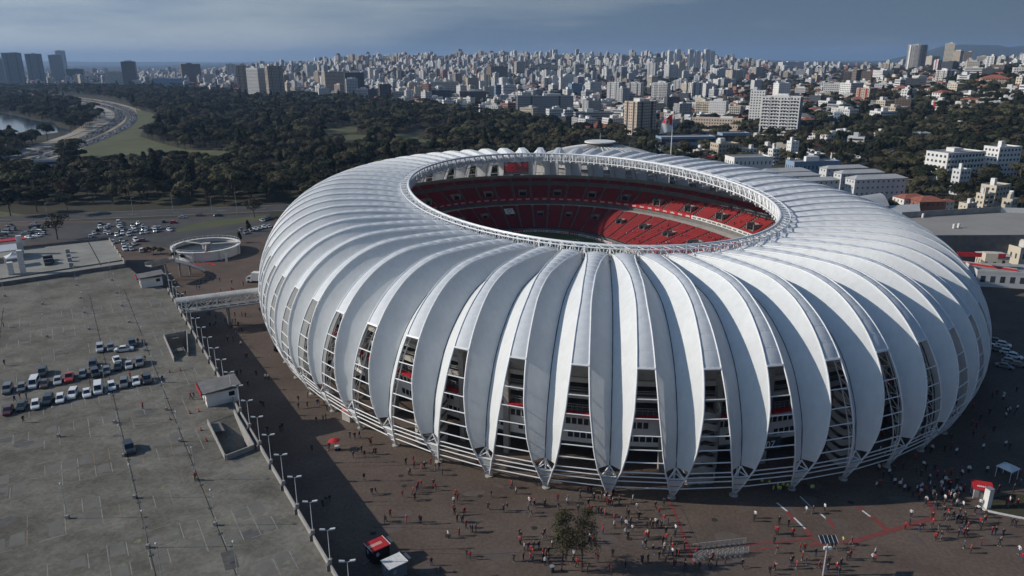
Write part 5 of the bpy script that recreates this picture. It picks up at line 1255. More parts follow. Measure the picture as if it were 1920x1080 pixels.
def building(c, w, d, h, rz, wall, style='grid', roof='flat', accent=None, label=None, base=None, group='buildings of the city', name='apartment_building', fl=3.0, extra=True, rmat=None, winc=None):
    n = max(1, round(h/fl)); fh = h/n; z0 = -3.0
    t = bpy.data.objects.new(name, None); COL.objects.link(t); t.location = c; t.rotation_euler = (0,0,rz)
    BT.append((c[0], c[1], math.hypot(w, d)/2 + 3))
    wm = WALL[wall]; b = MB(); b.obox((-w/2,-d/2,z0), (w,0,0), (0,d,0), (0,0,h-z0))
    if roof == 'flat':
        for s in (-1,1):
            b.obox((-w/2-.12, s*(d/2-.1)-.15, h-.002), (w+.24,0,0), (0,.3,0), (0,0,.9)); b.obox((s*(w/2-.12)-.15, -d/2+.25, h-.003), (.3,0,0), (0,d-.5,0), (0,0,.85))
    b.build('wall', wm, t)
    if roof == 'flat':
        r = MB(); r.obox((-w/2+.3,-d/2+.3,h+.01), (w-.6,0,0), (0,d-.6,0), (0,0,.1)); ro = r.build('roof', rmat or ROOFS['grey'], t)
        if extra:
            for i in range(rb.choice([1,1,2,2,3])):
                r = MB(); q = rb.uniform(.15,.35); hh = rb.uniform(1.8,4.5); r.obox((rb.uniform(-w*.35, w*.35-w*q), rb.uniform(-d*.35,d*.1), h+.11), (w*q,0,0), (0,d*rb.uniform(.2,.4),0), (0,0,hh)); r.build('roof_tank', rb.choice([wm, WALL['white'], WALL['pale']]), ro)
    else:
        o_ = .6; hh = min(w, d)*.22; r = MB(); e = [(-w/2-o_,-d/2-o_,h+.02),(w/2+o_,-d/2-o_,h+.02),(w/2+o_,d/2+o_,h+.02),(-w/2-o_,d/2+o_,h+.02)]
        k = min(w, d)/2
        if w >= d: p, q = (-w/2+k, 0, h+hh), (w/2-k, 0, h+hh); r.quad(e[0], e[1], q, p); r.quad(e[1], e[2], q); r.quad(e[2], e[3], p, q); r.quad(e[3], e[0], p)
        else: p, q = (0, -d/2+k, h+hh), (0, d/2-k, h+hh); r.quad(e[0], e[1], p); r.quad(e[1], e[2], q, p); r.quad(e[2], e[3], q); r.quad(e[3], e[0], p, q)
        r.quad(*e[::-1]); r.build('roof', rmat or ROOFS['tile'], t)
    wb = MB(); bb = MB(); ab = MB()
    for (ax, L_, off, nx) in (((1,0), w, -d/2, (0,-1)), ((1,0), w, d/2, (0,1)), ((0,1), d, -w/2, (-1,0)), ((0,1), d, w/2, (1,0))):
        if L_ < 4: continue
        m = max(2, round(L_/3.1)); cw = (L_-1.0)/m
        st = style
        if style == 'balcony' and ax == (0,1): st = 'grid'
        for f in range(n):
            z = f*fh
            if f == 0 and n > 3 and rb.random() < .5: continue
            def P(s_, zz, o): 
                a = -L_/2 + .5 + s_; return (ax[0]*a + (0 if ax[0] else off) + nx[0]*o, ax[1]*a + (off if ax[0] else 0) + nx[1]*o, zz)
            if st == 'strip':
                wb.quad(P(0, z+fh*.35, .03), P(L_-1, z+fh*.35, .03), P(L_-1, z+fh*.82, .03), P(0, z+fh*.82, .03)); continue
            for i in range(m):
                if st == 'grid': x0, x1, za, zb = i*cw+cw*.25, i*cw+cw*.75, .34, .78
                elif st == 'small': x0, x1, za, zb = i*cw+cw*.34, i*cw+cw*.66, .4, .72
                elif st == 'balcony': x0, x1, za, zb = i*cw+cw*.2, i*cw+cw*.8, .34, .80
                else: x0, x1, za, zb = i*cw+cw*.2, i*cw+cw*.8, .3, .8
                wb.quad(P(x0, z+fh*za, .03), P(x1, z+fh*za, .03), P(x1, z+fh*zb, .03), P(x0, z+fh*zb, .03))
            if st == 'balcony':
                for i in range(0, m):
                    if (i + int(w)) % 3 == 2: continue
                    a, b_, c_, e_ = P(i*cw+.1, z+.02, .032), P(i*cw+cw-.1, z+.02, .032), P(i*cw+cw-.1, z+.02, 1.3), P(i*cw+.1, z+.02, 1.3)
                    bb.obox(a, Vector(b_)-Vector(a), Vector(e_)-Vector(a), (0,0,.14)); g_ = P(i*cw+.1, z+.161, 1.2); bb.obox(g_, Vector(b_)-Vector(a), Vector(nx+(0,))*.1, (0,0,.85))
            if st == 'slab': g_ = P(-.6, z-.02, .035); bb.obox(g_, Vector((ax[0], ax[1], 0))*(L_+.2), Vector(nx+(0,))*.7, (0,0,.22))
        if accent and L_ > 6:
            for f_ in ((.25,.75) if L_ > 12 else (.5,)):
                a = P(L_*f_-1.4, 1, .06); ab.obox(a, Vector((ax[0], ax[1], 0))*1.8, Vector(nx+(0,))*.5, (0,0,h-.6))
    if wb.v: wb.build('windows', winc or WIN, t)['kind'] = 'stuff'
    if bb.v: bb.build('balconies', wm if style != 'slab' else WALL['pale'], t)['kind'] = 'stuff'
    if ab.v: ab.build('facade_strips', WALL[accent] if accent in WALL else M[accent], t)['kind'] = 'stuff'
    if label: tag(t, label, 'building', group)
    else:
        kind = 'house' if n <= 2 else ('block' if n < 9 else 'tower'); sty = dict(balcony=' with balconies', strip=' with strip windows', slab=' with floor ledges', grid='', small=' with small windows').get(style, '')
        cn = dict(pale='pale grey', dark='dark grey', brick='brick red', tan='tan').get(wall, wall)
        auto(t, f"{cn} {STOR[min(n,20)]}-storey {kind}{sty}", 'house' if n <= 2 else 'building', group)
    return t
def pb(px0, px1, pyb, pyt, wall, style='grid', rz=.12, depth=.8, dist=None, **k):
    """a building that stands where the photograph shows its base"""
    pc = (px0+px1)/2
    if dist is None and pyb > 119: c = GT(pc, pyb)
    else:
        d = ray(pc, pyb); t = (dist or (1900 if pc > 1560 else 3000))/d[1]; c = Vector((d[0]*t, d[1]*t, 0)); c.z = terr(c.x, c.y)
    zt = topz(c.x, c.y, pyt); h = max(2.6, zt - c.z); wpx = (px1-px0)*(c.y*CP + (CAMH-c.z)*SP)/FPX
    w = wpx/(math.cos(rz) + depth*abs(math.sin(rz))); d_ = w*depth
    c.y += d_*.5; 
    return building(c, w, d_, h, rz, wall, style, **k)
# --- left shore towers and mid-left blocks
pb(10, 44, 158, 97, 'grey', 'slab', .5, .5, accent='dark', label='dark grey high tower, leftmost of the hazy lakeside group'); pb(0, 12, 160, 108, 'pale', 'strip', .3, .8, label='pale slim tower at the very left edge of the skyline')
pb(53, 82, 155, 99, 'grey', 'strip', .5, .5, accent='dark', label='dark broad tower in the middle of the hazy lakeside group'); pb(94, 120, 152, 101, 'grey', 'grid', .45, .7, label='grey narrow tower, rightmost of the hazy lakeside group'); pb(108, 125, 140, 93, 'pale', 'grid', .3, .8, accent='grey', label='pale stepped tower peeking behind the rightmost lakeside tower')
pb(124, 155, 152, 128, 'dark', 'strip', .3, .6); pb(138, 154, 158, 139, 'cream', 'strip', .2, .6)
pb(227, 256, 160, 114, 'brown', 'grid', .35, .9, label='dark brown tall block above the low white buildings'); pb(197, 232, 160, 133, 'white', 'balcony', .2, .6); pb(200, 215, 157, 146, 'white', 'strip', .2, .6, fl=4)
pb(249, 266, 161, 149, 'white', 'strip', .15, .6, fl=4); pb(266, 285, 156, 144, 'white', 'small', .1, .7, fl=4); pb(285, 342, 162, 146, 'blue', 'small', .1, .5, label='long low bluish-white hall at the far edge of the park', fl=5); pb(298, 309, 156, 143, 'cream', 'small', .1, .6, fl=4)
pb(337, 376, 158, 119, 'brown', 'grid', .5, .6, label='wide brown block right of the low white halls'); pb(383, 402, 160, 138, 'cream', 'grid', .2, .6); pb(400, 428, 170, 158, 'cream', 'strip', .1, .5, fl=4); pb(425, 442, 152, 119, 'white', 'grid', .25, .8, label='slim white pair of slabs left of the three park-edge towers', accent='grey')
pb(444, 466, 182, 122, 'beige', 'slab', .3, .9, label='beige ledged tower, left of the three at the park edge', accent='brown'); pb(464, 498, 184, 127, 'white', 'slab', -.5, .6, label='white striped tower, middle of the three at the park edge'); pb(497, 533, 186, 123, 'tan', 'slab', .5, .8, label='brown ribbed tower with red base, right of the three at the park edge', accent='brown')
pb(573, 594, 150, 121, 'white', 'grid', .4, .7, accent='grey'); pb(602, 646, 178, 134, 'beige', 'slab', .45, .7, label='beige louvred office block beside the dark glass block'); pb(644, 684, 186, 136, 'dark', 'strip', .3, .6, label='dark glass office block beside the beige louvred one'); pb(648, 672, 188, 148, 'pale', 'slab', .3, .6)
pb(535, 560, 176, 166, 'cream', 'strip', .2, .5, fl=4); pb(558, 580, 175, 168, 'white', 'grid', .2, .5, fl=4)
# --- block along the park edge, centre
pb(668, 690, 192, 167, 'white', 'strip', .1, .7, label='white low block with framed bays left of the black glass wedge'); pb(690, 708, 190, 168, 'dark', 'strip', .1, .7); pb(708, 734, 194, 158, 'dark', 'small', .35, .8, label='black glass wedge tower at the park edge', winc=M['black'], accent='brown')
pb(735, 780, 192, 172, 'pale', 'balcony', .15, .6); pb(777, 792, 192, 163, 'cream', 'small', .25, .7); pb(788, 830, 198, 183, 'white', 'grid', .1, .6, label='bright white low house with tall chimney core at the park edge', fl=4); pb(803, 860, 178, 154, 'cream', 'grid', .2, .5, label='long cream block with a white top band', fl=4); pb(808, 846, 190, 170, 'dark', 'strip', .1, .6); pb(770, 796, 206, 196, 'cream', 'grid', .15, .8, roof='hip', fl=3.5, label='small cream house with red tiled roof at the park edge')
pb(860, 912, 196, 172, 'brown', 'balcony', .1, .6, label='dark terraced block with planted balconies'); pb(873, 898, 174, 146, 'beige', 'balcony', .3, .7); pb(898, 912, 172, 152, 'white', 'small', .2, .9); pb(906, 928, 182, 163, 'cream', 'grid', .15, .7); pb(926, 955, 186, 160, 'blue', 'strip', .2, .7, label='bluish white block with strip windows above the park'); pb(940, 968, 188, 160, 'white', 'strip', .2, .7)
pb(912, 952, 160, 125, 'brown', 'grid', .35, .8, label='large dark brown block on the rise above the city centre'); pb(964, 985, 140, 116, 'beige', 'slab', .3, .9); pb(985, 1010, 146, 128, 'brown', 'grid', .3, .9)
pb(860, 888, 212, 196, 'pale', 'grid', .1, .7); pb(897, 926, 214, 197, 'white', 'grid', .15, .7); pb(930, 962, 212, 200, 'cream', 'balcony', .1, .6); pb(918, 960, 222, 212, 'white', 'strip', .1, .4, fl=4)
pb(967, 1075, 224, 181, 'grey', 'grid', .12, .25, label='long grey slab block with a dark lattice end above the park', accent='dark'); pb(1024, 1056, 236, 206, 'pale', 'balcony', .25, .8); pb(1056, 1076, 234, 207, 'white', 'balcony', .2, .8); pb(1076, 1150, 238, 212, 'grey', 'strip', .1, .3, label='long low grey office wing left of the beige tower')
pb(1034, 1046, 170, 143, 'white', 'small', .2, .8); pb(1056, 1080, 166, 140, 'white', 'grid', .2, .8); pb(1015, 1046, 170, 147, 'white', 'strip', .3, .6, accent='red_paint', label='white block with red vertical strips in the centre'); pb(1066, 1092, 182, 158, 'blue', 'grid', .3, .8); pb(1098, 1128, 186, 155, 'pale', 'grid', .4, .8)
pb(1138, 1166, 196, 156, 'white', 'grid', -.5, .7, accent='grey', label='white slab tower, leftmost of three above the beige tower'); pb(1175, 1208, 192, 157, 'pale', 'grid', -.5, .7, accent='brown', label='pale tower with brown strips, middle of three above the beige tower'); pb(1222, 1258, 194, 157, 'white', 'balcony', -.5, .7, accent='grey', label='white tower with balconies, rightmost of three above the beige tower')
pb(1213, 1232, 158, 119, 'white', 'grid', -.5, .8, accent='grey'); pb(1247, 1275, 150, 122, 'white', 'strip', .3, .8); pb(1268, 1284, 150, 117, 'cream', 'grid', .3, .8); pb(1292, 1316, 192, 157, 'white', 'grid', .2, .8, accent='brown'); pb(1316, 1340, 190, 158, 'pale', 'small', .3, .9)
pb(1171, 1232, 253, 192, 'tan', 'grid', .62, .65, label='tan high apartment tower with dark window columns left of the flag', accent='dark')
pb(1092, 1150, 254, 240, 'cream', 'grid', .1, .6, roof='hip', fl=4, label='low cream building with red tiled hip roof left of the tan tower'); pb(1138, 1172, 260, 246, 'beige', 'grid', .1, .6, fl=4)
pb(1280, 1324, 212, 196, 'white', 'balcony', -.5, .7); pb(1322, 1362, 216, 190, 'dark', 'balcony', .3, .8, label='dark ledged office building with slanted roof', rmat=ROOFS['metal']); pb(1302, 1392, 246, 224, 'tan', 'grid', -.5, .22, label='long tan four-storey block with red plants on its roof'); pb(1338, 1402, 222, 202, 'white', 'balcony', -.5, .6, label='bright white terraced block left of the white high tower')
pb(1404, 1436, 236, 172, 'white', 'grid', -.5, .7, label='white slab wing at the left of the white high tower'); pb(1428, 1506, 254, 184, 'white', 'balcony', -.5, .55, label='broad white high apartment tower with stacked balconies', accent='grey'); pb(1452, 1480, 200, 158, 'white', 'small', .2, .8)
pb(1376, 1402, 178, 164, 'brick', 'balcony', .2, .6); pb(1340, 1370, 148, 130, 'pale', 'grid', .3, .7); pb(1364, 1402, 152, 133, 'beige', 'grid', .3, .7, accent='white'); pb(1412, 1430, 148, 127, 'beige', 'slab', .3, .8); pb(1462, 1506, 130, 118, 'pale', 'small', .2, .4); pb(1340, 1380, 166, 150, 'white', 'balcony', .2, .6)

for x in (1252, 1266, 1290, 1303, 1320, 1330): pb(x, x+10, 118, 94 + (x % 3)*3, 'white', 'grid', .2, .8)
# --- right-hand hill
c = GT(1714, 134); zt = topz(c.x, c.y, 86); h_ = zt - c.z; RSC = 15.5*c.y/FPX; t = thing('round_tower', 'tall round tower with stacked curved balconies on the right hill', 'building', c, .3); b = MB(); R_ = RSC
b.cyl((0,0), R_, -4, h_, 28); b.build('wall', WALL['pale'], t); BT.append((c.x, c.y, 14)); b = MB(); w_ = MB(); nf = 22
for i in range(nf):
    z = h_*i/nf; ring(b, R_+1.0, R_, z, z+.9, 24)
    for j in range(24):
        if j % 4 == 3: continue
        a, a2 = 2*math.pi*(j+.1)/24, 2*math.pi*(j+.9)/24; w_.quad(*[((R_+.06)*math.cos(q), (R_+.06)*math.sin(q), z+zz) for q, zz in ((a,1.0),(a2,1.0),(a2,2.4),(a,2.4))])
b.build('balcony_rings', WALL['brown'], t)['kind'] = 'stuff'; w_.build('windows', WIN, t)['kind'] = 'stuff'
b = MB(); b.obox((-R_-2.2,-2.6,-4), (3.2,0,0), (0,5,0), (0,0,h_+3)); b.build('stair_slab', WALL['white'], t); b = MB(); b.cyl((0,0), 5, h_+.02, h_+3, 16); b.build('roof_drum', WALL['beige'], t)
RH = [(1581,1600,163,136,'brown','balcony'),(1598,1618,164,134,'brown','slab'),(1614,1634,163,136,'brown','grid'),(1640,1678,152,134,'white','balcony'),(1545,1590,182,160,'white','grid'),(1578,1618,184,158,'white','balcony'),(1608,1648,194,168,'beige','grid'),(1528,1560,195,176,'cream','balcony'),(1578,1602,192,178,'white','small'),(1690,1720,192,170,'white','balcony'),(1680,1700,172,152,'white','strip'),(1700,1744,170,150,'dark','strip'),(1735,1762,126,108,'cream','balcony'),(1750,1764,142,115,'white','grid'),(1766,1800,138,118,'dark','strip'),(1770,1790,118,84,'cream','grid'),(1785,1806,130,98,'beige','grid'),(1806,1822,124,100,'brown','grid'),(1834,1858,120,108,'cream','balcony'),(1774,1805,154,138,'pale','grid'),(1810,1846,152,130,'white','strip'),(1844,1880,150,132,'dark','grid'),(1812,1838,140,118,'cream','grid'),(1862,1886,128,114,'cream','balcony'),(1880,1900,122,112,'cream','grid'),(1900,1920,146,130,'white','grid'),(1845,1900,164,150,'tan','grid'),(1905,1925,170,148,'cream','grid'),(1734,1752,180,168,'white','grid'),(1752,1790,190,176,'white','balcony'),(1692,1716,204,188,'white','strip'),(1750,1784,210,193,'white','grid'),(1638,1682,232,212,'white','balcony'),(1666,1706,220,204,'beige','grid'),(1562,1580,238,214,'blue','grid'),(1578,1610,232,208,'pale','grid'),(1590,1625,282,260,'white','strip'),(1545,1590,272,255,'white','grid'),(1448,1490,292,276,'cream','grid'),(1440,1462,308,282,'white','balcony'),(1476,1496,300,268,'white','small'),(1640,1664,176,160,'pale','small'),(1700,1712,184,172,'white','small'),(1500,1530,236,226,'cream','grid'),(1516,1540,262,250,'white','grid'),(1720,1745,236,226,'white','grid'),(1812,1836,188,178,'white','grid'),(1850,1875,190,180,'cream','grid'),(1880,1915,196,188,'white','strip'),(1780,1815,175,160,'cream','grid'),(1622,1642,172,158,'cream','grid'),(1600,1620,216,206,'cream','grid')]
for a_, b_, y1, y0, wl, st in RH:
    hip = (y1 - y0) < 15 and rb.random() < .45
    pb(a_, b_, y1, y0, wl, st, rb.choice([-.5,-.4,.3,.5,.7]), rb.uniform(.6,.9), roof='hip' if hip else 'flat', accent=('red_paint' if (a_ in (1608, 1750)) else None), group='buildings on the right-hand hill')
# white terraced building on the right
ww = pb(1745, 1850, 338, 290, 'white', 'balcony', .35, .5, label='large white terraced building with a square white tower core on the right', fl=3.2, extra=False); ww['category'] = 'building'
h_ = 13.0
b = MB(); b.obox((-2, 0, 9), (6.5,0,0), (0,6,0), (0,0,11)); b.build('tower_core', WALL['white'], ww)
pb(1850, 1912, 332, 280, 'white', 'grid', .3, .6, label='white stepped wing at the right end of the terraced building'); pb(1786, 1816, 366, 322, 'pale', 'grid', .3, .7)
pb(1842, 1896, 388, 352, 'cream', 'grid', .5, .6, label='cream house wing half hidden under trees near the right edge'); pb(1830, 1862, 404, 368, 'cream', 'balcony', .4, .6)
# six hipped apartment blocks
for a_, b_, y1, y0, lb in ((1420,1518,366,323,'farthest left of the six grey hip-roofed blocks'),(1444,1536,378,331,'middle left of the six grey hip-roofed blocks'),(1482,1572,392,340,'nearest left of the six grey hip-roofed blocks'),(1538,1626,352,317,'farthest right of the six grey hip-roofed blocks'),(1564,1656,369,326,'middle right of the six grey hip-roofed blocks'),(1586,1698,390,337,'nearest right of the six grey hip-roofed blocks')):
    pb(a_, b_, y1, y0, 'pale', 'small', .20, .26, roof='hip', rmat=ROOFS['metal'], label=lb, fl=3.1, group='grey hip-roofed blocks behind the stadium')
pb(1365, 1448, 336, 298, 'white', 'small', .18, .5, label='white shop hall with a small dark sign right of the flagpole', fl=8, extra=False); pb(1336, 1386, 302, 272, 'beige', 'grid', .25, .7, label='beige flat-roofed house behind the white shop hall'); pb(1384, 1420, 300, 282, 'pale', 'grid', .2, .7); pb(1480, 1576, 326, 306, 'blue', 'small', .15, .35, fl=6, label='low bluish hall behind the hip-roofed blocks')
pb(1318, 1360, 312, 299, 'red' if False else 'brick', 'small', .2, .6, roof='hip', label='low shed with bright red roof just behind the stadium roof', rmat=M['red_paint']); pb(1234, 1342, 284, 259, 'blue', 'strip', .1, .35, label='long low glass showroom with pale flat roof beside the flagpole', fl=6, rmat=ROOFS['metal'], extra=False); pb(1350, 1406, 270, 252, 'blue', 'strip', .1, .5, label='small blue glass showroom with white frame', fl=7, rmat=ROOFS['metal'], extra=False)
for a_, b_, y1, y0, wl, rf in ((1270,1300,288,276,'white','hip'),(1300,1330,296,284,'cream','flat'),(1425,1455,292,276,'cream','flat'),(1455,1478,296,284,'white','hip'),(1495,1520,304,290,'white','flat'),(1520,1548,306,292,'pale','flat'),(1560,1590,300,288,'white','hip'),(1600,1630,304,292,'white','flat'),(1290,1316,266,256,'white','hip'),(1410,1436,268,256,'cream','flat'),(1514,1545,286,274,'white','hip'),(1564,1600,262,250,'white','flat'),(1660,1690,300,288,'cream','hip'),(1696,1722,356,342,'cream','hip'),(1760,1790,398,380,'white','hip'),(1800,1830,412,386,'cream','flat'),(1880,1910,400,378,'cream','flat'),(1560,1584,286,276,'brick','hip'),(1640,1664,262,252,'white','flat'),(1718,1746,262,252,'white','hip'),(1790,1816,246,236,'white','flat'),(1870,1900,236,226,'cream','hip'),(1830,1850,262,252,'white','hip')):
    pb(a_, b_, y1, y0, wl, rb.choice(['small','grid']), rb.choice([-.45,.2,.4,.6]), .7, roof=rf, rmat=ROOFS[rb.choice(['tile','metal','tile'])] if rf == 'hip' else None, group='houses between the stadium and the hill')
pb(1683, 1740, 398, 374, 'white', 'small', .2, .6, roof='hip', fl=3.5, label='white cottage with bright red roof beside the warehouse'); pb(1716, 1772, 404, 380, 'brick', 'small', .1, .7, roof='hip', fl=4, label='dark brick house with red roof behind the warehouse')
# low warehouse with a wide flat roof, right of the stadium
def slab_building(pts, z0, z1, label, wallm, roofm, name='warehouse', parapet=None):
    P = [GZ(*p, z1) for p in pts]; cen = sum(P, Vector())/len(P); cen.z = 0; t = thing(name, label, 'building', cen)
    BT.append((cen.x, cen.y, max((p-cen).length for p in P)*.8)); L_ = [p - cen for p in P]
    b = MB(); n = len(L_)
    for i in range(n): p, q = L_[i], L_[(i+1) % n]; b.quad((p.x,p.y,z0), (q.x,q.y,z0), (q.x,q.y,z1-.002), (p.x,p.y,z1-.002))
    b.build('wall', wallm, t); b = MB(); b.quad(*[(p.x,p.y,z1) for p in L_]); rf = b.build('roof', roofm, t); return t, L_, rf
def GZ(px, py, z): return G(px, py, z)
t, L_, rf = slab_building([(1690,409),(1876,398),(2010,402),(2010,440),(1748,441)], 0, 11, 'huge low warehouse with wide pale grey flat roof right of the stadium', M['concrete_dark'], mat('warehouse_roof', (.27,.255,.235), .9, .1, .08, detail=8))
b = MB(); p, q = L_[0], L_[1]; d = q - p; b.obox((p.x,p.y,11.0), (d.x,d.y,0), (-d.y*.004, d.x*.004, 0), (0,0,2.6)); b.build('parapet', M['concrete'], t)
b = MB(); p, q = L_[1], L_[2]; d = q - p; b.obox((p.x,p.y,11.0), (d.x,d.y,0), (-d.y*.004, d.x*.004, 0), (0,0,2.2)); b.build('parapet', WALL['white'], t)
for px, py in ((1788, 428), (1797, 427), (1730, 408)): b = MB(); p = G(px, py, 11.01); p = p - t.location; b.cyl((p.x,p.y), .5, 11.01, 12.8, 10); b.build('roof_vent', WALL['white'], rf)
slab_building([(1660,386),(1724,382),(1726,398),(1700,404)], 0, 8, 'low blue-grey flat roof between the warehouse and the stadium', WALL['blue'], ROOFS['metal'])
t, L_, rf = slab_building([(1600,372),(1640,366),(1668,386),(1628,392)], 0, 9, 'grey vaulted sports hall tucked beside the stadium roof', WALL['grey'], ROOFS['metal'])
b = MB(); A, B_, C, D = L_; b.grid([[A.lerp(D, v) + (B_-A).lerp(C-D, v)*u + Vector((0,0,.02 + 3.2*math.sin(math.pi*v))) - Vector((0,0,A.z-9)) for u in np.linspace(0,1,4)] for v in np.linspace(0,1,9)]); b.build('vault', ROOFS['metal'], t, smooth=True)
# houses in the shade at the right edge
t = pb(1830, 1945, 562, 516, 'pale', 'grid', -.20, .55, dist=246, label='pale two-storey house with flat grey roof at the right edge', fl=3.9, extra=False)
c_ = t.location; b = MB(); b.obox((-13.5, 5.0, 8.2), (16,0,0), (0,.4,0), (0,0,1.5)); b.build('red_parapet', M['red_paint'], t); b = MB(); b.obox((-6.5, -1, 8.1), (4,0,0), (0,3.2,0), (0,0,3.0)); b.build('roof_room', WALL['cream'], t)
pb(1828, 1900, 482, 462, 'white', 'small', .3, .5, dist=285, label='white shed with pale sloped roof behind the cream house', roof='hip', rmat=ROOFS['metal'], fl=4)
pb(1838, 1890, 510, 482, 'cream', 'small', -.2, .5, dist=268, label='small cream house with vaulted roof behind the cream house', roof='hip', rmat=ROOFS['metal'], fl=4); pb(1896, 1950, 505, 470, 'cream', 'small', .2, .8, dist=276, label='cream gable building with pale wall at the right edge', fl=5)
b = MB(); p = G(1852, 497, 6); t = thing('red_wall', 'low wall painted bright red in front of the small houses', 'wall', (p.x, p.y, 0), -.7); b.obox((-9,-.2,0), (18,0,0), (0,.4,0), (0,0,6)); b.build('wall_panel', M['red_paint'], t)
b = MB(); b.obox((-9,-.25,6.01), (18,0,0), (0,.5,0), (0,0,.2)); b.build('coping', M['concrete_pale'], t)
# white clubhouse among the park trees
pb(58, 108, 322, 300, 'white', 'strip', .35, .5, label='white clubhouse half hidden among the dark park trees', fl=5, extra=False); pb(700, 716, 232, 226, 'cream', 'small', .1, .6, fl=3.5)

# domed arena behind the stadium
cx_, cy_ = 56.0, 470.0; t = thing('domed_arena', 'round arena with ribbed pale dome and flat disc cap behind the stadium', 'arena', (cx_, cy_, 0)); BT.append((cx_, cy_, 52)); NS = 32; RD = 44.0
DOM = mat('dome_sheet', (.33,.31,.285), .8, .18, .25)
def dome(r): return 16 + 9.5*(1 - (r/RD)**2)
for j in range(NS):
    a, a2 = 2*math.pi*j/NS, 2*math.pi*(j+.94)/NS; b = MB(); b.grid([[(r*math.cos(q), r*math.sin(q), dome(r)) for q in (a, (a+a2)/2, a2)] for r in np.linspace(8, RD, 7)]); b.build('dome_panel', DOM if j % 5 else M['concrete_pale'], t, smooth=True)
    b = MB(); am = (a2 + 2*math.pi*(j+1)/NS)/2; b.tube([(r*math.cos(am), r*math.sin(am), dome(r)+.05) for r in np.linspace(8, RD, 7)], .32, 4); b.build('rib', WALL['pale'], t)
b = MB(); b.cyl((0,0), RD-1.5, 0, 15.6, 48); b.build('wall', M['concrete'], t); b = MB(); b.cyl((0,0), 8.3, dome(8)-.5, 27.2, 24); b.build('drum', M['concrete_dark'], t); b = MB(); b.cyl((0,0), 9.8, 27.3, 28.0, 32); b.build('disc_cap', WALL['white'], t); b = MB(); b.tube([(0,0,28),(0,0,33)], .12, 5); b.build('mast', M['white_steel'], t)

# --- the rest of the city: seeded blocks behind, nearest ones as things, the far mass joined
def ytop_city(px):
    T = [(-200,158),(0,158),(250,160),(440,178),(540,182),(660,190),(760,200),(860,212),(960,222),(1060,246),(1160,262),(1260,250),(1330,232),(1520,236),(1700,215),(2000,205)]
    for (a, y0), (c_, y1) in zip(T, T[1:]):
        if px <= c_: return y0 + (y1-y0)*(px-a)/(c_-a)
    return 205
cand = []; rq = random.Random(77)
for i in range(15000):
    px = rq.uniform(-60, 1990); v = rq.random(); yb = 104 + (ytop_city(px) - 104)*(v**1.15)
    c = GT(px, yb)
    if c.y > 7000 or c.y < 500: continue
    if px > 1360 and rq.random() < (.45 if c.y > 1300 else .62): continue
    if px < 420 and c.y < 1900: continue
    if px < 240 and rq.random() < .6: continue
    wooded = math.sin(c.x*.006 + 1.3)*math.sin(c.y*.0045 + c.x*.002) > .45
    if wooded and rq.random() < .85: continue
    tall = 1 if px < 1340 else .45
    r_ = rq.random(); hgt = (rq.uniform(5, 9) if r_ < .28 else rq.uniform(10, 22) if r_ < .58 else rq.uniform(22, 40) if r_ < .92 else rq.uniform(40, 58))
    if px > 1340: hgt = min(hgt, rq.choice([7, 7, 10, 14, 18, 30]))
    if c.y < 900: hgt = min(hgt, 14)
    elif c.y < 2300: q_ = rq.random(); hgt = min(hgt, rq.uniform(5, 11) if q_ < .5 else rq.uniform(12, 22) if q_ < .85 else rq.uniform(24, 38))
    k_ = 1 if c.y < 2000 else rq.choice([.75, .85, 1.0, 1.3])
    if c.y > 2400: q_ = rq.random(); hgt = rq.uniform(5, 10) if q_ < .42 else rq.uniform(10, 21) if q_ < .80 else rq.uniform(21, 33) if q_ < .97 else rq.uniform(33, 46)
    cand.append((c, rq.uniform(11, 22)*k_, rq.uniform(10, 18)*k_, hgt*(1 if c.y < 2500 else .85)))
cell = {}; keep = []
def free(x, y, r, lim=0):
    gx, gy = int(x//60), int(y//60)
    for i in (-1,0,1):
        for j in (-1,0,1):
            for (a, b_, q) in cell.get((gx+i, gy+j), ()):
                if (a-x)**2 + (b_-y)**2 < (q+r)**2: return False
    return True
def occ(x, y, r): cell.setdefault((int(x//60), int(y//60)), []).append((x, y, r))
for x, y, r in list(BT): occ(x, y, min(r, 50))
for c, w, d, h in cand:
    r = math.hypot(w, d)/2
    if not free(c.x, c.y, r*.9): continue
    occ(c.x, c.y, r*.9); keep.append((c, w, d, h))
keep.sort(key=lambda q: -(q[3]*q[1])/(q[0].length**2))
nthing = len([1 for o, _ in AUTO if o.get('category') in ('building', 'house')]) ; NB_MAX = 300 - 150
cols = ['white']*10 + ['cream']*4 + ['pale']*7 + ['beige']*2 + ['grey']*4 + ['brown','dark','brick']
near_b, far_b = keep[:NB_MAX], keep[NB_MAX:]
for c, w, d, h in near_b:
    wl = rq.choice(cols); hip = h < 9.5 and rq.random() < .5
    building(c, w, d, h, rq.choice([.3,.45,.6,.75,-.6,-.45]) + rq.gauss(0,.05), wl, rq.choice(['grid','grid','balcony','strip','small','slab']) if h > 9 else 'small', roof='hip' if hip else 'flat', accent=rq.choice([None,None,None,'grey','white','brown']) if h > 20 else None, rmat=None if not hip else ROOFS[rq.choice(['tile','tile','metal','dark'])])
fm_ = MB(); wlist = list(WALL); fmats = [WALL[k] for k in wlist] + [WIN, ROOFS['tile'], ROOFS['grey']]
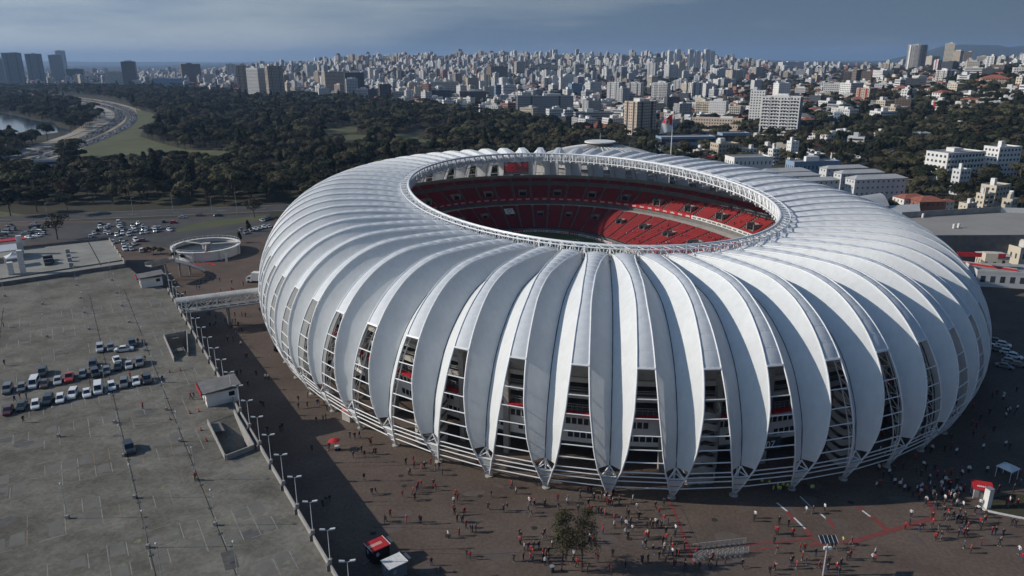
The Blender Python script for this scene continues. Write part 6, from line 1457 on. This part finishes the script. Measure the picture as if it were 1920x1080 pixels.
for c, w, d, h in far_b:
    a = rq.choice([.3,.45,.6,.75,-.6,-.45]) + rq.gauss(0,.05); ex = Vector((math.cos(a), math.sin(a), 0)); ey = Vector((-math.sin(a), math.cos(a), 0)); wl = rq.choice(cols)
    fm_.cur = wlist.index(wl); o0 = c - ex*w/2 - ey*d/2; fm_.obox(o0 - Vector((0,0,3)), ex*w, ey*d, (0,0,h+3))
    if h > 10:
        q = rq.uniform(.25,.5); fm_.obox(o0 + ex*w*rq.uniform(.1,.4) + ey*d*.3 + Vector((0,0,h)), ex*w*q, ey*d*.4, (0,0,rq.uniform(2,4.5)))
    else:
        fm_.cur = len(wlist) + (1 if rq.random() < .6 else 2); A, B_, C, D = [o0 + ex*(w*u) + ey*(d*v) + Vector((0,0,h+.02)) for u, v in ((-.04,-.04),(1.04,-.04),(1.04,1.04),(-.04,1.04))]; r0, r1 = (A+D)/2 + ex*w*.25 + Vector((0,0,2.2)), (B_+C)/2 - ex*w*.25 + Vector((0,0,2.2)); fm_.quad(A,B_,r1,r0); fm_.quad(C,D,r0,r1); fm_.quad(B_,C,r1); fm_.quad(D,A,r0)
    fm_.cur = len(wlist); n = max(1, round(h/3)); 
    if c.y < 4200:
        sk = rq.random() < .5
        for f in range(n):
            z = f*h/n + 1.0
            for (p0, dd, nn, L__) in ((o0, ex, -ey, w), (o0, ey, -ex, d), (o0 + ex*w, ey, ex, d)):
                m = 1 if sk else max(2, int(L__/3.4))
                if c.y > 2600: m = 1 if sk else 2
                for i in range(m):
                    a0, a1 = L__*(i+.18)/m, L__*(i+.82)/m; A = p0 + nn*.04 + Vector((0,0,z)); fm_.quad(A + dd*a0, A + dd*a1, A + dd*a1 + Vector((0,0,1.4)), A + dd*a0 + Vector((0,0,1.4)))
o = fm_.build('distant_city', fmats); o['kind'] = 'stuff'; tag(o, 'hazy mass of small pale buildings filling the far city up to the horizon', 'city')
print('buildings', len(keep), 'things', len(near_b))
# ================================================================ TREES
def crown_mesh(name, H, Rr, shape, nl, leaf, seed, m, lobes=9):
    r = np.random.default_rng(seed); V, F = [], []
    L = []
    for i in range(lobes):
        a = 2*math.pi*(i/lobes) + r.uniform(-.4,.4); q = r.uniform(.25,.75)*Rr if i else 0
        if shape == 'umbrella': z = H*(.70 + .12*(1-(q/Rr)**2)) + r.uniform(-.06,.06)*H; rad = Rr*r.uniform(.26,.42); rz = rad*.62
        elif shape == 'round': z = H*r.uniform(.48,.82); rad = Rr*r.uniform(.32,.48); rz = rad*.85; q *= (1 - abs(z/H-.6))
        elif shape == 'tall': z = H*(.30 + .62*i/lobes); q *= .5*(1.1 - i/lobes); rad = Rr*(.72 - .45*i/lobes); rz = rad*1.0
        elif shape == 'bush': z = H*.45; rad = Rr*r.uniform(.4,.6); rz = H*.45
        L.append((q*math.cos(a), q*math.sin(a), z, rad, rz))
    tot = sum(l[3]**2 for l in L)
    for (x, y, z, rad, rz) in L:
        n = int(nl*rad*rad/tot)
        d = r.normal(size=(n,3)); d /= np.linalg.norm(d, axis=1)[:,None]; k = r.uniform(.72, 1.06, n); d[:,2] = np.where(d[:,2] < -.25, -d[:,2]*.6, d[:,2])
        P = np.array([x,y,z]) + d*k[:,None]*np.array([rad,rad,rz]); low = P[:,2] < H*.12; P[low,2] = H*.15
        for p, dd in zip(P, d):
            nrm = dd + r.normal(size=3)*.28; nrm /= np.linalg.norm(nrm); u = np.cross(nrm, r.normal(size=3)); u /= np.linalg.norm(u); w = np.cross(nrm, u); s = leaf*r.uniform(.55,1.25); i = len(V)
            V += [tuple(p + u*s), tuple(p + w*s*.7), tuple(p - u*s), tuple(p - w*s*.7)]; F.append((i,i+1,i+2,i+3))
    me = bpy.data.meshes.new(name); me.from_pydata(V, [], F); me.materials.append(m); me.update(); return me, L
def trunk_mesh(H, Rr, L, rad, seed, frac=.55):
    b = MB(); r = random.Random(seed); zf = H*frac; b.tube([(0,0,-.5),(r.uniform(-.1,.1),0,zf*.5),(r.uniform(-.2,.2),r.uniform(-.2,.2),zf)], rad, 6, r2=rad*.6)
    for l in L[:7]: s = zf*r.uniform(.55,1); b.tube([(0,0,s),((l[0])*.55, l[1]*.55, s + (l[2]-s)*.6),(l[0]*.95,l[1]*.95,l[2])], rad*.42, 4, r2=rad*.12)
    return b.mesh('trunk', M['bark'])
TV = []
for nm, H, Rr, sh, nl, leaf, sd_, m, lb, fr in (('umbrella_tree', 12.5, 7.2, 'umbrella', 1900, .50, 1, M['leaf_mid'], 15, .6), ('umbrella_tree', 11, 6.2, 'umbrella', 1700, .50, 2, M['leaf_dark'], 13, .58), ('broad_tree', 12, 5.6, 'round', 1900, .48, 3, M['leaf_dark'], 14, .45), ('broad_tree', 10, 5.0, 'round', 1700, .46, 4, M['leaf_mid'], 13, .45), ('tall_tree', 16, 4.2, 'tall', 1300, .58, 5, M['leaf_dark'], 9, .7), ('olive_tree', 11, 5.6, 'round', 1500, .46, 7, M['leaf_olive'], 12, .5), ('bare_tree', 9.5, 5.0, 'round', 420, .42, 6, M['leaf_brown'], 9, .55)):
    cm, L = crown_mesh('crown', H, Rr, sh, nl, leaf, sd_, m, lb); TV.append((nm, H, Rr, cm, trunk_mesh(H, Rr, L, H*.026, sd_, fr)))
FIRST = {}
def tree(v, loc, s, rz, label=None, group=None, base=None):
    nm, H, Rr, cm, tm = TV[v]; t = bpy.data.objects.new(nm, None); COL.objects.link(t); t.location = loc; t.rotation_euler = (0,0,rz); t.scale = (s, s, s*rt.uniform(.82,1.0))
    a = link('trunk', tm, t); c = link('crown', cm, t); FIRST.setdefault(v, (a, c))
    if label: tag(t, label, 'tree', group)
    else: auto(t, base, 'tree', group)
    return t
rt = random.Random(4)
LAKE_P = [(-100,209),(0,210),(30,216),(70,226),(104,230),(134,246),(128,251),(60,256),(0,262),(-100,275)]
AV_P = [(-90,325),(-60,306),(20,290),(80,268),(140,248),(185,230),(192,216),(175,201),(148,198),(150,187),(0,171),(-100,168),(-100,162),(190,181),(247,198),(266,222),(249,245),(195,268),(140,284),(60,306)]
dn = lambda P, k: [(x, y + k) for x, y in P]
BAD = [LAKE_P, dn(LAKE_P, 9), AV_P, dn(AV_P, 8), [(x, y) for x, y in LAWN], dn(LAWN, 8), dn(LAWN, 16), dn(LAWN, 24)] + [dn(c, k) for c in CLEAR for k in (0, 8, 15, 23)] + [[(52,332),(112,332),(112,300),(52,300)]]
def inst(x, y): 
    dx, dy = x - 21.9, y - 250.4; u = dx*math.cos(.219) + dy*math.sin(.219); v = -dx*math.sin(.219) + dy*math.cos(.219); return (u/108)**2 + (v/141)**2 < 1
roadpx = lambda px: 409 - 24*min(1, max(-.4, px/560))
cand_t = []; tcell = {}
def tfree(x, y, r, scale_=.8):
    gx, gy = int(x//20), int(y//20)
    for i in (-1,0,1):
        for j in (-1,0,1):
            for (a, b_, q) in tcell.get((gx+i, gy+j), ()):
                if (a-x)**2 + (b_-y)**2 < ((q+r)*scale_)**2: return False
    for (a, b_, q) in bgrid.get((int(x//120), int(y//120)), ()):
        if (a-x)**2 + (b_-y)**2 < (q*.8 + r*.55)**2: return False
    return True
bgrid = {}
for x, y, q in BT + [(c.x, c.y, math.hypot(w, d)/2) for c, w, d, h in keep if c.y < 4300]:
    for i in (-1,0,1):
        for j in (-1,0,1): bgrid.setdefault((int(x//120)+i, int(y//120)+j), []).append((x, y, q))
def add_tree(x, y, z, v, s, zone): cand_t.append((x, y, z, v, s, zone)); tcell.setdefault((int(x//20), int(y//20)), []).append((x, y, TV[v][2]*s))
# park woodland, left and centre
for i in range(26000):
    u = rt.random(); y = 405*math.exp(u*math.log(2300/405)); x = (rt.uniform(-.82, .2))*y*1.02
    px, py = proj((x, y, 0))
    if px < -90 or px > 1170 or py > roadpx(px) - 6 or py < ytop_city(px) + 1 or inst(x, y): continue
    if px > 1000 and py > 292: continue
    if any(inpoly(px, py, P) for P in BAD): continue
    if px < 130 and 225 < py < 300 and y < 900 and inpoly(px, py, LAKE_P): continue
    opn = math.sin(x*.021 + .4)*math.sin(y*.013 + x*.008 + 1.1)
    if 262 > py > 205 and opn > .75: continue
    if py > 372 and rt.random() < .5: continue
    v = rt.choice([0,0,0,1,1,1,2,2,2,3,3,5,5,4,6]); s = rt.uniform(.85, 1.6); 
    if tfree(x, y, TV[v][2]*s, .66): add_tree(x, y, 0, v, s, 'park')
# right-hand slope: trees between the houses
for i in range(26000):
    px, py = rt.uniform(1190, 2000), 128 + (470-128)*rt.random()**1.4
    c = GT(px, py)
    if c.y > 2600 or inst(c.x, c.y): continue
    if px < 1420 and py > 318: continue
    if inpoly(px, py, [(1640,402),(1990,392),(1990,452),(1700,452)]): continue
    if inpoly(px, py, [(1225,300),(1420,300),(1420,250),(1225,252)]) and rt.random() < .75: continue
    if inpoly(px, py, [(1400,392),(1710,392),(1650,350),(1640,316),(1400,306)]): continue
    dense = inpoly(px, py, [(1640,345),(1740,345),(1760,280),(1920,280),(2000,300),(2000,190),(1860,205),(1740,240),(1620,225),(1530,260),(1560,310)]) or inpoly(px, py, [(1560,150),(1400,190),(1300,200),(1240,236),(1240,215),(1400,150),(1480,140)])
    if not dense and rt.random() < .5: continue
    v = rt.choice([2,2,3,3,1,0,2,5,4 if rt.random() < .3 else 3]) if py < 385 else rt.choice([6,6,3,2]); s = rt.uniform(.7, 1.25)
    if py > 392: s *= .8
    if tfree(c.x, c.y, TV[v][2]*s, .66 if dense else .85): add_tree(c.x, c.y, c.z, v, s, 'slope')
for i in range(14000):                      # street trees between the city blocks
    px, py = rt.uniform(150, 1990), rt.uniform(126, 252)
    if py > ytop_city(px) - 2: continue
    c = GT(px, py)
    if c.y > 4200 or c.y < 600: continue
    v = rt.choice([2,2,3,3,1]); s = rt.uniform(.7, 1.2)
    if tfree(c.x, c.y, TV[v][2]*s, .85): add_tree(c.x, c.y, c.z, v, s, 'city')
cand_t.sort(key=lambda t: (t[0]**2 + t[1]**2)/(TV[t[3]][1]*t[4])**2)
KIND = {0:'broad umbrella-crowned tree', 1:'dark umbrella-crowned tree', 2:'dense dark round tree', 3:'olive green round tree', 4:'tall narrow dark tree', 5:'pale olive round tree', 6:'sparse brown bare tree'}
ind = [t for t in cand_t if t[5] != 'city'][:276]; ids = set(map(id, ind))
for (x, y, z, v, s, zone) in ind:
    px, py = proj((x, y, z))
    tree(v, (x, y, z), s, rt.uniform(0, 6.28), None, 'trees of the park woodland' if zone == 'park' else 'trees on the right-hand slope', KIND[v])
rest = [t for t in cand_t if id(t) not in ids]
# a few trees with a place of their own
tree(6, G(108, 449, .01), 1.35, .4, 'leaning bare brown tree at the edge of the crowded lot'); 
for x, y, s, lb in ((275,473,.34,'first dark round shrub left of the tank'),(288,472,.36,'second dark round shrub left of the tank'),(302,474,.33,'third dark round shrub left of the tank')): tree(3, G(x, y+4, .01), s, x, lb, 'shrubs beside the tank')
for x, y, s, lb in ((330,487,.4,'small shrub at the foot of the footbridge stairs'),(345,490,.3,'low shrub between the tank and the stairs')): tree(2, G(x, y, .01), s, x, lb)
for x, y, v, s, lb in ((477,408,6,1.1,'bare tree by the road left of the stadium'),(466,434,4,.42,'small tree in the bays left of the stadium'),(450,455,4,.35,'small palm-like tree right of the tank'),(70,398,2,1.2,'dark tree with visible trunk at the road edge'),(128,402,1,1.0,'lone dark tree with bare trunk beside the road'),(20,405,2,1.3,'large dark tree at the left edge by the road')): tree(v, G(x, y, .01), s, rt.uniform(0,6), lb)
# two feathery trees on the plaza
for (x, yb, yt_, sd_, lb) in ((1053, 1070, 952, 11, 'slim feathery tree on the plaza, the left of the pair'), (1090, 1072, 955, 12, 'fuller feathery tree on the plaza, the right of the pair')):
    p = G(x, yb, .005); H = topz(p.x, p.y, yt_); r = np.random.default_rng(sd_); V, F = [], []; Lb = []
    for i in range(20):
        f = i/19; z = H*(.34 + .60*f); a = r.uniform(0, 6.28); q = (2.5 if sd_ == 12 else 1.7)*(1.05 - .6*f)*r.uniform(.3, 1.05); Lb.append((q*math.cos(a), q*math.sin(a), z, .9 + .5*(1-f)))
    for (lx, ly, lz, lr) in Lb:
        for k in range(170):
            d = r.normal(size=3); d /= np.linalg.norm(d); pp = np.array([lx,ly,lz]) + d*lr*r.uniform(.3,1.1)*np.array([1,1,.7]); u = d + r.normal(size=3)*.7; u /= np.linalg.norm(u); w = np.cross(u, r.normal(size=3)); w /= np.linalg.norm(w); s = r.uniform(.07,.13); i = len(V)
            V += [tuple(pp+u*s*1.8), tuple(pp+w*s*.6), tuple(pp-u*s*1.8), tuple(pp-w*s*.6)]; F.append((i,i+1,i+2,i+3))
    t = thing('feathery_tree', lb, 'tree', p, 0, 'feathery trees on the plaza'); me = bpy.data.meshes.new('crown'); me.from_pydata(V, [], F); me.materials.append(M['leaf_mid']); link('crown', me, t)
    b = MB(); b.tube([(0,0,-.2),(.1,0,H*.3),(-.05,.1,H*.6),(0,0,H*.95)], .16, 7, r2=.04)
    for (lx, ly, lz, lr) in Lb: b.tube([(0,0,lz-.9),(lx,ly,lz)], .045, 4, r2=.015)
    b.build('trunk', M['bark'], t)
t = thing('waste_bin', 'round dark bin stand at the foot of the feathery plaza trees', 'bin', G(1035, 1072, .005)); b = MB(); b.cyl((0,0), .35, 0, 1.0, 12); b.build('body', M['cable'], t); b = MB(); b.cyl((0,0), .4, 1.0, 1.1, 12); b.build('lid', M['grey_steel'], t)
# the remaining woodland as one object: points that carry whole trees
me = bpy.data.meshes.new('woodland'); me.from_pydata([(x, y, z - .1) for x, y, z, v, s, zn in rest], [], [])
at = me.attributes.new('size', 'FLOAT', 'POINT'); at.data.foreach_set('value', [t[4] for t in rest]); at = me.attributes.new('pick', 'INT', 'POINT'); at.data.foreach_set('value', [t[3] for t in rest]); at = me.attributes.new('turn', 'FLOAT', 'POINT'); at.data.foreach_set('value', [rt.uniform(0, 6.28) for t in rest])
wl = link('woodland', me); wl['kind'] = 'stuff'; tag(wl, 'dark mass of park woodland and hillside trees reaching to the city edge', 'woodland')
ng = bpy.data.node_groups.new('woodland_nodes', 'GeometryNodeTree'); ng.interface.new_socket('Geometry', in_out='INPUT', socket_type='NodeSocketGeometry'); ng.interface.new_socket('Geometry', in_out='OUTPUT', socket_type='NodeSocketGeometry')
gi, go = N(ng, 'NodeGroupInput'), N(ng, 'NodeGroupOutput'); iop = N(ng, 'GeometryNodeInstanceOnPoints'); jn = N(ng, 'GeometryNodeJoinGeometry')
for v in range(len(TV) - 1, -1, -1):          # the join lists its newest link first
    g2 = N(ng, 'GeometryNodeJoinGeometry'); toi = N(ng, 'GeometryNodeGeometryToInstance')
    if v not in FIRST: tree(v, (-3000 - 40*v, -800, -40), 1, 0, 'stray tree far behind the camera')
    for ob in FIRST[v]:
        oi = N(ng, 'GeometryNodeObjectInfo'); oi.transform_space = 'ORIGINAL'; oi.inputs['Object'].default_value = ob; ng.links.new(oi.outputs['Geometry'], g2.inputs[0])
    ng.links.new(g2.outputs[0], toi.inputs[0]); ng.links.new(toi.outputs[0], jn.inputs[0])
def attr(nm, typ): a = N(ng, 'GeometryNodeInputNamedAttribute'); a.data_type = typ; a.inputs['Name'].default_value = nm; return [o for o in a.outputs if o.name == 'Attribute' and o.enabled][0]
ng.links.new(gi.outputs[0], iop.inputs['Points']); ng.links.new(jn.outputs[0], iop.inputs['Instance']); iop.inputs['Pick Instance'].default_value = True
ng.links.new(attr('pick', 'INT'), iop.inputs['Instance Index']); cx3 = N(ng, 'ShaderNodeCombineXYZ'); ng.links.new(attr('turn', 'FLOAT'), cx3.inputs[2]); ng.links.new(cx3.outputs[0], iop.inputs['Rotation']); ng.links.new(attr('size', 'FLOAT'), iop.inputs['Scale'])
ng.links.new(iop.outputs[0], go.inputs[0]); md = wl.modifiers.new('woodland', 'NODES'); md.node_group = ng
print('trees', len(cand_t))
# street poles among the right-hand houses and by the park road
for x, y, h_ in ((445,404,12),(398,402,9),(325,398,9),(90,414,9),(250,402,9),(1180,290,11),(1205,292,11),(1309,312,12),(1290,300,10),(1220,286,11)):
    p = G(x, y, .01); t = thing('street_pole', '-', 'street pole', p); b = MB(); b.tube([(0,0,0),(0,0,h_)], .13, 6, r2=.08); b.build('pole', M['concrete'], t); b = MB(); b.tube([(0,0,h_-.2),(1.4,0,h_+.2)], .05, 5); b.box((1.6,0,h_+.2), (.6,.25,.12)); b.build('lamp_arm', M['grey_steel'], t)
    auto(t, 'slender grey street pole', 'street pole', 'street poles')

# ================================================================ HAZE
hz = MB(); hz.obox((-26000, -3500, -1.5 - 28), (52000,0,0), (0,30000,0), (0,0,29.5 + 340)); ho = hz.build('haze', None); ho.data.materials.clear()
hm = bpy.data.materials.new('haze_air'); hm.use_nodes = True; t = hm.node_tree; t.nodes.remove(t.nodes['Principled BSDF']); pv = N(t, 'ShaderNodeVolumePrincipled'); pv.inputs['Color'].default_value = (.38,.58,.90,1); pv.inputs['Density'].default_value = 7e-5; pv.inputs['Anisotropy'].default_value = .1
t.links.new(pv.outputs[0], t.nodes['Material Output'].inputs['Volume']); ho.data.materials.append(hm); ho['kind'] = 'stuff'

# ================================================================ LABELS: each named by its look and what stands nearest
bpy.context.view_layer.update()
LMK = [('the plaza trees', 1070, 1068), ('the food trailers', 720, 1050), ('the red parasol', 628, 843), ('the gate booth', 656, 786), ('the solar mast', 1545, 1068), ('the crowd barriers', 1350, 1040), ('the canopy kiosk', 1840, 935), ('the covered bridge', 410, 590), ('the round tank', 386, 485), ('the far stair hut', 284, 548), ('the near stair hut', 410, 765), ('the box lorry', 480, 530), ('the terrace tents', 25, 505),
 ('the bare lot tree', 108, 448), ('the red pickup', 131, 712), ('the white van', 185, 735), ('the lone black car', 243, 845), ('the round tower', 1714, 134), ('the white high tower', 1466, 250), ('the tan tower', 1202, 252), ('the flagpole', 1258, 290), ('the domed arena', 1125, 275), ('the glass wedge tower', 720, 192), ('the three park-edge towers', 488, 184), ('the low white halls', 300, 158), ('the grey slab block', 1020, 222), ('the terraced white building', 1800, 335), ('the warehouse', 1800, 430), ('the hip-roofed blocks', 1560, 370), ('the red hip roof', 1120, 252), ('the dark glass block', 662, 184), ('the long cream block', 832, 176), ('the dark brown block', 932, 155),
 ('the red line', 1263, 935), ('the front stadium feet', 1030, 915), ('the left stadium feet', 823, 867), ('the red floor band', 1660, 985), ('the police line', 1458, 920), ('the deck front lamp row', 580, 1000), ('the avenue bend', 247, 222), ('the large lawn', 300, 275), ('the white clubhouse', 83, 312), ('the small park clearing', 650, 245), ('the left roof rim', 600, 350), ('the back roof crest', 900, 290), ('the lone roadside tree', 128, 402), ('the parked road cars', 375, 404), ('the white cottage', 1712, 398), ('the blue showroom', 1378, 268), ('the tan long block', 1346, 246), ('the lower ramp wall', 430, 860), ('the upper ramp wall', 328, 676)]
_u = 'first second third fourth fifth sixth seventh eighth ninth tenth eleventh twelfth thirteenth fourteenth fifteenth sixteenth seventeenth eighteenth nineteenth twentieth'.split()
ORD = [''] + [w + ' ' for w in _u[1:]] + ['twenty-' + w + ' ' for w in _u[:9]] + ['thirtieth '] + ['thirty-' + w + ' ' for w in _u[:9]] + ['fortieth ']
G_ = {}
for o, base in AUTO:
    x, y = proj(o.matrix_world.translation); best = min(LMK, key=lambda l: (l[1]-x)**2 + ((l[2]-y)*1.6)**2); dx, dy = x - best[1], (y - best[2])*1.6
    rel = ('right of' if dx > 0 else 'left of') if abs(dx) > abs(dy) else ('in front of' if dy > 0 else 'behind')
    short = base.split(' parked')[0].split(' in the')[0].split(' standing on')[0].split(' under the')[0].split(' driving')[0].split(' at the')[0].split(' in ')[0] if 'person' not in base else base if len(base.split()) > 8 else base
    G_.setdefault((short, rel, best[0]), []).append((dx*dx + dy*dy, o, base))
for (short, rel, nm), lst in G_.items():
    lst.sort(key=lambda t: t[0])
    for i, (d, o, base) in enumerate(lst):
        if len(lst) == 1: o['label'] = f'{short} {rel} {nm}'
        else: o['label'] = f'{short} {rel} {nm}, {ORD[min(i,len(ORD)-1)]}nearest'
